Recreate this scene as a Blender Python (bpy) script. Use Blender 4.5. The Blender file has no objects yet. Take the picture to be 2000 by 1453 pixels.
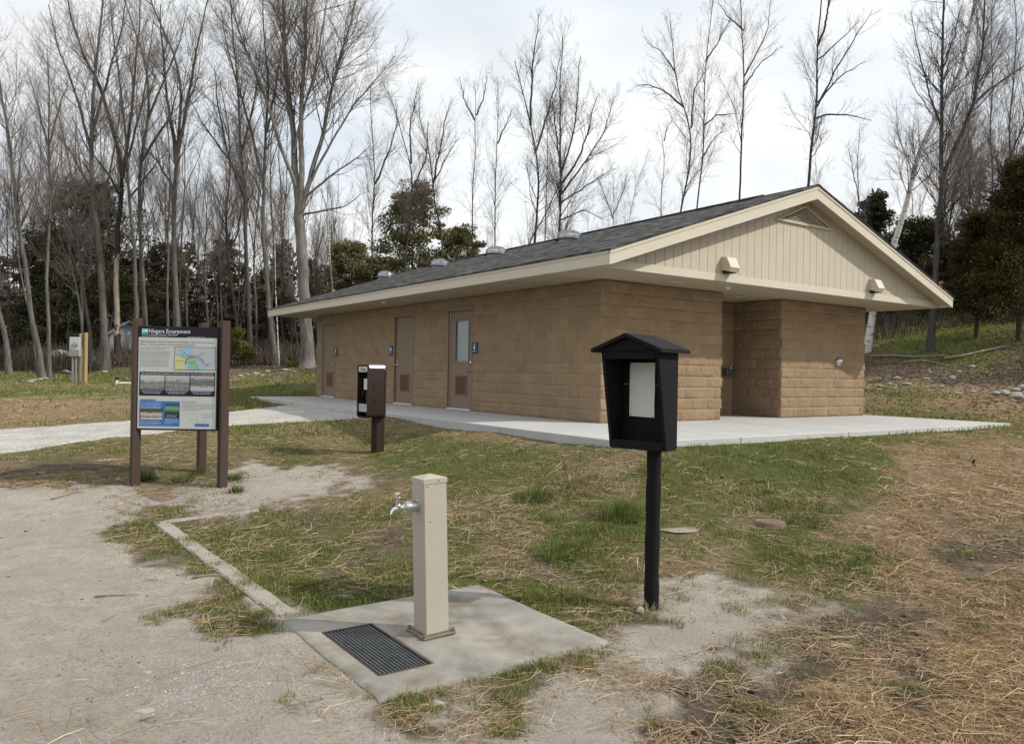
import bpy, math, random
import numpy as np
from mathutils import Matrix, Vector
random.seed(7)
RNG = np.random.default_rng(11)
SC = bpy.context.scene
COL = SC.collection
PI = math.pi

# ------------------------------------------------------------------ camera model (solved from the building)
F, PITCH, ROLL = 1515.16, 0.0004, -0.0179
CAM = np.array([0.0, 0.0, 1.6])
_Rx = np.array([[1, 0, 0], [0, math.cos(PITCH), -math.sin(PITCH)], [0, math.sin(PITCH), math.cos(PITCH)]])
_Ry = np.array([[math.cos(ROLL), 0, math.sin(ROLL)], [0, 1, 0], [-math.sin(ROLL), 0, math.cos(ROLL)]])
ROT = _Rx @ _Ry

def ray(px, py):
    return ROT @ np.array([(px - 1000.0) / F, 1.0, (726.5 - py) / F])

def at(px, py, D):
    return CAM + ray(px, py) * D

def to_px(P):
    q = (np.asarray(P) - CAM) @ ROT
    y = np.where(np.abs(q[..., 1]) < 1e-3, 1e-3, q[..., 1])
    return 1000 + F * q[..., 0] / y, 726.5 - F * q[..., 2] / y

# ------------------------------------------------------------------ bookkeeping
def tag(o, label=None, cat=None, group=None, kind=None):
    if label: o['label'] = label
    if cat: o['category'] = cat
    if group: o['group'] = group
    if kind: o['kind'] = kind
    return o

def thing(name, label, cat, loc=(0, 0, 0), rz=0.0, group=None):
    o = bpy.data.objects.new(name, None)
    COL.objects.link(o)
    o.empty_display_size = 0.2
    o.location = [float(c) for c in loc]
    o.rotation_euler = (0, 0, rz)
    return tag(o, label, cat, group)

def copy_tree(o, parent=None):
    c = o.copy()
    COL.objects.link(c)
    if parent is not None:
        c.parent = parent
    for ch in list(o.children):
        copy_tree(ch, c)
    return c

class MB:
    """collects shapes, builds ONE mesh object"""
    def __init__(self):
        self.v, self.f, self.mi = [], [], []
        self.cur = 0
    def add(self, vs, fs):
        b = len(self.v)
        self.v += [tuple(float(c) for c in p) for p in vs]
        self.f += [tuple(b + i for i in f) for f in fs]
        self.mi += [self.cur] * len(fs)
        return self
    def box(self, x0, x1, y0, y1, z0, z1, M=None):
        vs = [(x, y, z) for z in (z0, z1) for y in (y0, y1) for x in (x0, x1)]
        if M is not None: vs = [M @ Vector(p) for p in vs]
        return self.add(vs, [(0, 2, 3, 1), (4, 5, 7, 6), (0, 1, 5, 4), (2, 6, 7, 3), (0, 4, 6, 2), (1, 3, 7, 5)])
    def bbox(self, x0, x1, y0, y1, z0, z1, b=0.006, M=None):
        """box with chamfered vertical and top/bottom edges"""
        vs = []
        for z, k in ((z0, 1), (z0 + b, 0), (z1 - b, 0), (z1, 1)):
            i = b if k else 0
            xa, xb, ya, yb = x0 + i, x1 - i, y0 + i, y1 - i
            vs += [(xa + b, ya, z), (xb - b, ya, z), (xb, ya + b, z), (xb, yb - b, z), (xb - b, yb, z), (xa + b, yb, z), (xa, yb - b, z), (xa, ya + b, z)]
        if M is not None: vs = [M @ Vector(p) for p in vs]
        fs = [tuple(range(7, -1, -1)), tuple(range(24, 32))]
        for r in range(3):
            for i in range(8):
                j = (i + 1) % 8
                fs.append((r * 8 + i, r * 8 + j, r * 8 + 8 + j, r * 8 + 8 + i))
        return self.add(vs, fs)
    def prism(self, poly, axis, a, b):
        """extrude a 2-D polygon (counter-clockwise) between a and b along axis 'x','y','z'"""
        def p3(p, t):
            if axis == 'x': return (t, p[0], p[1])
            if axis == 'y': return (p[0], t, p[1])
            return (p[0], p[1], t)
        n = len(poly)
        vs = [p3(p, a) for p in poly] + [p3(p, b) for p in poly]
        fs = [tuple(range(n - 1, -1, -1)), tuple(range(n, 2 * n))]
        for i in range(n):
            j = (i + 1) % n
            fs.append((i, j, n + j, n + i))
        return self.add(vs, fs)
    def lathe(self, prof, k=20, M=None, cap=True):
        vs, fs = [], []
        for r, z in prof:
            for i in range(k):
                a = 2 * PI * i / k
                vs.append((r * math.cos(a), r * math.sin(a), z))
        for j in range(len(prof) - 1):
            for i in range(k):
                n = (i + 1) % k
                fs.append((j * k + i, j * k + n, (j + 1) * k + n, (j + 1) * k + i))
        if cap:
            fs.append(tuple(range(k - 1, -1, -1)))
            fs.append(tuple((len(prof) - 1) * k + i for i in range(k)))
        if M is not None: vs = [M @ Vector(p) for p in vs]
        return self.add(vs, fs)
    def tube(self, pts, rad, k=8, cap=True):
        P = np.array(pts, float)[None]
        R = np.full((1, len(pts)), rad) if np.isscalar(rad) else np.array(rad, float)[None]
        v, f = tubes(P, R, k)
        self.add(v, [tuple(q) for q in f])
        if cap:
            b = len(self.v) - len(v)
            n = len(pts)
            self.f.append(tuple(b + i for i in range(k - 1, -1, -1))); self.mi.append(self.cur)
            self.f.append(tuple(b + (n - 1) * k + i for i in range(k))); self.mi.append(self.cur)
        return self
    def build(self, name, mats, parent=None, smooth=False, autosmooth=None):
        me = bpy.data.meshes.new(name)
        me.from_pydata(self.v, [], self.f)
        if not isinstance(mats, (list, tuple)): mats = [mats]
        for m in mats: me.materials.append(m)
        if len(mats) > 1: me.polygons.foreach_set('material_index', self.mi)
        if smooth: me.polygons.foreach_set('use_smooth', [True] * len(me.polygons))
        if autosmooth is not None:
            me.polygons.foreach_set('use_smooth', [True] * len(me.polygons))
            me.set_sharp_from_angle(angle=autosmooth)
        me.update()
        o = bpy.data.objects.new(name, me)
        COL.objects.link(o)
        if parent is not None: o.parent = parent
        return o

def np_mesh(name, V, Fq, mat, parent=None, smooth=False, color=None, attr='tint'):
    """fast mesh from arrays; Fq (n,3) or (n,4); color per face-vertex row of V (float)"""
    V = np.asarray(V, np.float32); Fq = np.asarray(Fq, np.int32)
    me = bpy.data.meshes.new(name)
    n, k = Fq.shape
    me.vertices.add(len(V)); me.vertices.foreach_set('co', V.ravel())
    me.loops.add(n * k); me.loops.foreach_set('vertex_index', Fq.ravel())
    me.polygons.add(n); me.polygons.foreach_set('loop_start', np.arange(0, n * k, k, dtype=np.int32))
    me.polygons.foreach_set('loop_total', np.full(n, k, np.int32))
    if smooth: me.polygons.foreach_set('use_smooth', np.ones(n, bool))
    if color is not None:
        for nm, c in (color.items() if isinstance(color, dict) else [(attr, color)]):
            c = np.asarray(c, np.float32)
            if c.ndim == 1:
                a = me.attributes.new(nm, 'FLOAT', 'POINT'); a.data.foreach_set('value', c)
            else:
                a = me.attributes.new(nm, 'FLOAT_COLOR', 'POINT')
                if c.shape[1] == 3: c = np.hstack([c, np.ones((len(c), 1), np.float32)])
                a.data.foreach_set('color', np.ascontiguousarray(c).ravel())
    if mat is not None: me.materials.append(mat)
    me.update(calc_edges=True)
    o = bpy.data.objects.new(name, me)
    COL.objects.link(o)
    if parent is not None: o.parent = parent
    return o

def nrm(a):
    return a / np.maximum(np.linalg.norm(a, axis=-1, keepdims=True), 1e-9)

def tubes(P, R, k):
    P = np.asarray(P, float); R = np.asarray(R, float)
    N, K, _ = P.shape
    T = nrm(np.gradient(P, axis=1))
    ref = np.where((np.abs(T[:, :1, 2:3]) < 0.85), np.array([0, 0, 1.0]), np.array([1.0, 0, 0]))
    A = nrm(np.cross(T, np.broadcast_to(ref, T.shape)))
    B = np.cross(T, A)
    ang = np.arange(k) * 2 * PI / k
    V = P[:, :, None] + R[:, :, None, None] * (np.cos(ang)[:, None] * A[:, :, None] + np.sin(ang)[:, None] * B[:, :, None])
    idx = np.arange(N * K * k).reshape(N, K, k)
    a = idx[:, :-1, :]; b = np.roll(idx, -1, axis=2)[:, :-1, :]
    d = idx[:, 1:, :]; c = np.roll(idx, -1, axis=2)[:, 1:, :]
    Fq = np.stack([a, b, c, d], -1).reshape(-1, 4)
    return V.reshape(-1, 3), Fq

def vnoise(x, y, seed=0):
    """smooth value noise in 2-D, about -1..1"""
    x = np.asarray(x, float); y = np.asarray(y, float)
    xi = np.floor(x).astype(np.int64); yi = np.floor(y).astype(np.int64)
    fx = x - xi; fy = y - yi
    fx = fx * fx * (3 - 2 * fx); fy = fy * fy * (3 - 2 * fy)
    def h(a, b):
        n = (a * 374761393 + b * 668265263 + seed * 2147483647) & 0xffffffff
        n = ((n ^ (n >> 13)) * 1274126177) & 0xffffffff
        n = n ^ (n >> 16)
        return (n & 0xffff) / 32767.5 - 1
    return (h(xi, yi) * (1 - fx) + h(xi + 1, yi) * fx) * (1 - fy) + (h(xi, yi + 1) * (1 - fx) + h(xi + 1, yi + 1) * fx) * fy

def fbm(x, y, seed=0, o=4):
    s = 0; a = 0.5; t = 0
    for i in range(o):
        s = s + a * vnoise(x * 2 ** i, y * 2 ** i, seed + i); t += a; a *= 0.55
    return s / t

# ------------------------------------------------------------------ materials
def srgb(r, g, b):
    f = lambda c: (c / 255 / 12.92) if c / 255 <= 0.04045 else ((c / 255 + 0.055) / 1.055) ** 2.4
    return (f(r), f(g), f(b), 1.0)

class NT:
    def __init__(self, name):
        self.m = bpy.data.materials.new(name)
        self.m.use_nodes = True
        self.t = self.m.node_tree
        self.N = self.t.nodes
        self.p = self.N['Principled BSDF']
    def n(self, typ, **kw):
        x = self.N.new(typ)
        for k, v in kw.items():
            if k[0] == '_': x.inputs[k[1:].replace('_', ' ')].default_value = v
            else: setattr(x, k, v)
        return x
    def l(self, a, b):
        self.t.links.new(a, b)
    def inp(self, node, key, val):
        if isinstance(val, bpy.types.NodeSocket): self.l(val, node.inputs[key])
        else: node.inputs[key].default_value = val
    def coord(self, kind='Object'):
        return self.n('ShaderNodeTexCoord').outputs[kind]
    def noise(self, scale, detail=4, rough=0.55, vec=None, dist=0.0):
        x = self.n('ShaderNodeTexNoise')
        x.inputs['Scale'].default_value = scale; x.inputs['Detail'].default_value = detail
        x.inputs['Roughness'].default_value = rough; x.inputs['Distortion'].default_value = dist
        if vec is None: vec = self.coord()
        self.l(vec, x.inputs['Vector'])
        return x.outputs['Fac']
    def ramp(self, fac, stops, interp='LINEAR'):
        x = self.n('ShaderNodeValToRGB')
        x.color_ramp.interpolation = interp
        e = x.color_ramp.elements
        while len(e) < len(stops): e.new(0.5)
        for el, (pos, c) in zip(e, stops):
            el.position = pos
            el.color = c if not np.isscalar(c) else (c, c, c, 1)
        self.l(fac, x.inputs['Fac'])
        return x.outputs['Color']
    def mix(self, fac, a, b, mode='MIX'):
        x = self.n('ShaderNodeMix', data_type='RGBA', blend_type=mode)
        self.inp(x, 0, fac); self.inp(x, 6, a); self.inp(x, 7, b)
        return x.outputs[2]
    def math(self, op, a, b=0.0, clamp=False):
        x = self.n('ShaderNodeMath', operation=op, use_clamp=clamp)
        self.inp(x, 0, a); self.inp(x, 1, b)
        return x.outputs[0]
    def mapping(self, vec, scale=(1, 1, 1), rot=(0, 0, 0), loc=(0, 0, 0)):
        x = self.n('ShaderNodeMapping')
        self.l(vec, x.inputs['Vector'])
        x.inputs['Scale'].default_value = scale; x.inputs['Rotation'].default_value = rot; x.inputs['Location'].default_value = loc
        return x.outputs['Vector']
    def bump(self, h, strength=0.3, dist=0.01):
        x = self.n('ShaderNodeBump')
        x.inputs['Strength'].default_value = strength; x.inputs['Distance'].default_value = dist
        self.l(h, x.inputs['Height'])
        self.l(x.outputs['Normal'], self.p.inputs['Normal'])
    def attr(self, name):
        x = self.n('ShaderNodeAttribute', attribute_name=name)
        return x
    def set(self, color=None, rough=0.7, metal=0.0, spec=0.3):
        if color is not None: self.inp(self.p, 'Base Color', color)
        self.inp(self.p, 'Roughness', rough); self.inp(self.p, 'Metallic', metal)
        self.inp(self.p, 'Specular IOR Level', spec)
        return self.m

def shade(c, k):
    return (c[0] * k, c[1] * k, c[2] * k, 1)

def m_plain(name, c, rough=0.6, metal=0.0, var=0.12, scale=6, bump=0.0, bscale=60, spec=0.3, fine=0.08):
    n = NT(name)
    co = n.coord()
    a = n.noise(scale, 5, 0.6, co); b = n.noise(scale * 14, 3, 0.6, co)
    col = n.mix(n.ramp(a, [(0.3, 0.0), (0.7, 1.0)]), shade(c, 1 - var), shade(c, 1 + var))
    col = n.mix(n.ramp(b, [(0.35, 0.0), (0.65, 1.0)]), shade(c, 1 - fine), col, 'MIX') if fine else col
    r = n.math('ADD', n.math('MULTIPLY', a, 0.2), rough - 0.1)
    if bump: n.bump(n.noise(bscale, 4, 0.6, co), bump, 0.004)
    return n.set(col, r, metal, spec)

def m_wood(name, c, rough=0.8, grain=(1, 1, 14), var=0.35, spec=0.2):
    n = NT(name)
    co = n.coord()
    v = n.mapping(co, (18 * grain[0], 18 * grain[1], 18.0 / grain[2]))
    a = n.noise(1.0, 6, 0.65, v, 0.6); b = n.noise(2.2, 4, 0.5, co)
    col = n.mix(n.ramp(a, [(0.3, 0.0), (0.7, 1.0)]), shade(c, 1 - var), shade(c, 1 + var * 0.6))
    col = n.mix(n.math('MULTIPLY', b, 0.35), col, shade(c, 0.6))
    n.bump(a, 0.35, 0.004)
    return n.set(col, rough, 0, spec)

M = {}
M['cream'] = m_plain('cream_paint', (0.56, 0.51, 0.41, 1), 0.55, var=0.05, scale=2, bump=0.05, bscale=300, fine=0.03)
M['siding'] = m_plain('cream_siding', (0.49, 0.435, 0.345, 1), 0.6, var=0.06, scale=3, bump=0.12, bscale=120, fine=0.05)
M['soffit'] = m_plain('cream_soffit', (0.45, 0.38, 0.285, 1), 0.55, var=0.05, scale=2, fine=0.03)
M['door'] = m_plain('tan_door_paint', (0.215, 0.152, 0.102, 1), 0.5, var=0.05, scale=3, bump=0.04, bscale=200, fine=0.04)
M['louvre'] = m_plain('brown_louvre_paint', (0.14, 0.075, 0.05, 1), 0.5, var=0.08, scale=8)
M['steel'] = m_plain('brushed_steel', (0.55, 0.55, 0.54, 1), 0.32, 1.0, var=0.08, scale=20)
M['chrome'] = m_plain('chrome', (0.75, 0.75, 0.76, 1), 0.1, 1.0, var=0.03, scale=10, fine=0)
M['black_joint'] = m_plain('dark_gap', (0.012, 0.011, 0.01, 1), 0.9)
M['white_plastic'] = m_plain('white_plastic', (0.7, 0.7, 0.68, 1), 0.45, var=0.05)
M['concrete'] = m_plain('pale_new_concrete', (0.46, 0.46, 0.45, 1), 0.85, var=0.14, scale=0.8, bump=0.15, bscale=140, fine=0.06)
M['signbrown'] = m_wood('sign_brown_post', (0.070, 0.046, 0.038, 1), 0.7, var=0.18)
M['phonebrown'] = m_plain('phone_brown_metal', (0.018, 0.0085, 0.0055, 1), 0.55, var=0.12, scale=4)
M['phonepost'] = m_wood('phone_post_brown', (0.032, 0.017, 0.012, 1), 0.75, var=0.25)
M['blackwood'] = m_wood('black_painted_wood', (0.010, 0.010, 0.011, 1), 0.75, var=0.4, spec=0.15)
M['paper'] = m_plain('weathered_paper', (0.74, 0.74, 0.71, 1), 0.8, var=0.07, scale=5)
M['signwhite'] = m_plain('sign_panel_white', (0.50, 0.53, 0.50, 1), 0.5, var=0.03, scale=3, fine=0.02)
M['signblack'] = m_plain('sign_black', (0.010, 0.010, 0.014, 1), 0.45, fine=0)
M['ink'] = m_plain('grey_ink', (0.10, 0.10, 0.10, 1), 0.6, fine=0)
M['inkpale'] = m_plain('pale_grey_ink', (0.27, 0.28, 0.27, 1), 0.6, fine=0)
M['white'] = m_plain('white_print', (0.68, 0.70, 0.72, 1), 0.5, fine=0)
M['palewhite'] = m_plain('pale_blue_print', (0.42, 0.52, 0.68, 1), 0.5, fine=0)
M['blue'] = m_plain('sign_blue', (0.045, 0.15, 0.42, 1), 0.5, var=0.04, fine=0)
M['lake'] = m_plain('map_lake_blue', (0.28, 0.46, 0.66, 1), 0.5, var=0.04, fine=0)
M['mapgreen'] = m_plain('map_green', (0.25, 0.43, 0.30, 1), 0.5, var=0.04, fine=0)
M['mapyellow'] = m_plain('map_yellow', (0.52, 0.52, 0.26, 1), 0.5, var=0.04, fine=0)
M['mapgrey'] = m_plain('map_grey', (0.42, 0.44, 0.44, 1), 0.5, var=0.04, fine=0)
M['mapred'] = m_plain('map_red', (0.20, 0.02, 0.025, 1), 0.5, fine=0)
M['logo_sky'] = m_plain('logo_sky', (0.25, 0.55, 0.72, 1), 0.5, fine=0)
M['logo_green'] = m_plain('logo_green', (0.07, 0.30, 0.14, 1), 0.5, fine=0)
M['navy'] = m_plain('restroom_sign_blue', (0.008, 0.035, 0.14, 1), 0.4, fine=0)
M['phonecream'] = m_plain('phone_header_cream', (0.55, 0.53, 0.42, 1), 0.4, var=0.04)
M['phonegreen'] = m_plain('phone_letter_green', (0.05, 0.22, 0.17, 1), 0.5, fine=0)
M['greymetal'] = m_plain('grey_meter_paint', (0.42, 0.43, 0.45, 1), 0.45, var=0.06)
M['galv'] = m_plain('galvanised_conduit', (0.30, 0.30, 0.31, 1), 0.45, 0.6, var=0.15)
M['pine'] = m_wood('yellow_pine', (0.40, 0.29, 0.14, 1), 0.75, var=0.2)
M['postcream'] = m_plain('beige_powder_coat', (0.40, 0.365, 0.305, 1), 0.5, var=0.05, scale=4, bump=0.05, bscale=350, fine=0.05)
M['rustplate'] = m_plain('stained_base_plate', (0.20, 0.16, 0.12, 1), 0.7, 0.2, var=0.3, scale=18)
M['iron'] = m_plain('rusted_grate_iron', (0.11, 0.118, 0.12, 1), 0.5, 0.35, var=0.6, scale=14)
M['rust'] = m_plain('rust_frame', (0.065, 0.045, 0.035, 1), 0.8, 0.1, var=0.4, scale=20)
M['timber'] = m_wood('weathered_grey_timber', (0.36, 0.325, 0.28, 1), 0.9, grain=(1, 14, 14), var=0.3)
M['stone'] = m_plain('pale_limestone', (0.35, 0.325, 0.29, 1), 0.9, var=0.35, scale=9, bump=0.4, bscale=40)
M['shedwall'] = m_plain('flaking_grey_shed_wall', (0.34, 0.35, 0.37, 1), 0.85, var=0.4, scale=3.5, bump=0.2)
M['shedroof'] = m_plain('grey_shed_roof', (0.30, 0.31, 0.34, 1), 0.8, var=0.2, scale=4)
M['stick'] = m_wood('dry_stick', (0.30, 0.23, 0.16, 1), 0.9)
M['stump'] = m_wood('cut_stump_wood', (0.19, 0.14, 0.10, 1), 0.9)
M['flatstone'] = m_plain('flush_flat_stone', (0.30, 0.262, 0.215, 1), 0.95, var=0.25, scale=9, bump=0.4, bscale=60)
M['darkleaf'] = m_plain('curled_dark_leaf', (0.02, 0.018, 0.018, 1), 0.8)
M['pink'] = m_plain('pink_ribbon', (0.70, 0.22, 0.25, 1), 0.6)

def glassy(name, tint=(0.9, 0.93, 0.95, 1), rough=0.03, ior=1.35, base=0.16):
    n = NT(name)
    fr = n.n('ShaderNodeFresnel'); fr.inputs['IOR'].default_value = ior
    gl = n.n('ShaderNodeBsdfGlossy'); gl.inputs['Roughness'].default_value = rough
    tr = n.n('ShaderNodeBsdfTransparent'); tr.inputs['Color'].default_value = tint
    mx = n.n('ShaderNodeMixShader')
    co = n.noise(8, 3, 0.5)
    fac = n.math('ADD', n.math('MULTIPLY', fr.outputs[0], 0.9), n.math('MULTIPLY', co, base), True)
    n.l(fac, mx.inputs[0]); n.l(tr.outputs[0], mx.inputs[1]); n.l(gl.outputs[0], mx.inputs[2])
    n.l(mx.outputs[0], n.N['Material Output'].inputs['Surface'])
    return n.m
M['dome'] = glassy('clear_acrylic_dome', base=0.5)
def frosted():
    n = NT('frosted_door_glass')
    a = n.noise(3, 3, 0.5)
    return n.set(n.mix(a, (0.20, 0.27, 0.26, 1), (0.27, 0.34, 0.33, 1)), 0.22, 0, 0.6)
M['frosted'] = frosted()

def m_block():
    n = NT('split_face_block')
    g = n.attr('groove'); t = n.attr('blocktint')
    co = n.coord()
    a = n.noise(26, 7, 0.75, co); b = n.noise(3.5, 5, 0.6, co); c = n.noise(85, 4, 0.75, co)
    col = n.mix(n.ramp(a, [(0.3, 0.0), (0.7, 1.0)]), (0.175, 0.120, 0.073, 1), (0.375, 0.268, 0.168, 1))
    col = n.mix(n.ramp(b, [(0.42, 0.0), (0.66, 0.6)]), col, (0.375, 0.275, 0.175, 1))
    col = n.mix(0.34, col, n.mix(t.outputs['Fac'], (0.23, 0.16, 0.098, 1), (0.37, 0.268, 0.17, 1)))
    col = n.mix(n.ramp(c, [(0.56, 0.0), (0.70, 0.75)]), col, (0.10, 0.062, 0.04, 1))
    col = n.mix(g.outputs['Fac'], col, (0.34, 0.25, 0.18, 1))
    n.bump(n.noise(55, 6, 0.75, co), 0.9, 0.014)
    return n.set(col, 0.95, 0, 0.1)
M['block'] = m_block()

def m_shingle():
    n = NT('dark_asphalt_shingles')
    co = n.coord()
    br = n.n('ShaderNodeTexBrick')
    v = n.mapping(co, (1, 1, 1))
    n.l(v, br.inputs['Vector'])
    br.inputs['Scale'].default_value = 1.0
    br.inputs['Mortar Size'].default_value = 0.006; br.inputs['Mortar Smooth'].default_value = 0.3
    br.inputs['Brick Width'].default_value = 0.21; br.inputs['Row Height'].default_value = 0.142
    br.offset = 0.37; br.squash = 0.7; br.squash_frequency = 3
    br.inputs['Color1'].default_value = (0, 0, 0, 1); br.inputs['Color2'].default_value = (1, 1, 1, 1); br.inputs['Mortar'].default_value = (0.1, 0.1, 0.1, 1)
    br.inputs['Bias'].default_value = 0.0
    nz = n.noise(4.5, 3, 0.6, n.mapping(co, (1.2, 3.5, 1)))
    fine = n.noise(160, 3, 0.8, co)
    col = n.ramp(n.math('ADD', n.math('MULTIPLY', br.outputs['Color'], 0.55), n.math('MULTIPLY', nz, 0.5)), [(0.25, (0.010, 0.010, 0.010, 1)), (0.5, (0.038, 0.037, 0.036, 1)), (0.8, (0.125, 0.122, 0.118, 1))])
    col = n.mix(n.ramp(fine, [(0.4, 0.0), (0.7, 0.35)]), col, (0.13, 0.125, 0.125, 1))
    h = n.math('ADD', n.math('MULTIPLY', br.outputs['Color'], 0.6), n.math('MULTIPLY', n.math('SUBTRACT', 1.0, br.outputs['Fac']), 0.8))
    n.bump(h, 0.8, 0.012)
    return n.set(col, 0.95, 0, 0.15)
M['shingle'] = m_shingle()

def m_bark(name, dark, light, sc=1.0):
    n = NT(name)
    co = n.coord()
    v = n.mapping(co, (9 * sc, 9 * sc, 1.6 * sc))
    a = n.noise(1.6, 6, 0.7, v, 0.4); b = n.noise(0.9 * sc, 3, 0.5, co)
    col = n.mix(n.ramp(a, [(0.3, 0.0), (0.68, 1.0)]), dark, light)
    col = n.mix(n.ramp(b, [(0.45, 0.0), (0.75, 0.6)]), col, shade(light, 1.15))
    n.bump(a, 0.7, 0.03)
    return n.set(col, 0.95, 0, 0.1)
M['bark'] = m_bark('grey_bark', (0.050, 0.045, 0.040, 1), (0.178, 0.163, 0.145, 1))
M['bark_dark'] = m_bark('dark_bark', (0.035, 0.030, 0.027, 1), (0.105, 0.093, 0.082, 1))
M['bark_maple'] = m_bark('old_maple_bark', (0.060, 0.055, 0.050, 1), (0.23, 0.213, 0.192, 1), 0.8)
def m_birch():
    n = NT('white_birch_bark')
    co = n.coord()
    a = n.noise(2.0, 5, 0.7, n.mapping(co, (1.2, 1.2, 6)), 0.3); b = n.noise(0.8, 4, 0.6, co)
    col = n.mix(n.ramp(a, [(0.52, 0.0), (0.62, 1.0)]), (0.60, 0.57, 0.53, 1), (0.06, 0.05, 0.045, 1))
    col = n.mix(n.ramp(b, [(0.56, 0.0), (0.72, 0.8)]), col, (0.16, 0.14, 0.12, 1))
    return n.set(col, 0.85, 0, 0.15)
M['birch'] = m_birch()
def m_peel():
    n = NT('peeling_dead_bark')
    co = n.coord()
    a = n.noise(1.4, 5, 0.6, n.mapping(co, (2.2, 2.2, 1.2)), 0.5)
    z = n.n('ShaderNodeSeparateXYZ'); n.l(co, z.inputs[0])
    k = n.ramp(n.math('MULTIPLY', z.outputs[2], 0.1), [(0.0, 0.10), (0.2, 0.55), (0.48, 0.5), (0.62, 0.0)])
    f = n.ramp(n.math('ADD', a, n.math('SUBTRACT', k, 0.5)), [(0.42, 0.0), (0.47, 1.0)])
    col = n.mix(f, (0.06, 0.048, 0.040, 1), (0.40, 0.325, 0.25, 1))
    n.bump(f, 0.5, 0.03)
    return n.set(col, 0.9, 0, 0.1)
M['peel'] = m_peel()
def m_twig(name, a, b):
    n = NT(name)
    t = n.attr('tint')
    col = n.mix(t.outputs['Fac'], a, b)
    col = n.mix(n.math('MULTIPLY', n.noise(0.5, 3, 0.5), 0.5), col, a)
    return n.set(col, 0.95, 0, 0.05)
M['twig'] = m_twig('grey_twigs', (0.075, 0.064, 0.056, 1), (0.34, 0.29, 0.26, 1))
M['twig_dark'] = m_twig('dark_twigs', (0.040, 0.034, 0.030, 1), (0.28, 0.235, 0.21, 1))
def m_tint(name, stops, rough=0.8, transl=0.0):
    """colour from a per-vertex 'tint' attribute"""
    n = NT(name)
    t = n.attr('tint')
    col = n.ramp(t.outputs['Fac'], stops)
    n.set(col, rough, 0, 0.15)
    if transl:
        tr = n.n('ShaderNodeBsdfTranslucent'); n.l(col, tr.inputs['Color'])
        mx = n.n('ShaderNodeMixShader'); mx.inputs[0].default_value = transl
        n.l(n.p.outputs[0], mx.inputs[1]); n.l(tr.outputs[0], mx.inputs[2])
        n.l(mx.outputs[0], n.N['Material Output'].inputs['Surface'])
    return n.m
M['cedar'] = m_tint('dark_cedar_leaves', [(0.0, (0.022, 0.023, 0.012, 1)), (0.55, (0.078, 0.078, 0.036, 1)), (1.0, (0.18, 0.165, 0.08, 1))], 0.8, 0.15)
M['cedar_bronze'] = m_tint('bronze_cedar_leaves', [(0.0, (0.020, 0.018, 0.007, 1)), (0.55, (0.072, 0.060, 0.018, 1)), (1.0, (0.19, 0.145, 0.04, 1))], 0.8, 0.15)
M['cedar_olive'] = m_tint('olive_cedar_leaves', [(0.0, (0.05, 0.052, 0.026, 1)), (0.5, (0.18, 0.175, 0.08, 1)), (1.0, (0.34, 0.31, 0.15, 1))], 0.8, 0.15)
M['fir'] = m_tint('young_fir_needles', [(0.0, (0.03, 0.035, 0.008, 1)), (1.0, (0.19, 0.185, 0.045, 1))], 0.8, 0.2)
M['grass'] = m_tint('spring_grass', [(0.0, (0.035, 0.058, 0.010, 1)), (0.5, (0.118, 0.152, 0.032, 1)), (0.8, (0.21, 0.22, 0.06, 1)), (1.0, (0.38, 0.31, 0.15, 1))], 0.7, 0.25)
M['straw'] = m_tint('dry_straw', [(0.0, (0.115, 0.072, 0.045, 1)), (0.4, (0.28, 0.19, 0.11, 1)), (0.7, (0.43, 0.325, 0.195, 1)), (1.0, (0.60, 0.52, 0.38, 1))], 0.75, 0.1)
M['straw_orange'] = m_tint('orange_straw', [(0.0, (0.11, 0.064, 0.035, 1)), (0.45, (0.31, 0.193, 0.103, 1)), (0.75, (0.47, 0.33, 0.19, 1)), (1.0, (0.68, 0.55, 0.37, 1))], 0.75, 0.1)
M['brush'] = m_tint('undergrowth_twigs', [(0.0, (0.035, 0.028, 0.022, 1)), (0.6, (0.115, 0.092, 0.07, 1)), (1.0, (0.22, 0.19, 0.14, 1))], 0.95)
M['pebble'] = m_tint('mixed_gravel', [(0.0, (0.12, 0.11, 0.10, 1)), (0.5, (0.34, 0.31, 0.275, 1)), (1.0, (0.62, 0.59, 0.54, 1))], 0.9)
M['litter'] = m_tint('brown_leaf_litter', [(0.0, (0.04, 0.028, 0.02, 1)), (0.6, (0.15, 0.10, 0.068, 1)), (1.0, (0.34, 0.26, 0.19, 1))], 0.9)
M['farleaf'] = m_tint('far_wood_mass', [(0.0, (0.045, 0.037, 0.03, 1)), (0.6, (0.13, 0.11, 0.09, 1)), (1.0, (0.26, 0.235, 0.205, 1))], 0.95)
M['cedar_row'] = m_tint('brownish_cedar_leaves', [(0.0, (0.036, 0.032, 0.021, 1)), (0.55, (0.125, 0.11, 0.07, 1)), (1.0, (0.25, 0.215, 0.145, 1))], 0.85, 0.15)
M['greychips'] = m_tint('grey_crushed_stone', [(0.0, (0.12, 0.12, 0.12, 1)), (0.5, (0.33, 0.33, 0.33, 1)), (1.0, (0.62, 0.62, 0.61, 1))], 0.9)
M['darksteel'] = m_plain('dull_dark_steel', (0.12, 0.12, 0.12, 1), 0.5, 0.4, var=0.15)
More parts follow.
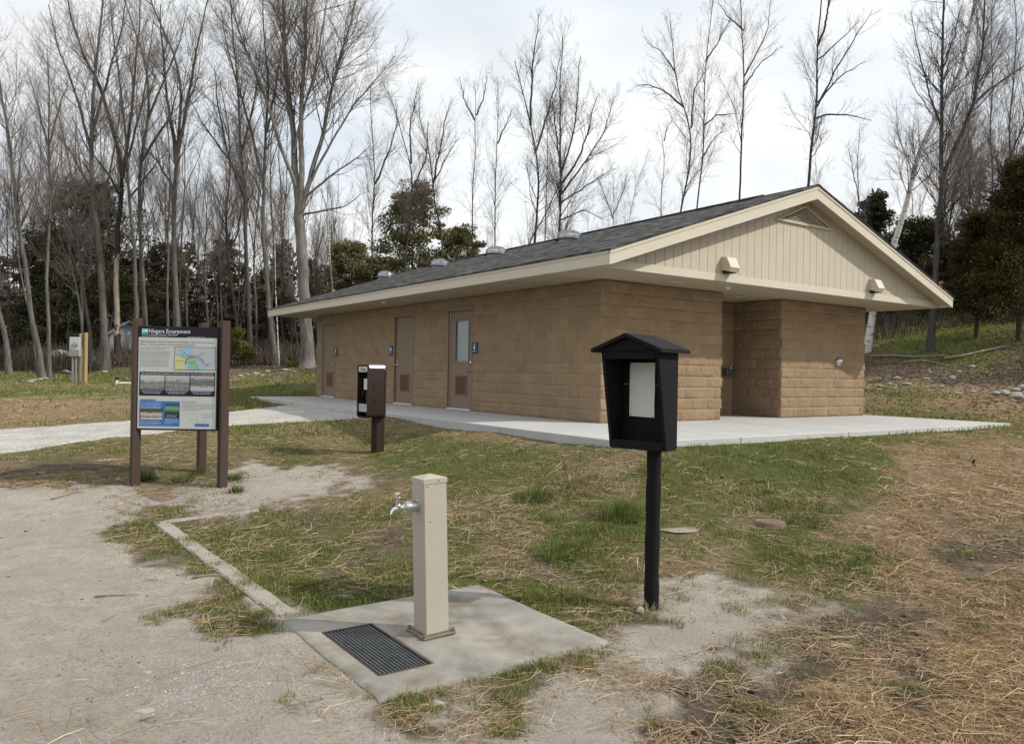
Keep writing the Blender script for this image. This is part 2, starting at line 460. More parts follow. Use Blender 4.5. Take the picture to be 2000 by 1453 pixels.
# ------------------------------------------------------------------ building frame
YB = 0.6093
O = np.array([1.4976, 13.0939, 1.6 - 0.8354])
U = np.array([math.cos(YB), math.sin(YB), 0.0]); Vv = np.array([-math.sin(YB), math.cos(YB), 0.0])
def bl(u, v, z=0.0):
    return O + u * U + v * Vv + np.array([0, 0, z])
SLABZ = O[2]
W_, L_, H_ = 7.936, 13.107, 2.44
R1, R2, RD = 3.055, 4.898, 1.236
EO, GO, SG = 1.094, 1.393, 1.07
FT = 2.649
SLOPE = (4.346 - FT) / (W_ / 2 + EO)
SA, SB, SLB, SWC = 2.064, 2.93, 12.83, 8.233

# ------------------------------------------------------------------ trees seen in the photo: base pixel, depth, stems in pixels
# (name tail, depth m, width px, [(x,y)...], extra limbs [(w, [(x,y)...])], options)
TREES = []
def T(label, D, w, pts, limbs=(), **o):
    TREES.append(dict(label=label, D=D, w=w, pts=pts, limbs=limbs, **o))
# --- left wood
T('grey leaning trunk cut by the left edge of the view', 27, 16, [(20, 728), (8, 660), (-3, 600), (-22, 480), (-45, 320), (-70, 150)], n1=2.2)
T('tall bare grey tree leaning left, nearest the left edge over the grass', 30, 17, [(84, 740), (67, 640), (56, 562), (46, 500), (36, 433), (26, 337), (17, 270), (4, 200), (-6, 120), (-20, 20)], n1=1.6, l1=2.3, t0=.35)
T('thin pale trunk crossing behind the left leaning tree', 30.6, 9, [(76, 738), (62, 640), (46, 555), (36, 500), (28, 430)], n1=1.5, l1=1.5, t0=.5)
T('slim upright tree left of the meter box with a wide fan of fine twigs', 29, 12, [(98, 741), (95, 640), (90, 562), (92, 500), (99, 400), (95, 280), (96, 190), (92, 95)], [(5, [(97, 300), (75, 210), (52, 130)]), (5, [(96, 285), (120, 200), (142, 130)])], n1=3.2, l1=2.2, t0=.42)
T('thin crooked tree just above the grey meter box', 33, 8, [(163, 735), (161, 646), (152, 577), (138, 518), (130, 450), (112, 380)], [(4, [(152, 577), (128, 553), (103, 570)])], n1=2.2, l1=1.6, t0=.4)
T('curved grey trunk just right of the yellow meter posts', 34, 11, [(181, 720), (175, 640), (168, 590), (160, 530), (156, 495), (148, 440), (142, 350), (120, 250), (100, 160)], n1=2.2, l1=2.0, t0=.4)
T('thick straight grey tree left of the small shed', 33, 22, [(207, 718), (204, 650), (200, 560), (193, 480), (185, 409), (179, 330), (178, 289), (180, 241), (184, 150), (200, 40), (205, -60)], [(8, [(181, 300), (150, 190), (110, 80), (95, 10)]), (8, [(180, 262), (205, 170), (235, 70), (250, -20)]), (6, [(182, 380), (140, 300), (95, 235)]), (6, [(186, 420), (215, 340), (232, 250), (238, 150)])], n1=1.7, l1=2.2, t0=.45)
T('dead tree with bark peeling off in pale patches before the shed', 37, 17, [(230, 706), (228, 600), (226, 530), (231, 450), (236, 385), (240, 337)], [(11, [(240, 345), (226, 270), (205, 200), (192, 160), (168, 120), (140, 40), (125, -30)]), (9, [(240, 340), (248, 290), (258, 210), (262, 145), (272, 60), (275, -30)]), (6, [(236, 385), (205, 330), (170, 290), (140, 230)])], bark='peel', n1=1.9, l1=2.3, t0=.5)
T('grey trunk rising right behind the left sign post', 36, 14, [(269, 700), (266, 624), (264, 550), (262, 482), (255, 420), (250, 371), (248, 300), (240, 200), (225, 100), (215, 0)], [(6, [(252, 390), (290, 340), (330, 290)]), (6, [(249, 310), (275, 220), (290, 120), (300, 30)])], n1=1.8, l1=2.2, t0=.45)
T('grey trunk above the sign logo with a long left sweeping top', 37, 15, [(287, 702), (284, 621), (277, 530), (275, 482), (271, 385), (275, 313), (288, 241), (292, 170), (280, 100), (250, 30), (235, -30)], [(7, [(275, 320), (305, 270), (335, 225), (350, 150)]), (6, [(289, 235), (318, 160), (350, 90), (368, 10)])], n1=1.8, l1=2.2, t0=.45)
T('broad trunk over the middle of the sign parting into a tall vase crown', 35, 18, [(347, 705), (347, 626), (342, 540), (340, 482), (339, 420), (340, 361), (344, 315), (350, 250), (356, 193), (350, 140), (335, 90), (300, 20), (285, -40)], [(9, [(343, 320), (336, 250), (325, 180), (318, 100), (312, 10)]), (9, [(347, 300), (362, 220), (378, 130), (392, 60), (410, -20)]), (6, [(341, 370), (310, 320), (280, 285), (270, 240)])], n1=1.9, l1=2.3, t0=.5)
T('narrow dark trunk touching the broad trunk over the sign', 38, 9, [(328, 705), (328, 626), (327, 540), (328, 458), (332, 361), (330, 280), (322, 200)], n1=2.4, l1=1.9, t0=.45)
T('thin pale stem over the right half of the sign', 39, 7, [(368, 705), (366, 633), (363, 562), (371, 500), (376, 470), (380, 400), (390, 320)], n1=2.4, l1=1.7, t0=.35)
T('thin bent stem over the map on the sign', 40, 7, [(408, 705), (406, 624), (400, 562), (400, 490), (405, 420), (395, 330)], n1=2.4, l1=1.8, t0=.3)
T('straight whitish sapling beside the right sign post, the left of two', 43, 5, [(428, 705), (425, 593), (417, 500), (415, 420), (410, 350)], n1=2.2, l1=1.4, t0=.3)
T('straight whitish sapling above the right sign post, the right of two', 43, 5, [(437, 705), (432, 593), (429, 500), (434, 430), (440, 340)], n1=2.2, l1=1.4, t0=.3)
T('forked tree with dark limbs between the sign and the leaning trunk', 39, 10, [(470, 702), (462, 630), (449, 540), (446, 500), (440, 430), (450, 340), (448, 260), (430, 160)], [(5, [(446, 500), (465, 450), (472, 400), (470, 330)])], n1=2.2, l1=2.0, t0=.35, dark=1)
T('tall dark tree with narrow upright crown left of the leaning trunk', 36, 14, [(489, 702), (486, 630), (484, 562), (482, 482), (475, 361), (470, 289), (467, 217), (462, 140), (455, 70), (450, -10)], [(7, [(477, 390), (445, 300), (425, 200), (418, 130)]), (6, [(471, 300), (492, 220), (505, 140), (510, 60)]), (6, [(474, 350), (430, 290), (395, 240), (370, 190)])], n1=2.2, l1=2.0, t0=.4, dark=1)
T('grey leaning trunk just left of the roof corner', 34, 16, [(540, 715), (536, 670), (527, 624), (521, 562), (515, 482), (512, 420), (513, 361), (517, 300), (521, 240), (525, 169), (518, 90), (510, 0)], [(7, [(514, 350), (490, 260), (470, 180), (440, 90), (430, 20)]), (6, [(520, 260), (538, 180), (545, 100)])], n1=2.0, l1=2.0, t0=.42)
T('thin pale birch sapling against the leaning trunk by the roof corner', 33.6, 4, [(546, 715), (543, 660), (541, 624), (538, 560), (537, 480)], n1=1.5, l1=1.0, t0=.4, bark='birch')
T('huge old maple with ragged pale bark beside the far roof end', 32, 29, [(601, 714), (599, 660), (597, 610), (592, 560), (589, 482), (586, 430), (584, 400)], [
    (18, [(584, 408), (578, 361), (573, 265), (567, 210), (561, 169), (555, 96), (553, 0), (550, -80)]),
    (15, [(586, 400), (588, 340), (588, 289), (589, 193), (596, 96), (600, 0), (602, -90)]),
    (13, [(588, 404), (600, 375), (614, 313), (630, 265), (645, 185), (668, 100), (684, 48), (700, -30)]),
    (10, [(578, 365), (562, 320), (544, 279), (523, 202), (500, 140), (477, 96), (453, 19), (440, -40)]),
    (7, [(592, 390), (612, 372), (641, 347), (668, 328), (700, 308), (722, 285)]),
    (6, [(590, 420), (630, 412), (674, 404), (705, 380)]),
    (7, [(573, 300), (590, 220), (615, 140), (630, 60), (640, -30)]),
    (7, [(600, 372), (640, 290), (690, 205), (740, 150), (770, 110)]),
    (6, [(588, 560), (565, 490), (535, 440), (510, 420)])], n1=2.0, l1=2.6, t0=.8, bark='bark_maple', dark=1, amax=45)
T('bare white birch snag standing over the far roof end', 41, 7, [(652, 620), (650, 568), (646, 520), (643, 482), (640, 440), (638, 409), (641, 360), (643, 332)], [(4, [(639, 412), (632, 385), (621, 357)])], bark='birch', n1=0.15, l1=.8, t0=.4)
# --- behind the roof
T('twin topped slim tree left of the green cedar', 38, 7, [(722, 620), (726, 541), (728, 413), (733, 351), (730, 300), (728, 268), (722, 206), (724, 170)], [(5, [(732, 360), (745, 330), (758, 300), (774, 248), (775, 205)])], n1=3.0, l1=1.7, t0=.35, dark=1)
T('vase shaped bare tree growing in front of the green cedar', 37, 8, [(786, 620), (790, 516), (798, 450), (803, 413), (805, 350), (803, 318), (786, 268), (770, 206), (749, 165)], [(5, [(804, 372), (815, 350), (832, 310), (836, 240)]), (5, [(803, 320), (800, 250), (812, 190), (818, 160)])], n1=2.6, l1=1.7, t0=.4, dark=1)
T('bare tree with spreading crown right of the green cedar', 39, 8, [(872, 620), (863, 446), (846, 392), (846, 359), (841, 320), (838, 289), (826, 250), (815, 231), (822, 190)], [(5, [(846, 370), (852, 320), (861, 289), (869, 231), (880, 200)]), (4, [(846, 360), (870, 310), (895, 270)])], n1=3.0, l1=1.9, t0=.45, dark=1)
T('slender straight tree with a kinked stem above the roof middle', 36, 6, [(922, 620), (923, 496), (923, 400), (923, 345), (929, 325), (928, 290), (926, 231), (934, 200), (925, 160)], [(4, [(927, 235), (905, 190), (898, 150)]), (4, [(930, 225), (945, 190), (952, 150)])], n1=2.2, l1=1.4, t0=.5, dark=1)
T('slender tree behind the third roof dome from the left', 36, 6, [(965, 620), (966, 487), (967, 400), (968, 330), (971, 268), (974, 206), (970, 150)], [(4, [(971, 280), (990, 240), (1002, 210)])], n1=2.8, l1=1.4, t0=.45, dark=1)
T('crooked tall tree rising highest behind the roof middle', 35, 11, [(1040, 620), (1044, 467), (1050, 400), (1053, 351), (1046, 289), (1034, 240), (1026, 194), (1015, 160), (1006, 120)], [(6, [(1036, 245), (1038, 190), (1040, 124), (1050, 60), (1052, 28)]), (5, [(1047, 295), (1065, 240), (1085, 170), (1095, 100)])], n1=2.8, l1=1.7, t0=.5, dark=1)
T('thin pale stemmed tree between the crooked and the bushy one', 36, 6, [(1064, 620), (1065, 454), (1069, 330), (1069, 206), (1066, 170)], n1=1.6, l1=1.5, t0=.5)
T('bushy bare tree with many rising limbs behind the rightmost dome', 34, 10, [(1092, 620), (1094, 454), (1096, 351), (1094, 248), (1094, 145), (1100, 70)], [(6, [(1096, 360), (1125, 320), (1146, 268), (1165, 190)]), (5, [(1095, 345), (1120, 260), (1130, 180), (1132, 110)]), (5, [(1096, 380), (1140, 320), (1180, 260), (1199, 190)]), (5, [(1095, 330), (1085, 250), (1078, 180)]), (4, [(1097, 395), (1150, 360), (1200, 330)]), (4, [(1095, 430), (1140, 410), (1180, 430)])], n1=3.6, l1=1.8, t0=.2, dark=1)
T('leaning dark stem crossing behind the bushy bare tree', 35.5, 7, [(1022, 600), (1030, 475), (1045, 450), (1063, 425), (1078, 390), (1092, 363), (1100, 330), (1105, 280)], n1=2.0, l1=1.6, t0=.45, dark=1)
T('small reddish budded tree low over the roof right of the domes', 40, 4, [(1196, 600), (1197, 442), (1200, 390), (1196, 340)], [(3, [(1198, 420), (1215, 380), (1225, 340)]), (3, [(1198, 425), (1180, 380), (1168, 345)])], n1=5.0, l1=1.5, t0=.15)
T('thin leaning sapling left of the knotted tree', 39, 4, [(1226, 600), (1228, 434), (1240, 372), (1255, 330), (1269, 289)], n1=2.6, l1=1.2, t0=.3)
T('small knotted tree with a kinked stem over the roof', 35, 5, [(1290, 600), (1291, 421), (1293, 351), (1302, 326), (1294, 300), (1296, 268), (1290, 250), (1284, 240)], [(3, [(1297, 275), (1303, 250), (1312, 235)])], n1=2.2, l1=1.2, t0=.5, dark=1)
T('curved bare tree with a drooping left crown above the roof', 33, 9, [(1318, 600), (1328, 414), (1344, 347), (1352, 289), (1349, 241), (1335, 210), (1325, 188), (1318, 150), (1316, 111), (1308, 40)], [(5, [(1350, 250), (1354, 202), (1359, 169), (1385, 130)]), (5, [(1335, 210), (1300, 180), (1265, 165), (1240, 170)]), (4, [(1318, 140), (1290, 100), (1262, 85)])], n1=3.0, l1=1.6, t0=.45, dark=1)
T('slim tree beside the curved one with a long arm to the right', 34, 7, [(1357, 600), (1360, 409), (1369, 332), (1376, 275), (1374, 220), (1376, 169), (1381, 87), (1393, 14), (1395, -50)], [(4, [(1376, 245), (1400, 225), (1446, 222)]), (4, [(1370, 310), (1395, 270), (1420, 250)]), (4, [(1379, 120), (1405, 80), (1425, 40)])], n1=2.6, l1=1.6, t0=.45, dark=1)
T('straight dark trunk running out of the top of the view left of the gable', 34, 9, [(1440, 600), (1443, 390), (1447, 320), (1450, 241), (1454, 144), (1450, 48), (1446, -10), (1442, -90)], [(4, [(1453, 150), (1475, 110), (1500, 60), (1505, 0)]), (4, [(1452, 60), (1420, 30), (1400, 0)]), (4, [(1452, 170), (1480, 130), (1520, 95)])], n1=2.0, l1=1.7, t0=.5, dark=1)
T('tall dark trunk rising from behind the gable peak', 33, 13, [(1560, 600), (1576, 366), (1585, 289), (1594, 217), (1595, 150), (1596, 96), (1602, 29), (1606, -60)], [(6, [(1597, 90), (1612, 50), (1622, -10), (1628, -60)]), (5, [(1595, 210), (1630, 140), (1665, 85), (1705, 20)]), (5, [(1594, 232), (1612, 224), (1660, 225), (1703, 236)]), (5, [(1597, 200), (1640, 150), (1690, 120)]), (4, [(1595, 120), (1640, 80), (1680, 40)])], n1=1.8, l1=1.7, t0=.5, dark=1)
T('small thin tree just right of the gable peak trunk', 42, 3, [(1597, 600), (1596, 360), (1592, 313), (1594, 270)], n1=3.0, l1=1.4, t0=.3)
T('faint pale tree over the right roof slope', 41, 5, [(1682, 600), (1679, 414), (1674, 337), (1677, 279), (1680, 240)], [(3, [(1679, 400), (1664, 330), (1655, 280)])], n1=3.2, l1=1.3, t0=.3)
# --- right bank
T('leaning white birch with dark scars over the right roof slope', 30, 20, [(1690, 692), (1697, 655), (1704, 618), (1722, 548), (1744, 482), (1760, 435), (1773, 395), (1790, 313), (1808, 270), (1826, 231), (1848, 195), (1865, 164), (1889, 87), (1903, 24), (1915, -40)], [(4, [(1790, 313), (1830, 290), (1870, 270)]), (4, [(1826, 231), (1790, 180), (1770, 120)])], bark='birch', n1=1.8, l1=2.0, t0=.4)
T('dark forked tree on the grassy bank right of the building', 28, 20, [(1818, 689), (1821, 640), (1823, 590), (1826, 520), (1831, 460), (1836, 409), (1841, 337), (1839, 280), (1838, 241), (1840, 120), (1845, 0), (1848, -80)], [(10, [(1842, 345), (1850, 322), (1884, 250), (1906, 193), (1912, 150), (1918, 96), (1922, 0), (1925, -60)]), (6, [(1900, 205), (1940, 170), (1975, 145), (2010, 125)]), (5, [(1832, 440), (1860, 400), (1890, 380), (1920, 350)]), (5, [(1838, 250), (1810, 170), (1790, 90), (1780, 20)]), (5, [(1840, 140), (1865, 70), (1880, 0)])], n1=2.8, l1=2.0, t0=.28, dark=1)
T('thin bare trunk among the dense twigs above the bronze cedar', 32, 7, [(1945, 640), (1942, 520), (1935, 420), (1940, 340), (1932, 260), (1940, 170), (1935, 60), (1940, -40)], n1=3.2, l1=1.9, t0=.25, dark=1)
T('dark bare tree at the right edge of the view', 31, 9, [(1990, 640), (1985, 520), (1980, 400), (1970, 300), (1975, 200), (1985, 90), (1980, -20)], [(5, [(1972, 310), (2000, 240), (2030, 160)])], n1=3.2, l1=1.9, t0=.25, dark=1)
T('slim trunk with a curved top between the forked tree and the cedar', 34, 7, [(1895, 640), (1892, 520), (1893, 430), (1896, 340), (1890, 260), (1898, 180), (1912, 90), (1905, -10)], n1=3.0, l1=1.8, t0=.3, dark=1)

# ------------------------------------------------------------------ ground height: smooth surface through known points
ANCH = [(x, y, 0.0) for x, y in [(-1.5, 4.9), (-.2, 5.8), (.6, 4.6), (-.6, 3.7), (1, 5.3), (-3, 3), (3, 3), (0, 1), (-3, 6), (-6, 4), (3, 4.6), (5, 4), (-6, 0), (6, 0), (0, -4), (-10, -4), (10, -4), (2.2, 2.6)]]
def an(px, py, D): ANCH.append(tuple(at(px, py, D)))
ANCH += [(-3.6, 7.9, 0.06), (-2.2, 6.4, .02)]
an(264, 945, 9.15); an(434, 948, 9.2); an(393, 922, 9.95); an(736, 892, 11.3)
an(0, 886, 11.4); an(0, 838, 14.2); an(250, 856, 12.4); an(250, 820, 15.2); an(446, 836, 13.0); an(446, 807, 16.3)
an(155, 750, 28); an(1500, 1022, 7.4); an(1325, 1028, 7.1)
for (u, v) in [(-SA, -SB), (2, -SB), (5, -SB), (SWC, -SB), (-SA, 0), (-SA, 4), (-SA, 8), (-SA, SLB), (SWC, 0), (SWC + .4, 6), (SWC + .6, 12), (3, SLB + .8), (0, SLB + .6)]:
    p = bl(u, v); ANCH.append((p[0], p[1], SLABZ - 0.045))
for (u, v) in [(1, 0), (4, 3), (4, 8), (1, 8), (7, 4), (7, 10), (-.8, 4), (-.8, 9), (2, -1.5), (6, -1.5), (-.8, -1.2)]:
    p = bl(u, v); ANCH.append((p[0], p[1], SLABZ - 0.16))
an(1800, 770, 21.5); an(1900, 780, 20); an(1800, 742, 23); an(1700, 770, 22); an(1950, 740, 23); an(1990, 700, 25); an(1900, 640, 31); an(1780, 640, 32); an(1990, 640, 30); an(1960, 830, 15.6); an(1850, 800, 18.5); an(2100, 830, 15.2); an(2150, 740, 22)
ANCH += [(7, 8, .28), (9, 10, .45), (12, 12, .65), (6, 6.5, .12), (4, 7.5, .28), (3.2, 9.4, .62), (-8, 7, .12), (-13, 11, .3), (-18, 16, .5)]
for t in TREES:
    x, y = t['pts'][0]
    if y > 640 and t['D'] < 38: an(x, y, t['D'])
an(590, 735, 30); an(500, 740, 29); an(560, 765, 26.5); an(300, 735, 30); an(40, 760, 25)
ANCH += [(-40, 45, 2.2), (-20, 55, 3), (0, 50, 3.0), (20, 50, 5.0), (40, 40, 6), (-45, 20, 1.0), (45, 15, 4), (-30, 80, 4), (0, 80, 4.5), (40, 80, 7), (-80, 60, 3), (80, 60, 8), (-60, -10, 0), (60, -10, 1), (0, 130, 5), (-100, 130, 4), (100, 130, 8), (-130, 0, 0), (130, 0, 3), (0, -60, 0)]
_A = np.array(ANCH)
def _phi(r): return r ** 1.5
def _solve():
    P = _A[:, :2]; n = len(P)
    r = np.linalg.norm(P[:, None] - P[None], axis=-1)
    K = _phi(r) * 1.0 + np.eye(n) * -0.5
    B = np.hstack([np.ones((n, 1)), P * 0.02])
    Mx = np.zeros((n + 3, n + 3)); Mx[:n, :n] = K; Mx[:n, n:] = B; Mx[n:, :n] = B.T
    return np.linalg.solve(Mx, np.concatenate([_A[:, 2], np.zeros(3)]))
_W = _solve()
def _rbf(a_, b_):
    out = np.empty(len(a_))
    for i in range(0, len(a_), 20000):
        a = a_[i:i + 20000]; b = b_[i:i + 20000]
        r2 = (a[:, None] - _A[None, :, 0]) ** 2 + (b[:, None] - _A[None, :, 1]) ** 2
        out[i:i + 20000] = (np.sqrt(r2) * np.sqrt(np.sqrt(r2))) @ _W[:-3] + _W[-3] + 0.02 * (a * _W[-2] + b * _W[-1])
    return out
_GRID = None; _G0 = (-60.0, -8.0); _GS = 0.2
def _make_grid():
    gx = np.arange(_G0[0], 60.001, _GS); gy = np.arange(_G0[1], 70.001, _GS)
    X, Y = np.meshgrid(gx, gy, indexing='ij')
    return _rbf(X.ravel(), Y.ravel()).reshape(X.shape)
_GRID = _make_grid()
def ground_z(x, y, rough=True):
    x = np.asarray(x, float); y = np.asarray(y, float)
    sh = x.shape; X = x.ravel(); Y = y.ravel()
    rr = np.hypot(X, Y); sc = np.minimum(1, 130 / np.maximum(rr, 1e-6))
    Xc, Yc = X * sc, Y * sc
    if _GRID is None: out = _rbf(Xc, Yc)
    else:
        gx = (Xc - _G0[0]) / _GS; gy = (Yc - _G0[1]) / _GS
        ix = np.clip(gx.astype(int), 0, _GRID.shape[0] - 2); iy = np.clip(gy.astype(int), 0, _GRID.shape[1] - 2)
        fx = gx - ix; fy = gy - iy
        out = (_GRID[ix, iy] * (1 - fx) + _GRID[ix + 1, iy] * fx) * (1 - fy) + (_GRID[ix, iy + 1] * (1 - fx) + _GRID[ix + 1, iy + 1] * fx) * fy
        far = (ix != gx.astype(int)) | (iy != gy.astype(int)) | (gx < 0) | (gy < 0)
        if far.any(): out[far] = _rbf(Xc[far], Yc[far])
    # keep the ground under the floor slab
    q = np.stack([X - O[0], Y - O[1]], -1); u = q @ U[:2]; v = q @ Vv[:2]
    ins = np.minimum.reduce([u + SA, SWC - u, v + SB, SLB - v])
    out = np.where(ins > 0.03, np.minimum(out, SLABZ - 0.05 - 0.1 * np.clip(ins, 0, 1)), out)
    if rough:
        k = np.clip((ins < -0.02) * 1.0, 0, 1)
        # faucet pad kept level
        pad = np.hypot(X + 0.42, Y - 4.77); k = k * np.clip((pad - 1.05) / 0.5, 0.1, 1)
        amp = np.clip((rr - 1) / 12, 0.25, 1.6)
        out = out + k * (0.035 * amp * fbm(X * 0.55, Y * 0.55, 3) + 0.012 * fbm(X * 3.1, Y * 3.1, 8))
    return out.reshape(sh)

def hit(px, py, n=60):
    """where the view ray of a pixel meets the ground"""
    px = np.asarray(px, float); py = np.asarray(py, float)
    if px.ndim == 1 and len(px) > 30000:
        return np.vstack([hit(px[i:i + 30000], py[i:i + 30000]) for i in range(0, len(px), 30000)])
    r = np.stack([(px - 1000) / F, np.ones_like(px), (726.5 - py) / F], -1) @ ROT.T
    Ds = np.geomspace(2.0, 60, 110)
    lo = np.full(px.shape, np.nan); prev = np.ones(px.shape)
    found = np.zeros(px.shape, bool)
    for i, D in enumerate(Ds):
        p = CAM + r * D
        g = p[..., 2] - ground_z(p[..., 0], p[..., 1], False)
        h = (g <= 0) & ~found
        if i:
            t = prev / np.maximum(prev - g, 1e-9)
            lo = np.where(h, Ds[i - 1] + (D - Ds[i - 1]) * t, lo)
        found |= h; prev = g
        if found.all(): break
    P = CAM + r * lo[..., None]
    P[..., 2] = ground_z(np.nan_to_num(P[..., 0]), np.nan_to_num(P[..., 1]))
    return P

# ------------------------------------------------------------------ ground cover map (what grows where), read on a coarse grid
MAPY = [600, 640, 680, 715, 738, 752, 768, 785, 800, 820, 845, 870, 895, 915, 940, 970, 1000, 1050, 1100, 1150, 1200, 1250, 1300, 1380, 1453]
MAPS = [
 'LLLLLLLLLLLLLLLLGGGGGG', 'LLLLLLLLLLLLLLLLGGGGGG', 'LLLLLLLLLLLLLLLLGgGgLg', 'gggLLLLLLLLLLLLLLLLgLL', 'gGGgttgggtttttttDDDDLL',
 'tttttgtgGttttttttttDDL', 'gggttggttttttttttgtTBB', 'TTTtgggggttttttttttBBB', 'TTTtgGGgttttttttttttTT', 'TTttggttttttttgggggttT',
 'tttttgttttttggggGggtgg', 'gtgttggtggtgtgGGGgtTTT', 'tgttttgtggGttGGGGGTTTT', 'DDDDgSStgGgttGGGGgTTTT', 'ttttsSSsgggttgGGGgTTBT',  # leading D cells paint the sign's cast shadow into the ground colour
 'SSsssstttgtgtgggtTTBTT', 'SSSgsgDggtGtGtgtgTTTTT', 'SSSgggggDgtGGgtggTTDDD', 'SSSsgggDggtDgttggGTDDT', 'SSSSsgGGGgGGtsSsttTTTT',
 'SSSSggSGsgGGgsSssDDTTT', 'SSSSSSSSSGggsSSsDDDTBB', 'SSSSSSsSssgsssDsDTDBBB', 'SSSSSSssgssSSsDDBBDBBB', 'SSSSSSSSSsSSSDDDDBBBBB']
_CODE = {'S': (1, 0, .03, 0, 0), 's': (.66, .13, .16, .2, 0), 'G': (0, 1, .2, .1, 0), 'g': (0, .72, .45, .25, 0), 't': (.1, .42, .75, .15, 0),
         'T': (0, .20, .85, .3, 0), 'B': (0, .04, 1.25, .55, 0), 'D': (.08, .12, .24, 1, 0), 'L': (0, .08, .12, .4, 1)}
_MAP = np.array([[_CODE[c] for c in r] for r in MAPS], float)   # rows x 22 x 5 (sand, green, straw, dark soil and painted sign shadow, litter)
def cover(X, Y, Z=None, jitter=True):
    """ground cover weights at world points"""
    if Z is None: Z = ground_z(X, Y, False)
    px, py = to_px(np.stack([X, Y, Z], -1))
    D = np.hypot(X, Y)
    if jitter:
        px = px + 110 * fbm(X * 1.1, Y * 1.1, 21) + 70 * fbm(X * 5, Y * 5, 23)
        py = py + (34 * fbm(X * 1.3, Y * 1.3, 31) + 26 * fbm(X * 5, Y * 5, 33)) * np.clip(9 / np.maximum(D, 1), 0.12, 1.6)
    fx = np.clip(px / 100, 0, 20.999); ix = fx.astype(int); fx = fx - ix
    yy = np.array(MAPY, float)
    fy = np.clip(np.interp(py, yy, np.arange(len(yy))), 0, len(yy) - 1.001); iy = fy.astype(int); fy = fy - iy
    m = (_MAP[iy, ix] * ((1 - fx) * (1 - fy))[..., None] + _MAP[iy, np.minimum(ix + 1, 21)] * (fx * (1 - fy))[..., None]
         + _MAP[iy + 1, ix] * ((1 - fx) * fy)[..., None] + _MAP[iy + 1, np.minimum(ix + 1, 21)] * (fx * fy)[..., None])
    return m

PAD = [np.array(p) for p in [(-1.461, 4.937), (-.218, 5.758), (.608, 4.623), (-.602, 3.745)]]
def on_hard(X, Y, grow=0.0):
    """True on the floor slab, the faucet pad, the gravel path or the timber edging"""
    q = np.stack([X - O[0], Y - O[1]], -1); u = q @ U[:2]; v = q @ Vv[:2]
    h = (u > -SA - grow) & (u < SWC + grow) & (v > -SB - grow) & (v < SLB + grow)
    h |= in_poly(X, Y, PAD, grow)
    h |= in_poly(X, Y, PATH, 0)
    return h
def in_poly(X, Y, poly, grow=0.0):
    poly = np.array(poly)[:, :2]
    c = poly.mean(0)
    if grow: poly = c + (poly - c) * (1 + grow / np.linalg.norm(poly - c, axis=1).mean())
    ins = np.zeros(X.shape, bool); n = len(poly)
    for i in range(n):
        (x0, y0), (x1, y1) = poly[i], poly[(i + 1) % n]
        cond = ((y0 > Y) != (y1 > Y)) & (X < (x1 - x0) * (Y - y0) / (y1 - y0 + 1e-12) + x0)
        ins ^= cond
    return ins
# ------------------------------------------------------------------ gravel path outline (near edge left->right, far edge right->left)
_near = [(-60, 892), (0, 888), (60, 880), (124, 869), (190, 861), (257, 855), (350, 845), (446, 836), (558, 826), (620, 822), (690, 819), (745, 816)]
_far = [(800, 806), (700, 796), (640, 788), (598, 790), (527, 801), (446, 807), (350, 814), (257, 820), (124, 830), (60, 833), (0, 836), (-60, 838)]
_h = hit(np.array([p[0] for p in _near + _far], float), np.array([p[1] for p in _near + _far], float))
PATH = [tuple(p[:2]) for p in _h]
_n = len(_near)
# carry the path on past the left edge of the view
_d0 = np.array(PATH[0]) - np.array(PATH[1]); _d1 = np.array(PATH[-1]) - np.array(PATH[-2])
PATH_NEAR = [tuple(np.array(PATH[0]) + _d0 * 14)] + PATH[:_n]
PATH_FAR = [tuple(np.array(PATH[-1]) + _d0 * 14)] + PATH[_n:][::-1]
PATH = PATH_NEAR + PATH_FAR[::-1]

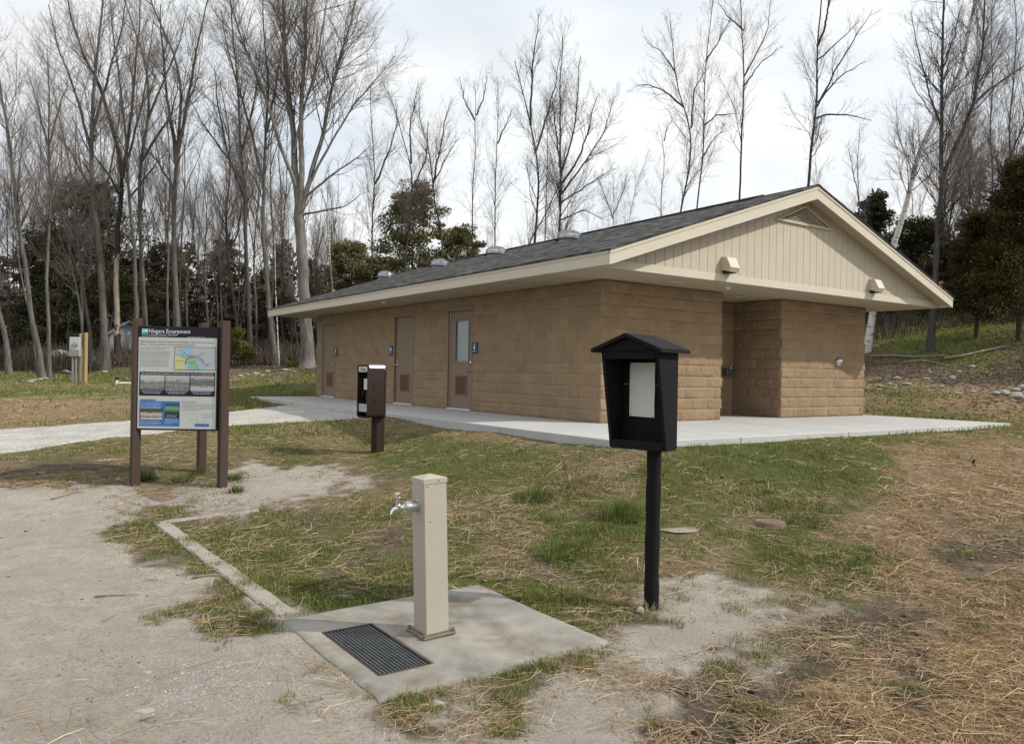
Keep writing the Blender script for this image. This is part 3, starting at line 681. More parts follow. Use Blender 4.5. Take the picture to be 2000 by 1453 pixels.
# ------------------------------------------------------------------ materials of the ground
def m_ground():
    n = NT('ground_earth')
    co = n.coord('Generated') if False else n.n('ShaderNodeNewGeometry').outputs['Position']
    a1 = n.attr('m1'); a2 = n.attr('m2')
    s1 = n.n('ShaderNodeSeparateColor'); n.l(a1.outputs['Color'], s1.inputs[0])
    s2 = n.n('ShaderNodeSeparateColor'); n.l(a2.outputs['Color'], s2.inputs[0])
    big = n.noise(0.9, 5, 0.6, co); mid = n.noise(6, 5, 0.65, co); fine = n.noise(45, 5, 0.75, co); grain = n.noise(260, 3, 0.7, co)
    stre = n.noise(11, 5, 0.7, n.mapping(co, (1, 3.0, 1), (0, 0, 0.5)), 0.8)
    soil = n.mix(mid, (0.125, 0.095, 0.070, 1), (0.245, 0.20, 0.155, 1))
    soil = n.mix(n.ramp(fine, [(0.35, 0.0), (0.7, 0.8)]), soil, (0.30, 0.25, 0.195, 1))
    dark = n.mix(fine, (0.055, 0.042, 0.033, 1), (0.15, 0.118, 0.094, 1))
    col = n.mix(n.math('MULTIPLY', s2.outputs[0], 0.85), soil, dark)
    litter = n.mix(n.ramp(fine, [(0.3, 0.0), (0.7, 1.0)]), (0.045, 0.033, 0.024, 1), (0.17, 0.125, 0.09, 1))
    col = n.mix(s2.outputs[1], col, litter)
    straw = n.mix(n.ramp(stre, [(0.3, 0.0), (0.68, 1.0)]), (0.13, 0.09, 0.058, 1), (0.47, 0.335, 0.205, 1))
    fs = n.ramp(n.math('ADD', n.math('MULTIPLY', s1.outputs[2], 0.9), n.math('SUBTRACT', n.math('MULTIPLY', stre, 0.9), 0.45)), [(0.22, 0.0), (0.75, 1.0)])
    col = n.mix(fs, col, straw)
    green = n.mix(n.ramp(fine, [(0.3, 0.0), (0.7, 1.0)]), (0.040, 0.058, 0.013, 1), (0.165, 0.19, 0.05, 1))
    fg = n.ramp(n.math('ADD', n.math('MULTIPLY', s1.outputs[1], 1.0), n.math('SUBTRACT', n.math('ADD', n.math('MULTIPLY', mid, 0.8), n.math('MULTIPLY', fine, 0.5)), 0.65)), [(0.25, 0.0), (0.7, 0.88)])
    col = n.mix(fg, col, green)
    sand = n.mix(n.ramp(mid, [(0.3, 0.0), (0.7, 1.0)]), (0.44, 0.39, 0.335, 1), (0.62, 0.57, 0.50, 1))
    sand = n.mix(n.ramp(big, [(0.42, 0.0), (0.62, 0.65)]), sand, (0.42, 0.37, 0.315, 1))
    sand = n.mix(n.ramp(fine, [(0.50, 0.0), (0.66, 0.85)]), sand, (0.33, 0.28, 0.23, 1))
    sand = n.mix(n.ramp(grain, [(0.58, 0.0), (0.75, 0.6)]), sand, (0.60, 0.55, 0.48, 1))
    sand = n.mix(n.ramp(grain, [(0.25, 0.6), (0.40, 0.0)]), sand, (0.15, 0.125, 0.10, 1))
    fa = n.ramp(n.math('ADD', s1.outputs[0], n.math('SUBTRACT', n.math('ADD', n.math('MULTIPLY', mid, 0.6), n.math('MULTIPLY', fine, 0.4)), 0.5)), [(0.36, 0.0), (0.66, 1.0)])
    col = n.mix(fa, col, sand)
    hgt = n.math('ADD', n.math('MULTIPLY', fine, 1.0), n.math('MULTIPLY', grain, 0.35))
    n.bump(hgt, 1.0, 0.035)
    return n.set(col, 0.97, 0, 0.05)
M['ground'] = m_ground()
def m_gravel():
    n = NT('pale_crushed_gravel')
    co = n.n('ShaderNodeNewGeometry').outputs['Position']
    vo = n.n('ShaderNodeTexVoronoi'); vo.inputs['Scale'].default_value = 55; n.l(co, vo.inputs['Vector'])
    mid = n.noise(2.2, 5, 0.6, co); fine = n.noise(24, 5, 0.7, co)
    col = n.mix(n.ramp(mid, [(0.35, 0.0), (0.65, 1.0)]), (0.40, 0.385, 0.35, 1), (0.56, 0.54, 0.50, 1))
    col = n.mix(n.ramp(vo.outputs['Color'], [(0.2, 0.75), (0.6, 0.0)]), col, (0.27, 0.255, 0.23, 1))
    col = n.mix(n.ramp(fine, [(0.55, 0.0), (0.72, 0.7)]), col, (0.30, 0.28, 0.25, 1))
    n.bump(n.math('ADD', vo.outputs['Distance'], fine), 0.6, 0.012)
    return n.set(col, 0.95, 0, 0.1)
M['gravel'] = m_gravel()
def m_pad():
    n = NT('worn_concrete_pad')
    co = n.coord()
    big = n.noise(1.6, 4, 0.6, co); mid = n.noise(7, 5, 0.65, co); fine = n.noise(160, 4, 0.7, co)
    col = n.mix(n.ramp(big, [(0.35, 0.0), (0.65, 1.0)]), (0.17, 0.158, 0.138, 1), (0.33, 0.308, 0.27, 1))
    col = n.mix(n.ramp(mid, [(0.45, 0.0), (0.7, 0.55)]), col, (0.36, 0.335, 0.295, 1))
    col = n.mix(n.ramp(n.noise(2.7, 5, 0.6, n.mapping(co, (1, 1, 1), (0, 0, 0), (4, 2, 0))), [(0.52, 0.0), (0.68, 0.75)]), col, (0.155, 0.125, 0.092, 1))
    col = n.mix(n.ramp(fine, [(0.55, 0.0), (0.75, 0.35)]), col, (0.13, 0.12, 0.11, 1))
    n.bump(n.math('ADD', fine, mid), 0.3, 0.004)
    return n.set(col, 0.9, 0, 0.15)
M['pad'] = m_pad()

# ------------------------------------------------------------------ ground sheet
def build_ground():
    rs = 1.2 * 1.0082 ** np.arange(0, 740)
    th = np.radians(np.concatenate([np.linspace(-180, -62, 50)[:-1], np.linspace(-62, 62, 480), np.linspace(62, 180, 50)[1:]]))
    C = np.array([0.0, -3.0])
    X = C[0] + rs[:, None] * np.sin(th); Y = C[1] + rs[:, None] * np.cos(th)
    Z = ground_z(X, Y)
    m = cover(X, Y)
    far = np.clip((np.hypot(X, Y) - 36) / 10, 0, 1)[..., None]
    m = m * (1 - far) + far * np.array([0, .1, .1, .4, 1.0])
    nr, nt = X.shape
    V = np.stack([X, Y, Z], -1).reshape(-1, 3)
    idx = np.arange(nr * nt).reshape(nr, nt)
    Fq = np.stack([idx[:-1, :-1], idx[:-1, 1:], idx[1:, 1:], idx[1:, :-1]], -1).reshape(-1, 4)[:, ::-1]
    # close the middle
    V = np.vstack([V, [[C[0], C[1], float(ground_z(C[0], C[1]))]]])
    m = np.vstack([m.reshape(-1, 5), m.reshape(-1, 5)[:1]])
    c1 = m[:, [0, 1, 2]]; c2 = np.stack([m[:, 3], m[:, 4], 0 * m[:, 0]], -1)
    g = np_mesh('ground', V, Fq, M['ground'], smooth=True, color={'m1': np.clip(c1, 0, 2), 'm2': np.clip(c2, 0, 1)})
    tag(g, 'bare earth, sand and thin grass around the restroom building', 'ground', kind='structure')
build_ground()

def build_path():
    A = np.array(PATH_NEAR); B = np.array(PATH_FAR)
    def resamp(P, n):
        s = np.concatenate([[0], np.cumsum(np.linalg.norm(np.diff(P, axis=0), axis=1))])
        t = np.linspace(0, s[-1], n)
        return np.stack([np.interp(t, s, P[:, 0]), np.interp(t, s, P[:, 1])], -1)
    n, k = 420, 26
    A = resamp(A, n); B = resamp(B, n)
    w = np.linspace(0, 1, k)[None, :, None]
    P = A[:, None] * (1 - w) + B[:, None] * w
    edge = (np.abs(np.linspace(-1, 1, k)) ** 6)[None, :]
    side = np.sign(np.linspace(-1, 1, k))[None, :]
    dirv = nrm(B - A)[:, None]
    P = P + dirv * (edge * side * 0.22 * fbm(P[..., 0] * 2.4, P[..., 1] * 2.4, 51))[..., None]
    Z = ground_z(P[..., 0], P[..., 1]) + 0.028 - 0.045 * edge + 0.008 * fbm(P[..., 0] * 4, P[..., 1] * 4, 5)
    V = np.concatenate([P, Z[..., None]], -1).reshape(-1, 3)
    idx = np.arange(n * k).reshape(n, k)
    Fq = np.stack([idx[:-1, :-1], idx[1:, :-1], idx[1:, 1:], idx[:-1, 1:]], -1).reshape(-1, 4)[:, ::-1]
    o = np_mesh('gravel_path', V, Fq, M['gravel'], smooth=True)
    tag(o, 'pale gravel path curving from the left to the concrete apron', 'path', kind='structure')
build_path()

# concrete apron round the building, in slabs with joints
def build_apron():
    mb = MB()
    us = [-SA, 0.0, 2.6, 5.2, SWC]; vs = [-SB, 0.0, 2.6, 5.2, 7.8, 10.4, SLB]
    g = 0.006
    for i in range(len(us) - 1):
        for j in range(len(vs) - 1):
            mb.bbox(us[i] + g, us[i + 1] - g, vs[j] + g, vs[j + 1] - g, -0.16, 0.0, 0.008)
    mb.box(-SA + .02, SWC - .02, -SB + .02, SLB - .02, -0.2, -0.012)
    o = mb.build('concrete_pavement', M['concrete'])
    o.location = O; o.rotation_euler = (0, 0, YB)
    tag(o, 'pale new concrete apron around the block building', 'pavement', kind='structure')
build_apron()

# ------------------------------------------------------------------ scattered cover
def scatter_px(n, x0=-350, x1=2350, y0=760, y1=1560, power=1.0):
    px = RNG.uniform(x0, x1, n); py = y0 + (y1 - y0) * RNG.uniform(0, 1, n) ** power
    if x0 < -300:      # carry the cover on to both sides of the view, more thinly
        k = n // 4
        px = np.concatenate([px, RNG.uniform(2350, 3600, k), RNG.uniform(-1400, -350, k // 2)])
        py = np.concatenate([py, y0 + (y1 - y0) * RNG.uniform(0, 1, k + k // 2) ** power])
    P = hit(px, py)
    ok = np.isfinite(P[:, 0])
    return P[ok]

def blades(P, length, width, lean, tint, name, mat, label, cat, curve=0.5):
    n = len(P)
    az = RNG.uniform(0, 2 * PI, n)
    d = np.stack([np.cos(az), np.sin(az), np.zeros(n)], -1)
    side = np.stack([-np.sin(az + RNG.normal(0, .5, n)), np.cos(az), np.zeros(n)], -1)
    up = np.array([0, 0, 1.0])
    L = length[:, None]; Wd = (width / 2)[:, None]; le = lean[:, None]
    p0 = P - up * 0.006
    p1 = p0 + up * L * 0.55 + d * L * le * 0.25
    p2 = p0 + up * L * (1 - 0.35 * le) + d * L * le * (0.25 + curve)
    V = np.stack([p0 - side * Wd, p0 + side * Wd, p1 - side * Wd * 0.8, p1 + side * Wd * 0.8, p2 - side * Wd * .12, p2 + side * Wd * .12], 1).reshape(-1, 3)
    b = np.arange(n)[:, None] * 6
    Fq = np.concatenate([b + np.array([[0, 1, 3, 2]]), b + np.array([[2, 3, 5, 4]])], 0)
    t = np.repeat(tint, 6) + np.tile([-.12, -.12, 0, 0, .1, .1], n)
    o = np_mesh(name, V, Fq, mat, color=np.clip(t, 0, 1))
    tag(o, label, cat, kind='stuff')
    return o

def build_grass():
    P = scatter_px(900000, power=0.85)
    m = cover(P[:, 0], P[:, 1], P[:, 2])
    D = np.hypot(P[:, 0], P[:, 1])
    cl = fbm(P[:, 0] * 2.6, P[:, 1] * 2.6, 61) + 0.7 * fbm(P[:, 0] * 9, P[:, 1] * 9, 63)
    dens = np.clip(m[:, 1] * 0.85 + cl * 0.85 - 0.16, 0, 1) * (m[:, 1] > 0.04)
    keep = (RNG.uniform(0, 1, len(P)) < dens) & ~on_hard(P[:, 0], P[:, 1], 0.01)
    P, m, D, cl = P[keep], m[keep], D[keep], cl[keep]
    n = len(P)
    L = RNG.uniform(0.02, 0.065, n) * (0.75 + 0.7 * np.clip(cl, -.3, 1)) * (0.8 + 0.5 * m[:, 1])
    Wd = np.maximum(0.0034, D * 0.00055) * RNG.uniform(.7, 1.3, n)
    t = np.clip(0.56 + 0.2 * RNG.normal(0, 1, n) + 0.1 * (0.5 - m[:, 1]) + 0.25 * fbm(P[:, 0] * 1.1, P[:, 1] * 1.1, 71), 0, 0.86)
    dead = RNG.uniform(0, 1, n) < 0.10 + 0.2 * np.clip(1 - m[:, 1], 0, 1)
    t = np.where(dead, RNG.uniform(.85, 1.0, n), t)
    blades(P, L, Wd, RNG.uniform(.2, 1.1, n), t, 'grass', M['grass'], 'short patchy spring grass growing through the straw', 'grass')
build_grass()

def straws(P, L, Wd, tint, name, mat, label, cat, lift=0.02, dirpref=None):
    n = len(P)
    az = RNG.uniform(0, 2 * PI, n) if dirpref is None else RNG.normal(dirpref, 0.75, n)
    pit = RNG.normal(0.03, 0.10, n)
    d = np.stack([np.cos(az) * np.cos(pit), np.sin(az) * np.cos(pit), np.sin(pit)], -1)
    s = np.stack([-np.sin(az), np.cos(az), np.zeros(n)], -1)
    roll = RNG.uniform(-.9, .9, n)
    up = np.cross(d, s)
    s = s * np.cos(roll)[:, None] + up * np.sin(roll)[:, None]
    base = P + np.array([0, 0, 1.0]) * (RNG.uniform(0.004, lift, n))[:, None]
    bend = RNG.normal(0, .10, n)[:, None] * s * L[:, None]
    # keep the ends on the slope of the ground
    e0 = base - d * L[:, None] / 2; e1 = base + d * L[:, None] / 2
    g0 = ground_z(e0[:, 0], e0[:, 1]); g1 = ground_z(e1[:, 0], e1[:, 1]); gm = P[:, 2]
    e0[:, 2] += g0 - gm; e1[:, 2] += g1 - gm
    e0[:, 2] = np.maximum(e0[:, 2], g0 + .002); e1[:, 2] = np.maximum(e1[:, 2], g1 + .002)
    mid = (e0 + e1) / 2 + bend; mid[:, 2] = np.maximum(mid[:, 2], base[:, 2])
    w = (Wd / 2)[:, None]
    V = np.stack([e0 - s * w, e0 + s * w, mid - s * w, mid + s * w, e1 - s * w * .6, e1 + s * w * .6], 1).reshape(-1, 3)
    b = np.arange(n)[:, None] * 6
    Fq = np.concatenate([b + np.array([[0, 1, 3, 2]]), b + np.array([[2, 3, 5, 4]])], 0)
    o = np_mesh(name, V, Fq, mat, color=np.repeat(tint, 6))
    tag(o, label, cat, kind='stuff')

def build_straw():
    P = scatter_px(520000, power=0.9)
    m = cover(P[:, 0], P[:, 1], P[:, 2])
    D = np.hypot(P[:, 0], P[:, 1])
    cl = fbm(P[:, 0] * 1.7, P[:, 1] * 1.7, 81) + 0.5 * fbm(P[:, 0] * 6, P[:, 1] * 6, 83)
    dens = np.clip(m[:, 2] * 0.46 + cl * 0.42 * np.clip(m[:, 2] * 3, 0, 1) - 0.02, 0.004, 1)
    u = RNG.uniform(0, 1, len(P))
    keep = (u < dens) & ~on_hard(P[:, 0], P[:, 1], -0.05)
    P, m, D = P[keep], m[keep], D[keep]
    q, _ = to_px(P)
    org = (m[:, 2] > 1.05) | ((q > 1700) & (m[:, 2] > 0.55) & (RNG.uniform(0, 1, len(P)) < 0.7)) | ((D > 17) & (RNG.uniform(0, 1, len(P)) < 0.5))
    n = len(P)
    L = RNG.gamma(2.2, 0.052, n).clip(0.03, 0.40) * np.where(D > 12, 0.9, 1)
    Wd = np.maximum(0.0026, D * 0.00044) * RNG.uniform(.6, 1.35, n)
    t = np.clip(RNG.normal(0.54, 0.24, n), 0, 1)
    straws(P[~org], L[~org], Wd[~org], t[~org], 'straw', M['straw'], 'loose pale straw stems scattered over the lawn', 'straw')
    straws(P[org], (L[org] * np.where(m[org][:, 2] > 1.1, 1.45, 1.1)).clip(0, .5), Wd[org] * np.where(m[org][:, 2] > 1.1, 1.15, 1), t[org], 'straw', M['straw_orange'], 'thick orange brown straw mulch lying on the right side', 'straw mulch', lift=0.045)
build_straw()

_tetra = np.array([(1, 0, -.4), (-.5, .87, -.4), (-.5, -.87, -.4), (.5, .5, .45), (-.7, .1, .5), (.3, -.7, .4)])
_tf = np.array([(0, 1, 3), (1, 4, 3), (1, 2, 4), (2, 5, 4), (2, 0, 5), (0, 3, 5), (3, 4, 5), (0, 2, 1)])
def pebbles(P, size, tint, name, mat, label, cat, flat=0.6):
    n = len(P)
    a = RNG.uniform(0, 2 * PI, n)
    B = _tetra[None] * RNG.uniform(.7, 1.3, (n, 6, 1))
    x = B[..., 0] * np.cos(a)[:, None] - B[..., 1] * np.sin(a)[:, None]
    y = B[..., 0] * np.sin(a)[:, None] + B[..., 1] * np.cos(a)[:, None]
    V = P[:, None] + np.stack([x, y * RNG.uniform(.6, 1, n)[:, None], B[..., 2] * flat], -1) * size[:, None, None]
    Fq = (np.arange(n)[:, None, None] * 6 + _tf[None]).reshape(-1, 3)
    o = np_mesh(name, V.reshape(-1, 3), Fq, mat, color=np.repeat(tint, 6))
    tag(o, label, cat, kind='stuff')

def build_pebbles():
    P = scatter_px(70000, y0=880, power=0.8)
    m = cover(P[:, 0], P[:, 1], P[:, 2])
    px, py = to_px(P)
    patch = np.exp(-(((px - 390) / 150) ** 2 + ((py - 1335) / 55) ** 2))
    keep = (RNG.uniform(0, 1, len(P)) < 0.13 * m[:, 0] + 0.9 * patch) & ~on_hard(P[:, 0], P[:, 1], 0.0)
    P, patch = P[keep], patch[keep]
    D = np.hypot(P[:, 0], P[:, 1]); n = len(P)
    s = np.maximum(0.0022, D * 0.0006) * RNG.gamma(3, .33, n) * np.where(patch > .3, 0.95, .9)
    pebbles(P, s, np.clip(RNG.normal(.5, .2, n) + .08 * (patch > .3), 0, 1), 'gravel', M['pebble'], 'fine loose gravel and grit on the sandy ground', 'gravel')
    # dead leaves on the lawn
    P = scatter_px(5200, y0=840, power=0.8)
    m = cover(P[:, 0], P[:, 1], P[:, 2])
    keep = (RNG.uniform(0, 1, len(P)) < .4 * m[:, 3] + .25 * m[:, 1] - .5 * m[:, 0]) & ~on_hard(P[:, 0], P[:, 1], 0.02)
    P = P[keep]; n = len(P)
    pebbles(P + np.array([0, 0, .012]), RNG.uniform(.012, .032, n), np.clip(RNG.normal(.5, .25, n), 0, 1), 'dead_leaves', M['litter'], 'scattered brown dead leaves lying on the lawn', 'dead leaves', .25)
    # patch of grey crushed stone in the sand
    n = 9000
    Q = hit(RNG.normal(400, 95, n), RNG.normal(1335, 34, n)); Q = Q[np.isfinite(Q[:, 0])]; n = len(Q)
    pebbles(Q - np.array([0, 0, .002]), RNG.gamma(4, .0011, n).clip(.0015, .010), np.clip(RNG.normal(.5, .22, n), 0, 1), 'gravel', M['greychips'], 'patch of grey crushed stone lying in the sand left of the drain', 'gravel')
    # dark crumbs and chips on sand and soil
    P = scatter_px(120000, y0=870, power=0.8)
    m = cover(P[:, 0], P[:, 1], P[:, 2])
    cl = fbm(P[:, 0] * 2.2, P[:, 1] * 2.2, 191) + .5 * fbm(P[:, 0] * 8, P[:, 1] * 8, 193)
    keep = (RNG.uniform(0, 1, len(P)) < np.clip(.02 * m[:, 0] - .1 * m[:, 0] + .6 * m[:, 3] + .10 * m[:, 2] + .25 * cl, 0.0, .7)) & ~on_hard(P[:, 0], P[:, 1], 0.0)
    P = P[keep]; D = np.hypot(P[:, 0], P[:, 1]); n = len(P)
    pebbles(P, np.maximum(.003, D * .0008) * RNG.gamma(2.5, .5, n).clip(.3, 3), np.clip(RNG.normal(.28, .2, n), 0, 1), 'soil_crumbs', M['litter'], 'dark soil crumbs, bark chips and dead bits on the bare ground', 'soil crumbs', .45)
    # dead leaves and wood bits on the right bank and the wood edge
    P = scatter_px(42000, x0=1560, x1=2350, y0=600, y1=835)
    Q = scatter_px(26000, x0=-250, x1=700, y0=690, y1=750)
    P = np.vstack([P, Q])
    m = cover(P[:, 0], P[:, 1], P[:, 2])
    keep = (RNG.uniform(0, 1, len(P)) < 0.75 * np.clip(m[:, 3] + m[:, 4], 0, 1)) & ~on_hard(P[:, 0], P[:, 1], 0.1)
    P = P[keep]; n = len(P)
    pebbles(P + np.array([0, 0, .02]), RNG.uniform(.018, .052, n), np.clip(RNG.normal(.4, .25, n), 0, 1), 'leaf_litter', M['litter'], 'brown leaf litter and bark bits along the edge of the wood', 'leaf litter', .3)
build_pebbles()

def build_far_grass():
    """longer grass on the right bank and along the left wood edge"""
    P = np.vstack([scatter_px(60000, x0=1500, x1=2350, y0=612, y1=850), scatter_px(40000, x0=-250, x1=720, y0=712, y1=850)])
    m = cover(P[:, 0], P[:, 1], P[:, 2])
    D = np.hypot(P[:, 0], P[:, 1])
    cl = fbm(P[:, 0] * .9, P[:, 1] * .9, 161) + 0.5 * fbm(P[:, 0] * 3, P[:, 1] * 3, 163)
    keep = (RNG.uniform(0, 1, len(P)) < np.clip(m[:, 1] * .9 + cl * .5 - .15, 0, 1)) & ~on_hard(P[:, 0], P[:, 1], 0.05)
    P, D, m = P[keep], D[keep], m[keep]
    n = len(P)
    t = np.clip(RNG.normal(.72, .12, n), 0, .88)
    t = np.where(RNG.uniform(0, 1, n) < .16, .95, t)
    blades(P, RNG.uniform(.04, .13, n), D * 0.0010 * RNG.uniform(.6, 1.3, n), RNG.uniform(.3, 1.0, n), t, 'grass', M['grass'], 'greener grass on the bank and along the wood edge', 'grass')
build_far_grass()
# ------------------------------------------------------------------ restroom building
BLD = thing('restroom_building', 'tan split face block restroom building with a dark shingle gable roof', 'building', O, YB)

def build_walls():
    foot = [(0, 0), (R1, 0), (R1, RD), (R2, RD), (R2, 0), (W_, 0), (W_, L_), (0, L_)]
    # door openings on the long wall u=0, given by v ranges
    DO = [(4.075, 5.155), (6.74, 7.82), (11.60, 12.68)]
    doorz = 2.25
    pts, nr, kind = [], [], []
    n = len(foot)
    step = 0.0254
    for i in range(n):
        a = np.array(foot[i]); b = np.array(foot[(i + 1) % n])
        d = b - a; L = np.linalg.norm(d); d = d / L
        nn = np.array([d[1], -d[0]])
        seg = []
        fine = i in (0, 1, 2, 3, 4, 7)
        m = max(2, int(round(L / (step if fine else 0.2))))
        t = np.linspace(0, L, m + 1)[:-1]
        if i == 7:   # long visible wall runs from v=L to 0: put exact samples on the door edges
            ex = [L_ - v for r in DO for v in r]
            t = np.array([x for x in t if min(abs(x - e) for e in ex) > step * .6] + ex); t.sort()
        pd = np.array([foot[i][0] - foot[i - 1][0], foot[i][1] - foot[i - 1][1]], float); pd /= np.linalg.norm(pd)
        pn = np.array([pd[1], -pd[0]])
        for j, tt in enumerate(t):
            pts.append(a + d * tt)
            nr.append(nn + pn if j == 0 else nn); kind.append(i)
    pts = np.array(pts); nr = np.array(nr); N = len(pts)
    s = np.concatenate([[0], np.cumsum(np.linalg.norm(np.diff(pts, axis=0), axis=1))])
    # height samples: course 0.2033, groove samples in every joint
    zs = []
    for c in range(12):
        z0 = c * H_ / 12
        zs += [z0 + k for k in (0.0, 0.007, 0.022, 0.05, 0.078, 0.106, 0.134, 0.160, 0.184, 0.197)]
    zs += [H_]
    zs = np.array(zs)
    zs = np.sort(np.append(zs, doorz))
    S, Z = np.meshgrid(s, zs, indexing='ij')
    course = np.floor(Z / (H_ / 12) + 1e-6).astype(int)
    # block position along the wall restarts at each face so corners match
    start = {}
    for j, k in enumerate(kind): start.setdefault(k, s[j])
    loc = s - np.array([start[k] for k in kind])
    B = loc[:, None] / 0.4064 + 0.5 * (course % 2)
    bi = np.floor(B).astype(int); fr = B - bi
    hz = np.abs(((Z / (H_ / 12)) + .5) % 1 - .5) * (H_ / 12); hs = np.minimum(fr, 1 - fr) * 0.4064
    groove = np.maximum(np.clip(1 - hz / 0.014, 0, 1), np.clip(1 - hs / 0.018, 0, 1) * 0.9)
    seed = (bi * 37 + course * 101 + np.array(kind)[:, None] * 17)
    h1 = ((np.sin(seed * 12.9898) * 43758.5453) % 1); h2 = ((np.sin(seed * 78.233) * 12543.123) % 1)
    face = np.array(kind)[:, None]
    rough = np.where(face == 7, 0.7, 1.0)
    disp = 0.012 * fbm(S * 7 + h1 * 50, Z * 9 + h2 * 30, 5, 4) + 0.008 * fbm(S * 22, Z * 22, 9, 3) + (h1 - .5) * 0.011 + 0.010
    ew = np.clip(np.minimum(hz / 0.03, hs / 0.03), 0, 1)
    disp = disp * ew * rough - 0.009 * groove
    # no displacement next to door frames
    P = pts[:, None, :] + nr[:, None, :] * disp[..., None]
    V = np.concatenate([P, Z[..., None]], -1).reshape(-1, 3)
    K = len(zs)
    idx = np.arange(N * K).reshape(N, K)
    nx = np.roll(idx, -1, axis=0)
    Fq = np.stack([idx[:, :-1], nx[:, :-1], nx[:, 1:], idx[:, 1:]], -1)
    keep = np.ones(Fq.shape[:2], bool)
    zc = (zs[:-1] + zs[1:]) / 2
    for j in range(N):
        if kind[j] == 7 and j + 1 < N:
            vm = (pts[j, 1] + pts[(j + 1) % N, 1]) / 2
            for a, b in DO:
                if a < vm < b: keep[j, zc < doorz] = False
    Fq = Fq[keep]
    o = np_mesh('wall', V, Fq, M['block'], BLD, smooth=False, color={'groove': groove.ravel() * 0.75, 'blocktint': h2.ravel()})
    return DO, doorz
DO, DOORZ = build_walls()

def door(v0, v1, hinge_hi, glass, handle):
    """door in the long wall: frame, leaf, louvre, hardware. hinge strip on the high-v or low-v side"""
    ft = 0.05
    f = MB()
    f.bbox(-0.012, 0.10, v0 + .001, v0 + ft, 0, DOORZ, .004); f.bbox(-0.012, 0.10, v1 - ft, v1 - .001, 0, DOORZ, .004)
    f.bbox(-0.012, 0.10, v0 + ft, v1 - ft, DOORZ - 0.10, DOORZ - .001, .004)
    a, b = v0 + ft + .006, v1 - ft - .006
    lf = MB(); zt = DOORZ - 0.108
    x0, x1 = 0.035, 0.08
    if glass:
        g0, g1, h0, h1 = 4.31, 4.84, 1.05, 1.935
        lf.bbox(x0, x1, a, g0, .02, zt, .003); lf.bbox(x0, x1, g1, b, .02, zt, .003)
        lf.box(x0 + .001, x1, g0, g1, .02, h0); lf.box(x0 + .001, x1, g0, g1, h1, zt)
    else:
        lf.bbox(x0, x1, a, b, .02, zt, .003)
    d = lf.build('door', M['door'], BLD)
    f.build('door_frame', M['door'], d)
    if glass:
        MB().box(x0 + .022, x0 + .030, g0, g1, h0, h1).build('pane', M['frosted'], d)
        s = MB(); t = .03
        s.box(x0 - .012, x0 + .02, g0 - t, g0, h0 - t, h1 + t); s.box(x0 - .012, x0 + .02, g1, g1 + t, h0 - t, h1 + t)
        s.box(x0 - .011, x0 + .019, g0, g1, h0 - t, h0); s.box(x0 - .011, x0 + .019, g0, g1, h1, h1 + t)
        s.build('glazing_frame', M['door'], d)
    c = (a + b) / 2 + (-.02 if hinge_hi else .0)
    lv = MB(); w = .215
    lv.box(x0 - .012, x0 + .002, c - w, c + w, .335, .735)
    for k in range(14):
        z = .35 + k * .027
        Mx = Matrix.Translation((x0 - .014, c, z)) @ Matrix.Rotation(math.radians(-40), 4, 'Y')
        lv.box(-.012, .012, -w + .02, w - .02, -.0015, .0015, Mx)
    lv.build('louvre', M['louvre'], d)
    fr = MB(); e = .025
    fr.box(x0 - .016, x0 - .001, c - w - e, c - w - .001, .31, .76); fr.box(x0 - .016, x0 - .001, c + w + .001, c + w + e, .31, .76)
    fr.box(x0 - .015, x0 - .001, c - w, c + w, .31, .334); fr.box(x0 - .015, x0 - .001, c - w, c + w, .736, .76)
    fr.build('louvre_frame', M['door'], d)
    MB().bbox(-0.03, x0 - .001, a, b, 0.004, 0.030, .003).build('threshold', M['white_plastic'], d)
    hv = b - .008 if hinge_hi else a + .008
    MB().bbox(x0 - .014, x0 - .0005, hv - .011, hv + .011, .03, zt, .003).build('hinge_strip', M['steel'], d)
    hx = x0
    kv = a + .085 if hinge_hi else b - .085
    hd = MB()
    Ry = Matrix.Rotation(-PI / 2, 4, 'Y')
    if handle == 'pull':
        hd.tube([(hx, kv, .97), (hx - .055, kv, .965), (hx - .06, kv, .95), (hx - .06, kv, .84), (hx - .055, kv, .825), (hx, kv, .82)], .011, 8)
    elif handle == 'lever':
        hd.lathe([(.036, 0), (.036, .012), (.02, .02), (.012, .05)], 14, Matrix.Translation((hx, kv, .965)) @ Ry)
        hd.tube([(hx - .05, kv, .965), (hx - .055, kv + .03, .965), (hx - .05, kv + .12, .960)], .011, 8)
        hd.lathe([(.024, 0), (.024, .014), (.015, .02)], 12, Matrix.Translation((hx, kv, 1.06)) @ Ry)
    else:
        hd.lathe([(.036, 0), (.036, .01), (.014, .02), (.014, .04), (.03, .05), (.032, .07), (.02, .083)], 14, Matrix.Translation((hx, kv, .967)) @ Ry)
    hd.build('handle', M['steel'], d, autosmooth=.6)
    if handle == 'pull':
        MB().lathe([(.026, 0), (.026, .012), (.018, .018)], 14, Matrix.Translation((hx, kv - .005, 1.035)) @ Ry).build('lock', M['chrome'], d)
    # dark inside so nothing shows through the gaps
    MB().box(.085, .1, v0, v1, 0, DOORZ).build('door_backing', M['black_joint'], d)
    return d
door(DO[0][0], DO[0][1], True, True, 'pull')['label'] = 'door with a tall frosted pane and pull handle'
door(DO[1][0], DO[1][1], False, False, 'lever')
door(DO[2][0], DO[2][1], True, False, 'knob')

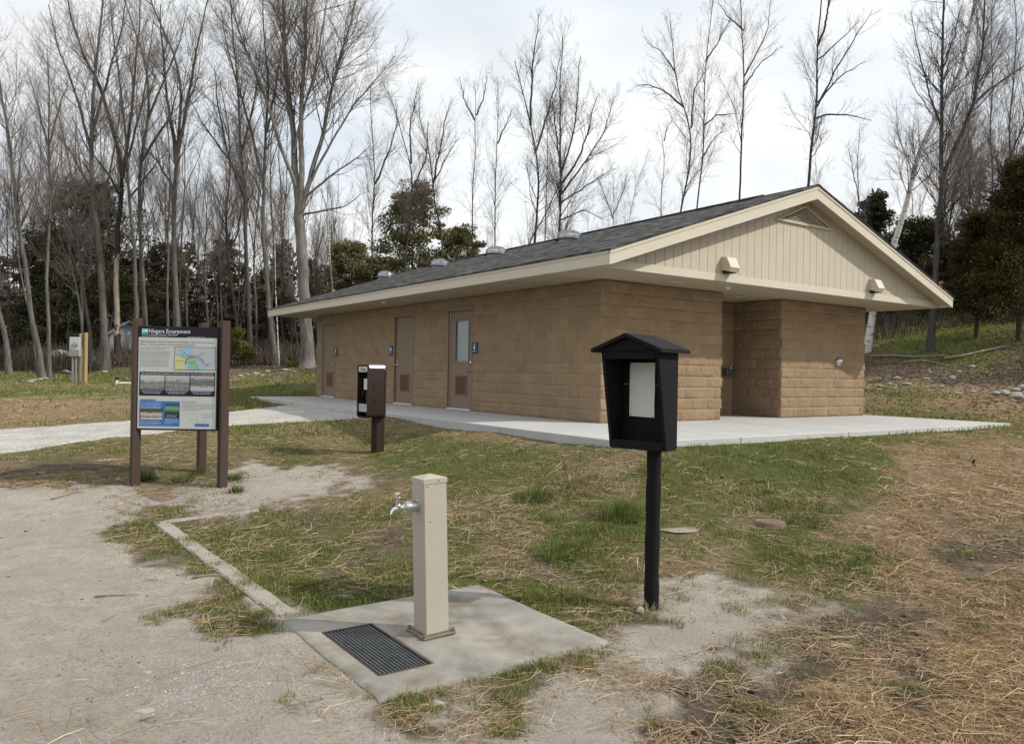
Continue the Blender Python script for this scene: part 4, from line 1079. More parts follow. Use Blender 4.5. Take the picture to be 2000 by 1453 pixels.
def text_mesh(body, width, height=None, shear=0.0, offset=0.0, res=2):
    cu = bpy.data.curves.new('lettering', 'FONT')
    cu.body = body; cu.resolution_u = res; cu.shear = shear; cu.offset = offset
    ob = bpy.data.objects.new('lettering', cu); COL.objects.link(ob)
    dg = bpy.context.evaluated_depsgraph_get(); dg.update()
    me = ob.evaluated_get(dg).to_mesh()
    v = np.array([x.co[:] for x in me.vertices]); f = [tuple(p.vertices) for p in me.polygons]
    ob.evaluated_get(dg).to_mesh_clear()
    bpy.data.objects.remove(ob); bpy.data.curves.remove(cu)
    mn, mx = v.min(0), v.max(0)
    sx = width / (mx[0] - mn[0]); sy = sx if height is None else height / (mx[1] - mn[1])
    v[:, 0] = (v[:, 0] - mn[0]) * sx; v[:, 1] = (v[:, 1] - mn[1]) * sy
    return v, f

def restroom_sign(vc, word, icon):
    """blue sign, 0.22 x 0.21, on the long wall (faces -u; reading direction is -v)"""
    zc = 1.335; x = -0.024
    s = MB().bbox(x - .004, x + .004, -.11, .11, -.115, .115, .003)
    o = s.build('restroom_sign', M['navy'], BLD); o.location = (0, vc, zc)
    fig = MB(); xx = x - .0055
    def poly(p): fig.add([(xx, -a, b) for a, b in p], [tuple(range(len(p)))])
    def disc(cx, cz, r): poly([(cx + r * math.cos(2 * PI * i / 12), cz + r * math.sin(2 * PI * i / 12)) for i in range(12)])
    def woman(cx, k=1.0, b=0.0):
        disc(cx, .082 * k + b, .015 * k)
        poly([(cx - .034 * k, -.012 * k + b), (cx + .034 * k, -.012 * k + b), (cx + .010 * k, .062 * k + b), (cx - .010 * k, .062 * k + b)])
        poly([(cx - .013 * k, -.045 * k + b), (cx - .003 * k, -.045 * k + b), (cx - .003 * k, -.0125 * k + b), (cx - .013 * k, -.0125 * k + b)])
        poly([(cx + .003 * k, -.045 * k + b), (cx + .013 * k, -.045 * k + b), (cx + .013 * k, -.0125 * k + b), (cx + .003 * k, -.0125 * k + b)])
    def man(cx, k=1.0, b=0.0):
        disc(cx, .082 * k + b, .015 * k)
        poly([(cx - .024 * k, .005 * k + b), (cx + .024 * k, .005 * k + b), (cx + .024 * k, .062 * k + b), (cx - .024 * k, .062 * k + b)])
        poly([(cx - .015 * k, -.045 * k + b), (cx - .002 * k, -.045 * k + b), (cx - .002 * k, .0045 * k + b), (cx - .015 * k, .0045 * k + b)])
        poly([(cx + .002 * k, -.045 * k + b), (cx + .015 * k, -.045 * k + b), (cx + .015 * k, .0045 * k + b), (cx + .002 * k, .0045 * k + b)])
    if icon == 'woman': woman(0)
    elif icon == 'man': man(0)
    else:
        man(-.052, .9, .01); woman(.0, .62, -.012); woman(.055, .9, .01)
    fig.build('symbol', M['white'], o)
    v, f = text_mesh(word, .12 if len(word) > 3 else .075, .026, offset=.02)
    tx = MB(); w = v[:, 0].max()
    tx.add([(xx, w / 2 - a, b - .085) for a, b, c in v], f)
    tx.build('lettering', M['white'], o)
restroom_sign(3.98, 'WOMEN', 'woman')
restroom_sign(7.97, 'FAMILY', 'family')
restroom_sign(11.545, 'MEN', 'man')

# roof
y0r, y1r = -GO, L_ + GO - .008
half = W_ / 2 + EO
zr = FT + SLOPE * half
ang = math.atan(SLOPE)
def roof_slope(side):
    sl = half / math.cos(ang) + 0.03
    mb = MB().box(0, (y1r + .03) - (y0r - .03), -.03, sl, 0, .022)
    o = mb.build('roof', M['shingle'], BLD)
    # local x runs along the ridge, local y up the slope
    if side < 0:
        Mx = Matrix(((0, math.cos(ang), -math.sin(ang), -EO), (-1, 0, 0, y1r + .03), (0, math.sin(ang), math.cos(ang), FT + .002), (0, 0, 0, 1)))
    else:
        Mx = Matrix(((0, -math.cos(ang), math.sin(ang), W_ + EO), (1, 0, 0, y0r - .03), (0, math.sin(ang), math.cos(ang), FT + .002), (0, 0, 0, 1)))
    o.matrix_local = Mx
    return o
ro = roof_slope(-1); roof_slope(1)
# thin shingle courses along the eave slope are in the material; a ridge vent cap sits on top, stopping short of the gable ends
rc = MB()
rc.prism([(W_ / 2 - .15, zr - .012), (W_ / 2, zr + .038), (W_ / 2 + .15, zr - .012), (W_ / 2 + .15, zr + .012), (W_ / 2, zr + .062), (W_ / 2 - .15, zr + .012)][::-1], 'y', y0r + 1.2, y1r - 1.2)
rc.build('ridge_cap', M['shingle'], BLD)
re_ = MB()
re_.prism([(W_ / 2 - .10, zr - .004), (W_ / 2 + .10, zr - .004), (W_ / 2, zr + .032)], 'y', y0r - .028, y0r + 1.198)
re_.prism([(W_ / 2 - .10, zr - .004), (W_ / 2 + .10, zr - .004), (W_ / 2, zr + .032)], 'y', y1r - 1.198, y1r + .028)
re_.build('ridge_cap', M['shingle'], BLD)

# fascia boards along the eaves, with a small drip strip at the top
for side in (-1, 1):
    x = -EO if side < 0 else W_ + EO
    f = MB().bbox(x - .0 if side < 0 else x - .02, x + .02 if side < 0 else x, y0r + .021, y1r - .021, H_, FT - .002, .002)
    o = f.build('fascia', M['cream'], BLD)
    MB().box(x - .012 if side < 0 else x + .001, x - .001 if side < 0 else x + .012, y0r + .02, y1r - .02, FT - .05, FT - .001).build('drip_strip', M['cream'], o)
# rake boards on both gables: bottom edge parallel to the slope, deep 0.225
def rake(yc, out):
    top = lambda u: FT + SLOPE * (half - abs(u - W_ / 2)) - .003
    hgt = .212
    ya, yb = (yc, yc + .02) if out < 0 else (yc - .02, yc)
    for s in (-1, 1):
        e = W_ / 2 + s * half; c = W_ / 2 + s * .0008
        p = [(e, top(e)), (e, top(e) - hgt), (c, top(c) - hgt - .018), (c, top(c))]
        if s > 0: p = p[::-1]
        b = MB().prism(p, 'y', ya, yb).build('rake_board', M['cream'], BLD)
        q = [(e, top(e) - .001), (e, top(e) - .052), (c, top(c) - .052), (c, top(c) - .001)]
        if s > 0: q = q[::-1]
        MB().prism(q, 'y', *((ya - .012, ya - .0005) if out < 0 else (yb + .0005, yb + .012))).build('drip_strip', M['cream'], b)
rake(y0r, -1); rake(y1r, 1)
# soffit: level panel at wall height under the eaves and gable ends out to the siding, sloped under the rakes
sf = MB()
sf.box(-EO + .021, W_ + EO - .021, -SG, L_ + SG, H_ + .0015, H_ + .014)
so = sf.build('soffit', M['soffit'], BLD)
gap = MB()
for k in range(1, 12):
    v = -SG + k * 1.22
    gap.box(-EO + .03, -.02, v - .0015, v + .0015, H_ + .0002, H_ + .0014)
gap.build('soffit_joint', M['siding'], so)
for (ya, yb) in ((y0r + .021, -SG - .02), (L_ + SG + .02, y1r - .021)):
    for s in (-1, 1):
        e = W_ / 2 + s * (half - .005); c = W_ / 2
        zt = lambda u: FT + SLOPE * (half - abs(u - W_ / 2)) - .165
        p = [(e, zt(e)), (c, zt(c)), (c, zt(c) + .012), (e, zt(e) + .012)]
        if s > 0: p = p[::-1]
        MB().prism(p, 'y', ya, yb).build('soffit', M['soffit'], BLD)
    # flat bottom closing the overhang at the eave corners

# gable siding with vertical grooves
def gable(yc, out):
    g = MB(); pitch = .2032; n = 50
    zt = lambda u: FT + SLOPE * (half - abs(u - W_ / 2)) - .155
    umin, umax = -EO + .022, W_ + EO - .022
    u = umin; k = 0
    while u < umax - 1e-6:
        u2 = min(u + pitch, umax)
        a, b = u + (.0045 if k else 0), u2 - .0045
        zb = H_ + .015
        cuts = [a, b] if not (a < W_ / 2 < b) else [a, W_ / 2, b]
        poly = [(a, zb), (b, zb)] + [(c, max(zt(c), zb + .002)) for c in cuts[::-1]]
        g.prism(poly, 'y', yc - .018 if out < 0 else yc, yc if out < 0 else yc + .018)
        u = u2; k += 1
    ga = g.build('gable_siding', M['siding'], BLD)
    bk = MB().prism([(umin, H_ + .015), (umax, H_ + .015), (W_ / 2, zt(W_ / 2))], 'y', yc + .0 if out < 0 else yc - .02, yc + .02 if out < 0 else yc - .0)
    bk.build('siding_backing', M['louvre'], ga)
    # frieze band under the siding
    fb = MB(); y_ = (yc - .034, yc - .0185) if out < 0 else (yc + .0185, yc + .034)
    e0, e1 = -EO + .024, W_ + EO - .024
    fb.prism([(e0, H_ + .001), (4.6 if out < 0 else 2.2, H_ + .001), (4.6 if out < 0 else 2.2, H_ + .13), (e0 + .24, H_ + .13), (e0, max(H_ + .002, zt(e0)))], 'y', *y_)
    fb.prism([((4.6 if out < 0 else 2.2) + .003, H_ + .001), (e1, H_ + .001), (e1, max(H_ + .002, zt(e1))), (e1 - .24, H_ + .13), ((4.6 if out < 0 else 2.2) + .003, H_ + .13)], 'y', *y_)
    fb.build('frieze_board', M['cream'], ga)
gable(-SG, -1); gable(L_ + SG, 1)

# triangular gable vent with sloping louvres
gv = MB(); yv = -SG - .019
vb, vt, vh = 3.665, 4.045, .90
cx = 4.015
def tri(k):   # triangle inset by k
    s = (vt - vb) / vh
    return [(cx - vh + k * 3.3, vb + k), (cx + vh - k * 3.3, vb + k), (cx, vt - k * 1.05)]
o3, i3 = tri(0), tri(.045)
for a in range(3):
    b = (a + 1) % 3
    gv.prism([o3[a], o3[b], i3[b], i3[a]], 'y', yv - .04, yv - .001)
vent = gv.build('gable_vent', M['siding'], BLD)
sl = MB()
nsl = 8
for k in range(nsl):
    z = vb + .05 + k * (vt - vb - .10) / nsl
    hw = (vt - .045 - z) / (vt - vb) * vh * .97 - .05
    if hw < .03: continue
    Mx = Matrix.Translation((cx, yv - .02, z + .012)) @ Matrix.Rotation(math.radians(38), 4, 'X')
    sl.box(-hw, hw, -.031, .031, -.003, .003, Mx)
sl.build('louvre_slats', M['siding'], vent)
MB().prism(i3, 'y', yv - .003, yv - .0015).build('vent_backing', M['door'], vent)

# hooded exhaust boxes on the siding
for uc in (1.83, 6.34):
    h = MB(); w = .12; yb_ = -SG - .0185
    prof = [(yb_, 2.635), (yb_ - .16, 2.60), (yb_ - .205, 2.665), (yb_ - .115, 2.845), (yb_, 2.86)]   # (v, z)
    h.prism([(p[0], p[1]) for p in prof[::-1]], 'x', uc - w, uc + w)
    b = h.build('exhaust_hood', M['cream'], BLD)
    MB().box(uc - w + .02, uc + w - .02, yb_ - .012, yb_ - .15, 2.585, 2.598).build('hood_grille', M['black_joint'], b)

# tubular skylight domes on the visible slope
DOMES = [(2.72, 4.27), (2.72, 7.35), (2.70, 10.35), (2.66, 13.95)]
for uu, v in DOMES:
    z = FT + SLOPE * (uu + EO) + .02
    c = MB().lathe([(.27, -.10), (.27, .08), (.255, .08), (.255, -.05)], 28, cap=False)
    c.lathe([(.36, .0), (.36, .006), (.27, .02)], 28, cap=False)
    o = c.build('skylight', M['galv'], BLD, autosmooth=.6)
    o.location = (uu, v, z); 
    prof = [(.285, .03), (.282, .09), (.270, .13), (.24, .17), (.19, .205), (.12, .226), (.04, .236), (.001, .237)]
    MB().lathe(prof, 28, cap=False).build('dome', M['dome'], o, smooth=True)
    MB().lathe([(.253, .076), (.0, .078)], 28, cap=False).build('diffuser', M['white_plastic'], o)
    MB().lathe([(.292, .02), (.292, .034), (.286, .034)], 28, cap=False).build('clamp_ring', M['galv'], o)

# recessed soffit lights
for (u, v) in [(-.62, 10.29), (-.60, 6.04), (-.64, 1.83), (1.12, -.62), (3.95, .3), (6.62, -.57)]:
    MB().lathe([(.11, -.006), (.085, -.006), (.08, .004), (.0, .004)], 20, cap=False).build('ceiling_light', M['white_plastic'], BLD, smooth=True).location = (u, v, H_)
for (u, v) in [(-.79, 6.78), (2.34, -.72)]:
    MB().lathe([(.055, .0), (.055, -.03), (.03, -.05), (.0, -.055)], 16, cap=False).build('ceiling_sensor', M['white_plastic'], BLD, smooth=True).location = (u, v, H_)

# round steel fixture on the right block face and the box in the recess
w_ = MB()
Rx = Matrix.Translation((6.89, -.012, 1.19)) @ Matrix.Rotation(PI / 2, 4, 'X')
w_.lathe([(.10, -.02), (.10, .02), (.085, .05), (.06, .075), (.035, .085), (.0, .087)], 24, Rx)
w_.build('wall_fixture', M['steel'], BLD, autosmooth=.7)
fx = MB().bbox(4.54, 4.81, RD - .15, RD - .02, .84, 1.0, .012)
fo = fx.build('drinking_fountain', M['darksteel'], BLD)
MB().tube([(4.74, RD - .08, 1.0), (4.74, RD - .08, 1.03), (4.72, RD - .11, 1.045)], .01, 8).build('spout', M['chrome'], fo)
# ------------------------------------------------------------------ three sided information kiosk
def gz(x, y): return float(ground_z(np.array([x]), np.array([y]))[0])
def facing(nx, ny):
    """z rotation that turns local -y towards (nx, ny)"""
    return math.atan2(ny, nx) + PI / 2

def kiosk():
    pl = at(265, 838, 9.15); pr = at(436, 838, 9.18); pb = at(394.5, 838, 9.98)
    base = (pl + pr) / 2
    zb = float(ground_z(base[:1], base[1:2])[0])
    t = thing('information_sign', 'brown post information sign headed Niagara Escarpment', 'information sign', (base[0], base[1], zb), 0.0)
    rz = math.radians(40)
    for p, (ty) in ((pl, 625), (pr, 627), (pb, 632)):
        D = p[1]
        ztop = at(440, ty, D)[2]
        z0 = gz(p[0], p[1]) - .25
        w = .049
        mb = MB().bbox(-w, w, -w, w, z0 - zb, ztop - zb, .006)
        o = mb.build('post', M['signbrown'], t)
        o.location = (p[0] - base[0], p[1] - base[1], 0); o.rotation_euler = (0, 0, rz)
    # panels on the other two sides
    def panel_between(a, b, back=True):
        d = b - a; L = math.hypot(d[0], d[1]); az = math.atan2(d[1], d[0])
        return a, L, az
    ztop = at(350, 638.3, 9.12)[2] - zb; H = 1.218
    for a, b in ((pr, pb), (pb, pl)):
        a_, L, az = panel_between(a, b)
        mb = MB().bbox(.07, L - .07, -.012, .012, ztop - H, ztop, .004)
        o = mb.build('back_panel', M['signbrown'], t)
        o.location = (a_[0] - base[0], a_[1] - base[1], 0); o.rotation_euler = (0, 0, az)
    # front panel with frame
    c0 = at(266.5, 738, 9.105); c1 = at(425.5, 738, 9.135)
    d = c1 - c0; L = math.hypot(d[0], d[1]); az = math.atan2(d[1], d[0])
    pn = MB().bbox(0, L, .002, .030, ztop - H, ztop, .003).build('panel', M['signblack'], t)
    pn.location = (c0[0] - base[0], c0[1] - base[1], 0); pn.rotation_euler = (0, 0, az)
    SX = (L - .012) / 594.0; SY = H / 789.0
    def X(a): return .006 + a * SX
    def Y(a): return ztop - a * SY
    layer = {}
    def rect(m, x0, x1, y0, y1, lv):
        mb = layer.setdefault((m, lv), MB()); yy = .002 - .0012 * lv
        mb.add([(X(x0), yy, Y(y1)), (X(x1), yy, Y(y1)), (X(x1), yy, Y(y0)), (X(x0), yy, Y(y0))], [(0, 1, 2, 3)])
    def poly(m, pts, lv):
        mb = layer.setdefault((m, lv), MB()); yy = .002 - .0012 * lv
        mb.add([(X(a), yy, Y(b)) for a, b in pts][::-1], [tuple(range(len(pts)))])
    def text(m, s, x0, x1, y0, y1, lv, shear=0., off=0.0):
        v, f = text_mesh(s, (x1 - x0) * SX, (y1 - y0) * SY, shear, off)
        mb = layer.setdefault((m, lv), MB()); yy = .002 - .0012 * lv
        mb.add([(X(x0) + a, yy, Y(y1) + b) for a, b, c in v], f)
    R = random.Random(5)
    def lines(m, x0, x1, ys, lv, h=5.0, last=.6):
        """illegible small print: rows of word-length dashes"""
        for i, y in enumerate(ys):
            xe = x0 + (x1 - x0) * (last if i == len(ys) - 1 else R.uniform(.9, 1.0)); x = x0
            while x < xe - 4:
                w = min(R.uniform(5, 26), xe - x)
                rect(m, x, x + w, y - h / 2, y + h / 2, lv); x += w + 4.0
    rect('signwhite', 8, 586, 83, 776, 1)
    # heading band
    rect('logo_sky', 30, 76, 20, 68, 1)
    poly('logo_green', [(30, 68), (76, 68), (76, 46), (62, 50), (48, 44), (30, 55)], 2)
    poly('white', [(30, 43), (44, 40), (54, 34), (64, 24), (69, 40), (62, 46), (48, 42), (36, 48)], 2)
    text('white', 'Niagara Escarpment', 82, 388, 20, 60, 1, 0, .006)
    text('white', 'in Fayette Historic State Park', 82, 296, 58, 72, 1, 0, .004)
    rect('palewhite', 30, 222, 75.5, 77.5, 1)
    lines('palewhite', 367, 500, [78], 1, 3.5, 1); lines('blue', 508, 580, [79], 1, 3, 1)
    text('ink', 'What do Fayette Historic State Park and Niagara Falls have in common?', 17, 562, 109, 127, 2, .25, .006)
    text('ink', 'Water - yes, but also the rock layer which forms them.', 17, 428, 131, 147, 2, .25, .006)
    lines('inkpale', 18, 250, [160, 172], 2, 4.2, .8)
    lines('inkpale', 18, 250, [190, 202, 214, 226, 238], 2, 4.2, .95)
    lines('inkpale', 18, 250, [256, 268, 280, 292, 304], 2, 4.2, .9)
    # map
    rect('ink', 273, 581, 153, 329, 2); rect('mapgrey', 277, 577, 157, 325, 3)
    poly('lake', [(281, 212), (300, 195), (332, 176), (345, 160), (385, 158), (405, 185), (404, 210), (392, 216), (360, 214), (352, 222), (330, 218), (310, 222)], 4)
    poly('mapyellow', [(277, 215), (300, 212), (325, 222), (350, 232), (357, 248), (354, 275), (353, 325), (277, 325)], 4)
    poly('mapgreen', [(290, 212), (318, 204), (345, 200), (348, 214), (390, 212), (394, 220), (366, 226), (352, 238), (325, 224)], 5)
    poly('lake', [(353, 325), (354, 280), (362, 245), (380, 228), (420, 222), (455, 228), (480, 236), (497, 250), (490, 262), (478, 262), (450, 250), (440, 262), (448, 290), (455, 325)], 4)
    poly('mapgreen', [(378, 325), (380, 290), (372, 270), (378, 250), (395, 236), (425, 234), (438, 250), (432, 275), (446, 282), (452, 300), (440, 325)], 5)
    poly('lake', [(440, 325), (462, 300), (500, 290), (520, 288), (505, 305), (470, 322)], 4)
    poly('lake', [(516, 270), (545, 258), (570, 255), (572, 266), (545, 274), (520, 280)], 4)
    arc = [(357, 275), (360, 258), (370, 243), (386, 232), (405, 227), (428, 227), (450, 231), (470, 242), (484, 256), (492, 272), (499, 283)]
    for a, b in zip(arc[:-1], arc[1:]):
        dx, dy = b[0] - a[0], b[1] - a[1]; l = math.hypot(dx, dy); nx, ny = -dy / l * 2.2, dx / l * 2.2
        poly('mapred', [(a[0] - nx, a[1] - ny), (b[0] - nx, b[1] - ny), (b[0] + nx, b[1] + ny), (a[0] + nx, a[1] + ny)][::-1], 6)
    rect('mapred', 499, 520, 284, 286, 6); rect('mapred', 518, 528, 282, 290, 6); rect('mapred', 353, 360, 270, 278, 6)
    poly('ink', [(340, 203), (352, 190), (354, 193), (343, 206)], 6); poly('ink', [(322, 180), (332, 174), (331, 178), (324, 183)], 6)
    text('mapred', 'The Niagara Escarpment', 363, 478, 212, 222, 6)
    text('ink', 'Wisconsin', 288, 338, 255, 263, 6); text('ink', 'Michigan', 383, 430, 266, 276, 6); text('ink', 'Ontario', 465, 500, 194, 203, 6)
    # band of old photographs
    rect('signblack', 18, 578, 346, 528, 2)
    text('white', 'The natural features created an ideal location for an iron smelting town.', 28, 566, 352, 367, 3, .25, .006)
    for k, (a, b) in enumerate(((26, 203), (210, 388), (396, 573))):
        rect('photo%d' % k, a, b, 371, 486, 3)
        lines('palewhite', a + 10, b - 12, [495], 3, 4.2, .97); lines('palewhite', a + 22, b - 22, [508], 3, 4.2, .95)
    # lower left blue box
    rect('blue', 22, 320, 568, 758, 2); rect('blue', 30, 142, 554, 569, 3)
    text('palewhite', 'Life on the Ledge', 40, 138, 556, 568, 4, .25)
    lines('palewhite', 28, 190, [579, 590, 601, 612, 623], 3, 3.6, .9)
    rect('signblack', 28, 196, 629, 712, 3); rect('photo3', 31, 193, 632, 709, 4)
    rect('photo4', 212, 316, 587, 668, 3); rect('signblack', 212, 316, 668, 694, 3)
    lines('palewhite', 226, 304, [675, 685], 4, 3.6, .9)
    lines('palewhite', 28, 190, [722, 733, 744], 3, 3.6, .95); lines('palewhite', 212, 312, [705, 716, 727, 738], 3, 3.6, .6)
    # lower right text and section sketch
    text('ink', 'An Escarpment?', 334, 442, 563, 579, 2, .25)
    lines('inkpale', 334, 580, [588, 599, 610, 621, 632], 2, 3.8, .6); lines('inkpale', 342, 362, [645], 2, 2, 1)
    sk = [(352, 677), (375, 663), (405, 657), (430, 660), (441, 668), (446, 685), (452, 705), (452, 735)]
    for a, b in zip(sk[:-1], sk[1:]):
        dx, dy = b[0] - a[0], b[1] - a[1]; l = math.hypot(dx, dy); nx, ny = -dy / l * .8, dx / l * .8
        poly('inkpale', [(a[0] - nx, a[1] - ny), (b[0] - nx, b[1] - ny), (b[0] + nx, b[1] + ny), (a[0] + nx, a[1] + ny)][::-1], 2)
    lines('inkpale', 492, 580, [663, 672, 681, 690], 2, 2.2, .5); rect('inkpale', 392, 416, 700, 703, 2); rect('inkpale', 490, 515, 716, 719, 2); rect('inkpale', 455, 490, 721, 722, 2)
    rect('blue', 432, 538, 735, 757, 2)
    names = {'signwhite': 'printed_sheet', 'white': 'lettering', 'ink': 'lettering', 'inkpale': 'small_print', 'palewhite': 'small_print', 'signblack': 'printed_band', 'blue': 'blue_box'}
    # gather by material: one mesh each
    bym = {}
    for (m, lv), mb in layer.items():
        g = bym.setdefault(m, MB()); g.add(mb.v, mb.f)
    for m, mb in bym.items():
        if m.startswith('photo'):
            mb.build('photograph', photo_mat(int(m[5])), pn)
        else:
            nm = names.get(m, 'logo' if m.startswith('logo') else 'map')
            mb.build(nm, M[m], pn)

def photo_mat(k):
    n = NT('old_photograph')
    co = n.coord('Generated')
    a = n.noise(9 + 2 * k, 6, 0.7, n.mapping(co, (1, 1, 1.8), (0, 0, 0), (k * 3.1, 0, k)))
    sp = n.n('ShaderNodeSeparateXYZ'); n.l(co, sp.inputs[0])
    z = sp.outputs[2]
    f = n.math('ADD', z, n.math('MULTIPLY', n.math('SUBTRACT', a, 0.5), 1.2))
    if k == 0: st = [(0.0, 0.10), (0.35, 0.28), (0.5, 0.14), (0.58, 0.20), (0.62, 0.44), (1, 0.5)]
    elif k == 1: st = [(0.0, 0.30), (0.2, 0.12), (0.36, 0.32), (0.5, 0.08), (0.62, 0.28), (0.68, 0.40), (1, 0.42)]
    elif k == 2: st = [(0.0, 0.44), (0.3, 0.42), (0.34, 0.05), (0.5, 0.20), (0.7, 0.10), (0.8, 0.36), (1, 0.44)]
    elif k == 3: st = [(0.0, 0.55), (0.12, (0.5, 0.48, 0.42, 1)), (0.25, (0.08, 0.07, 0.04, 1)), (0.4, (0.45, 0.42, 0.36, 1)), (0.62, (0.5, 0.47, 0.4, 1)), (0.72, (0.06, 0.065, 0.02, 1)), (1, (0.09, 0.09, 0.03, 1))]
    else: st = [(0.0, (0.03, 0.03, 0.03, 1)), (0.3, (0.05, 0.10, 0.06, 1)), (0.42, (0.10, 0.28, 0.16, 1)), (0.68, (0.16, 0.36, 0.22, 1)), (0.8, (0.04, 0.06, 0.05, 1)), (1, (0.05, 0.06, 0.06, 1))]
    n.set(n.ramp(f, st), 0.5, 0, 0.2)
    return n.m
kiosk()

# ------------------------------------------------------------------ pay phone pedestal
def phone():
    P = at(737, 892, 11.3); z = gz(P[0], P[1]); D = 11.3
    rz = facing(math.cos(math.radians(-139)), math.sin(math.radians(-139)))
    t = thing('pay_phone', 'dark brown pay phone pedestal with a cream Phone header', 'pay phone', (P[0], P[1], z), rz)
    zt = at(737, 713, D)[2] - z; zb = at(737, 815, D)[2] - z
    w, d = .148, .30       # half width, depth. local front is -y; post under the rear
    MB().bbox(-.073, .073, -.07, .07, -.3, zb + .02, .008).build('post', M['phonepost'], t)
    y0, y1 = -.268, .006
    r = .05
    def rrect(x, za, zbt, rad, n=6):
        pts = []
        for cx, cz, a0 in ((x - rad, zbt - rad, 0), (-x + rad, zbt - rad, 90), (-x + rad, za + rad, 180), (x - rad, za + rad, 270)):
            for i in range(n + 1):
                a = math.radians(a0 + 90 * i / n); pts.append((cx + rad * math.cos(a), cz + rad * math.sin(a)))
        return pts
    out = rrect(w, zb, zt, r); inn = rrect(w - .018, zb + .02, zt - .018, r - .015)
    n = len(out)
    mb = MB()
    vs = [(p[0], y0, p[1]) for p in out] + [(p[0], y0, p[1]) for p in inn] + [(p[0], y1, p[1]) for p in out] + [(p[0], y0 + .105, p[1]) for p in inn]
    fs = []
    for i in range(n):
        j = (i + 1) % n
        fs += [(i, j, n + j, n + i), (i, 2 * n + i, 2 * n + j, j), (n + i, n + j, 3 * n + j, 3 * n + i)]
    fs += [tuple(2 * n + i for i in range(n - 1, -1, -1))]
    mb.add(vs, fs)
    sh = mb.build('enclosure', M['phonebrown'], t, autosmooth=.6)
    MB().add([(p[0] * .999, y0 + .104, p[1]) for p in inn], [tuple(range(n - 1, -1, -1))]).build('instrument_plate', M['signblack'], sh)
    # chrome cap over the top, following the rounded corners
    cap = MB(); k = 9
    top = [p for p in out if p[1] > zt - r - .0001]
    top.sort(key=lambda p: p[0])
    a = [(p[0] * 1.012, p[1] + .004 if p[1] > zt - r * .9 else p[1]) for p in top]
    vs = [(p[0], y0 + .03, p[1]) for p in a] + [(p[0], y1 + .004, p[1]) for p in a]
    m = len(a)
    cap.add(vs, [(i, i + 1, m + i + 1, m + i) for i in range(m - 1)])
    cap.build('cap', M['steel'], t, smooth=True)
    # lit header
    hd = MB().prism([(p[0] * .96, p[1]) for p in rrect(w - .022, zt - .105, zt - .024, .03)], 'y', y0 + .004, y0 + .03)
    ho = hd.build('header', M['phonecream'], t)
    v, f = text_mesh('Phone', .13, .055, offset=.01)
    MB().add([(a - .055, y0 + .002, b + zt - .092) for a, b, c in v], f).build('lettering', M['phonegreen'], ho)
    # cards, handset, cord
    MB().bbox(-.085, .045, y0 + .07, y0 + .082, zt - .36, zt - .20, .004).build('notice_card', M['paper'], t)
    MB().bbox(-.118, .112, y0 + .012, y0 + .026, zb + .085, zb + .20, .004).build('notice_plate', M['greymetal'], t)
    hs = MB().tube([(-.08, y0 + .08, zt - .38), (-.085, y0 + .05, zt - .41), (-.085, y0 + .05, zt - .53), (-.08, y0 + .08, zt - .56)], [.026, .017, .017, .026], 10)
    h = hs.build('handset', M['signblack'], t, smooth=True)
    MB().tube([(-.082, y0 + .06, zt - .56), (-.07, y0 + .05, zt - .60), (-.03, y0 + .045, zt - .62), (.02, y0 + .05, zt - .58), (.03, y0 + .08, zt - .50)], .005, 6).build('cord', M['iron'], h, smooth=True)
    bx = MB().bbox(-.02, .10, y0 + .06, y0 + .103, zt - .55, zt - .39, .008); bx.build('keypad_box', M['phonebrown'], t)
    # embossed handset outline on the right-hand side plate
    sd = MB(); x = w + .002; yc = -.13
    sd.tube([(x, yc + .03, zt - .24), (x, yc - .01, zt - .235), (x, yc - .04, zt - .29), (x, yc - .045, zt - .42), (x, yc - .04, zt - .50), (x, yc + .01, zt - .54), (x, yc + .035, zt - .53)], .0035, 5)
    sd.build('embossed_symbol', M['phonepost'], t)
    MB().bbox(-w - .004, w + .004, y1 + .001, y1 + .032, zb - .0, zt - .08, .004).build('back_plate', M['phonebrown'], t)
phone()

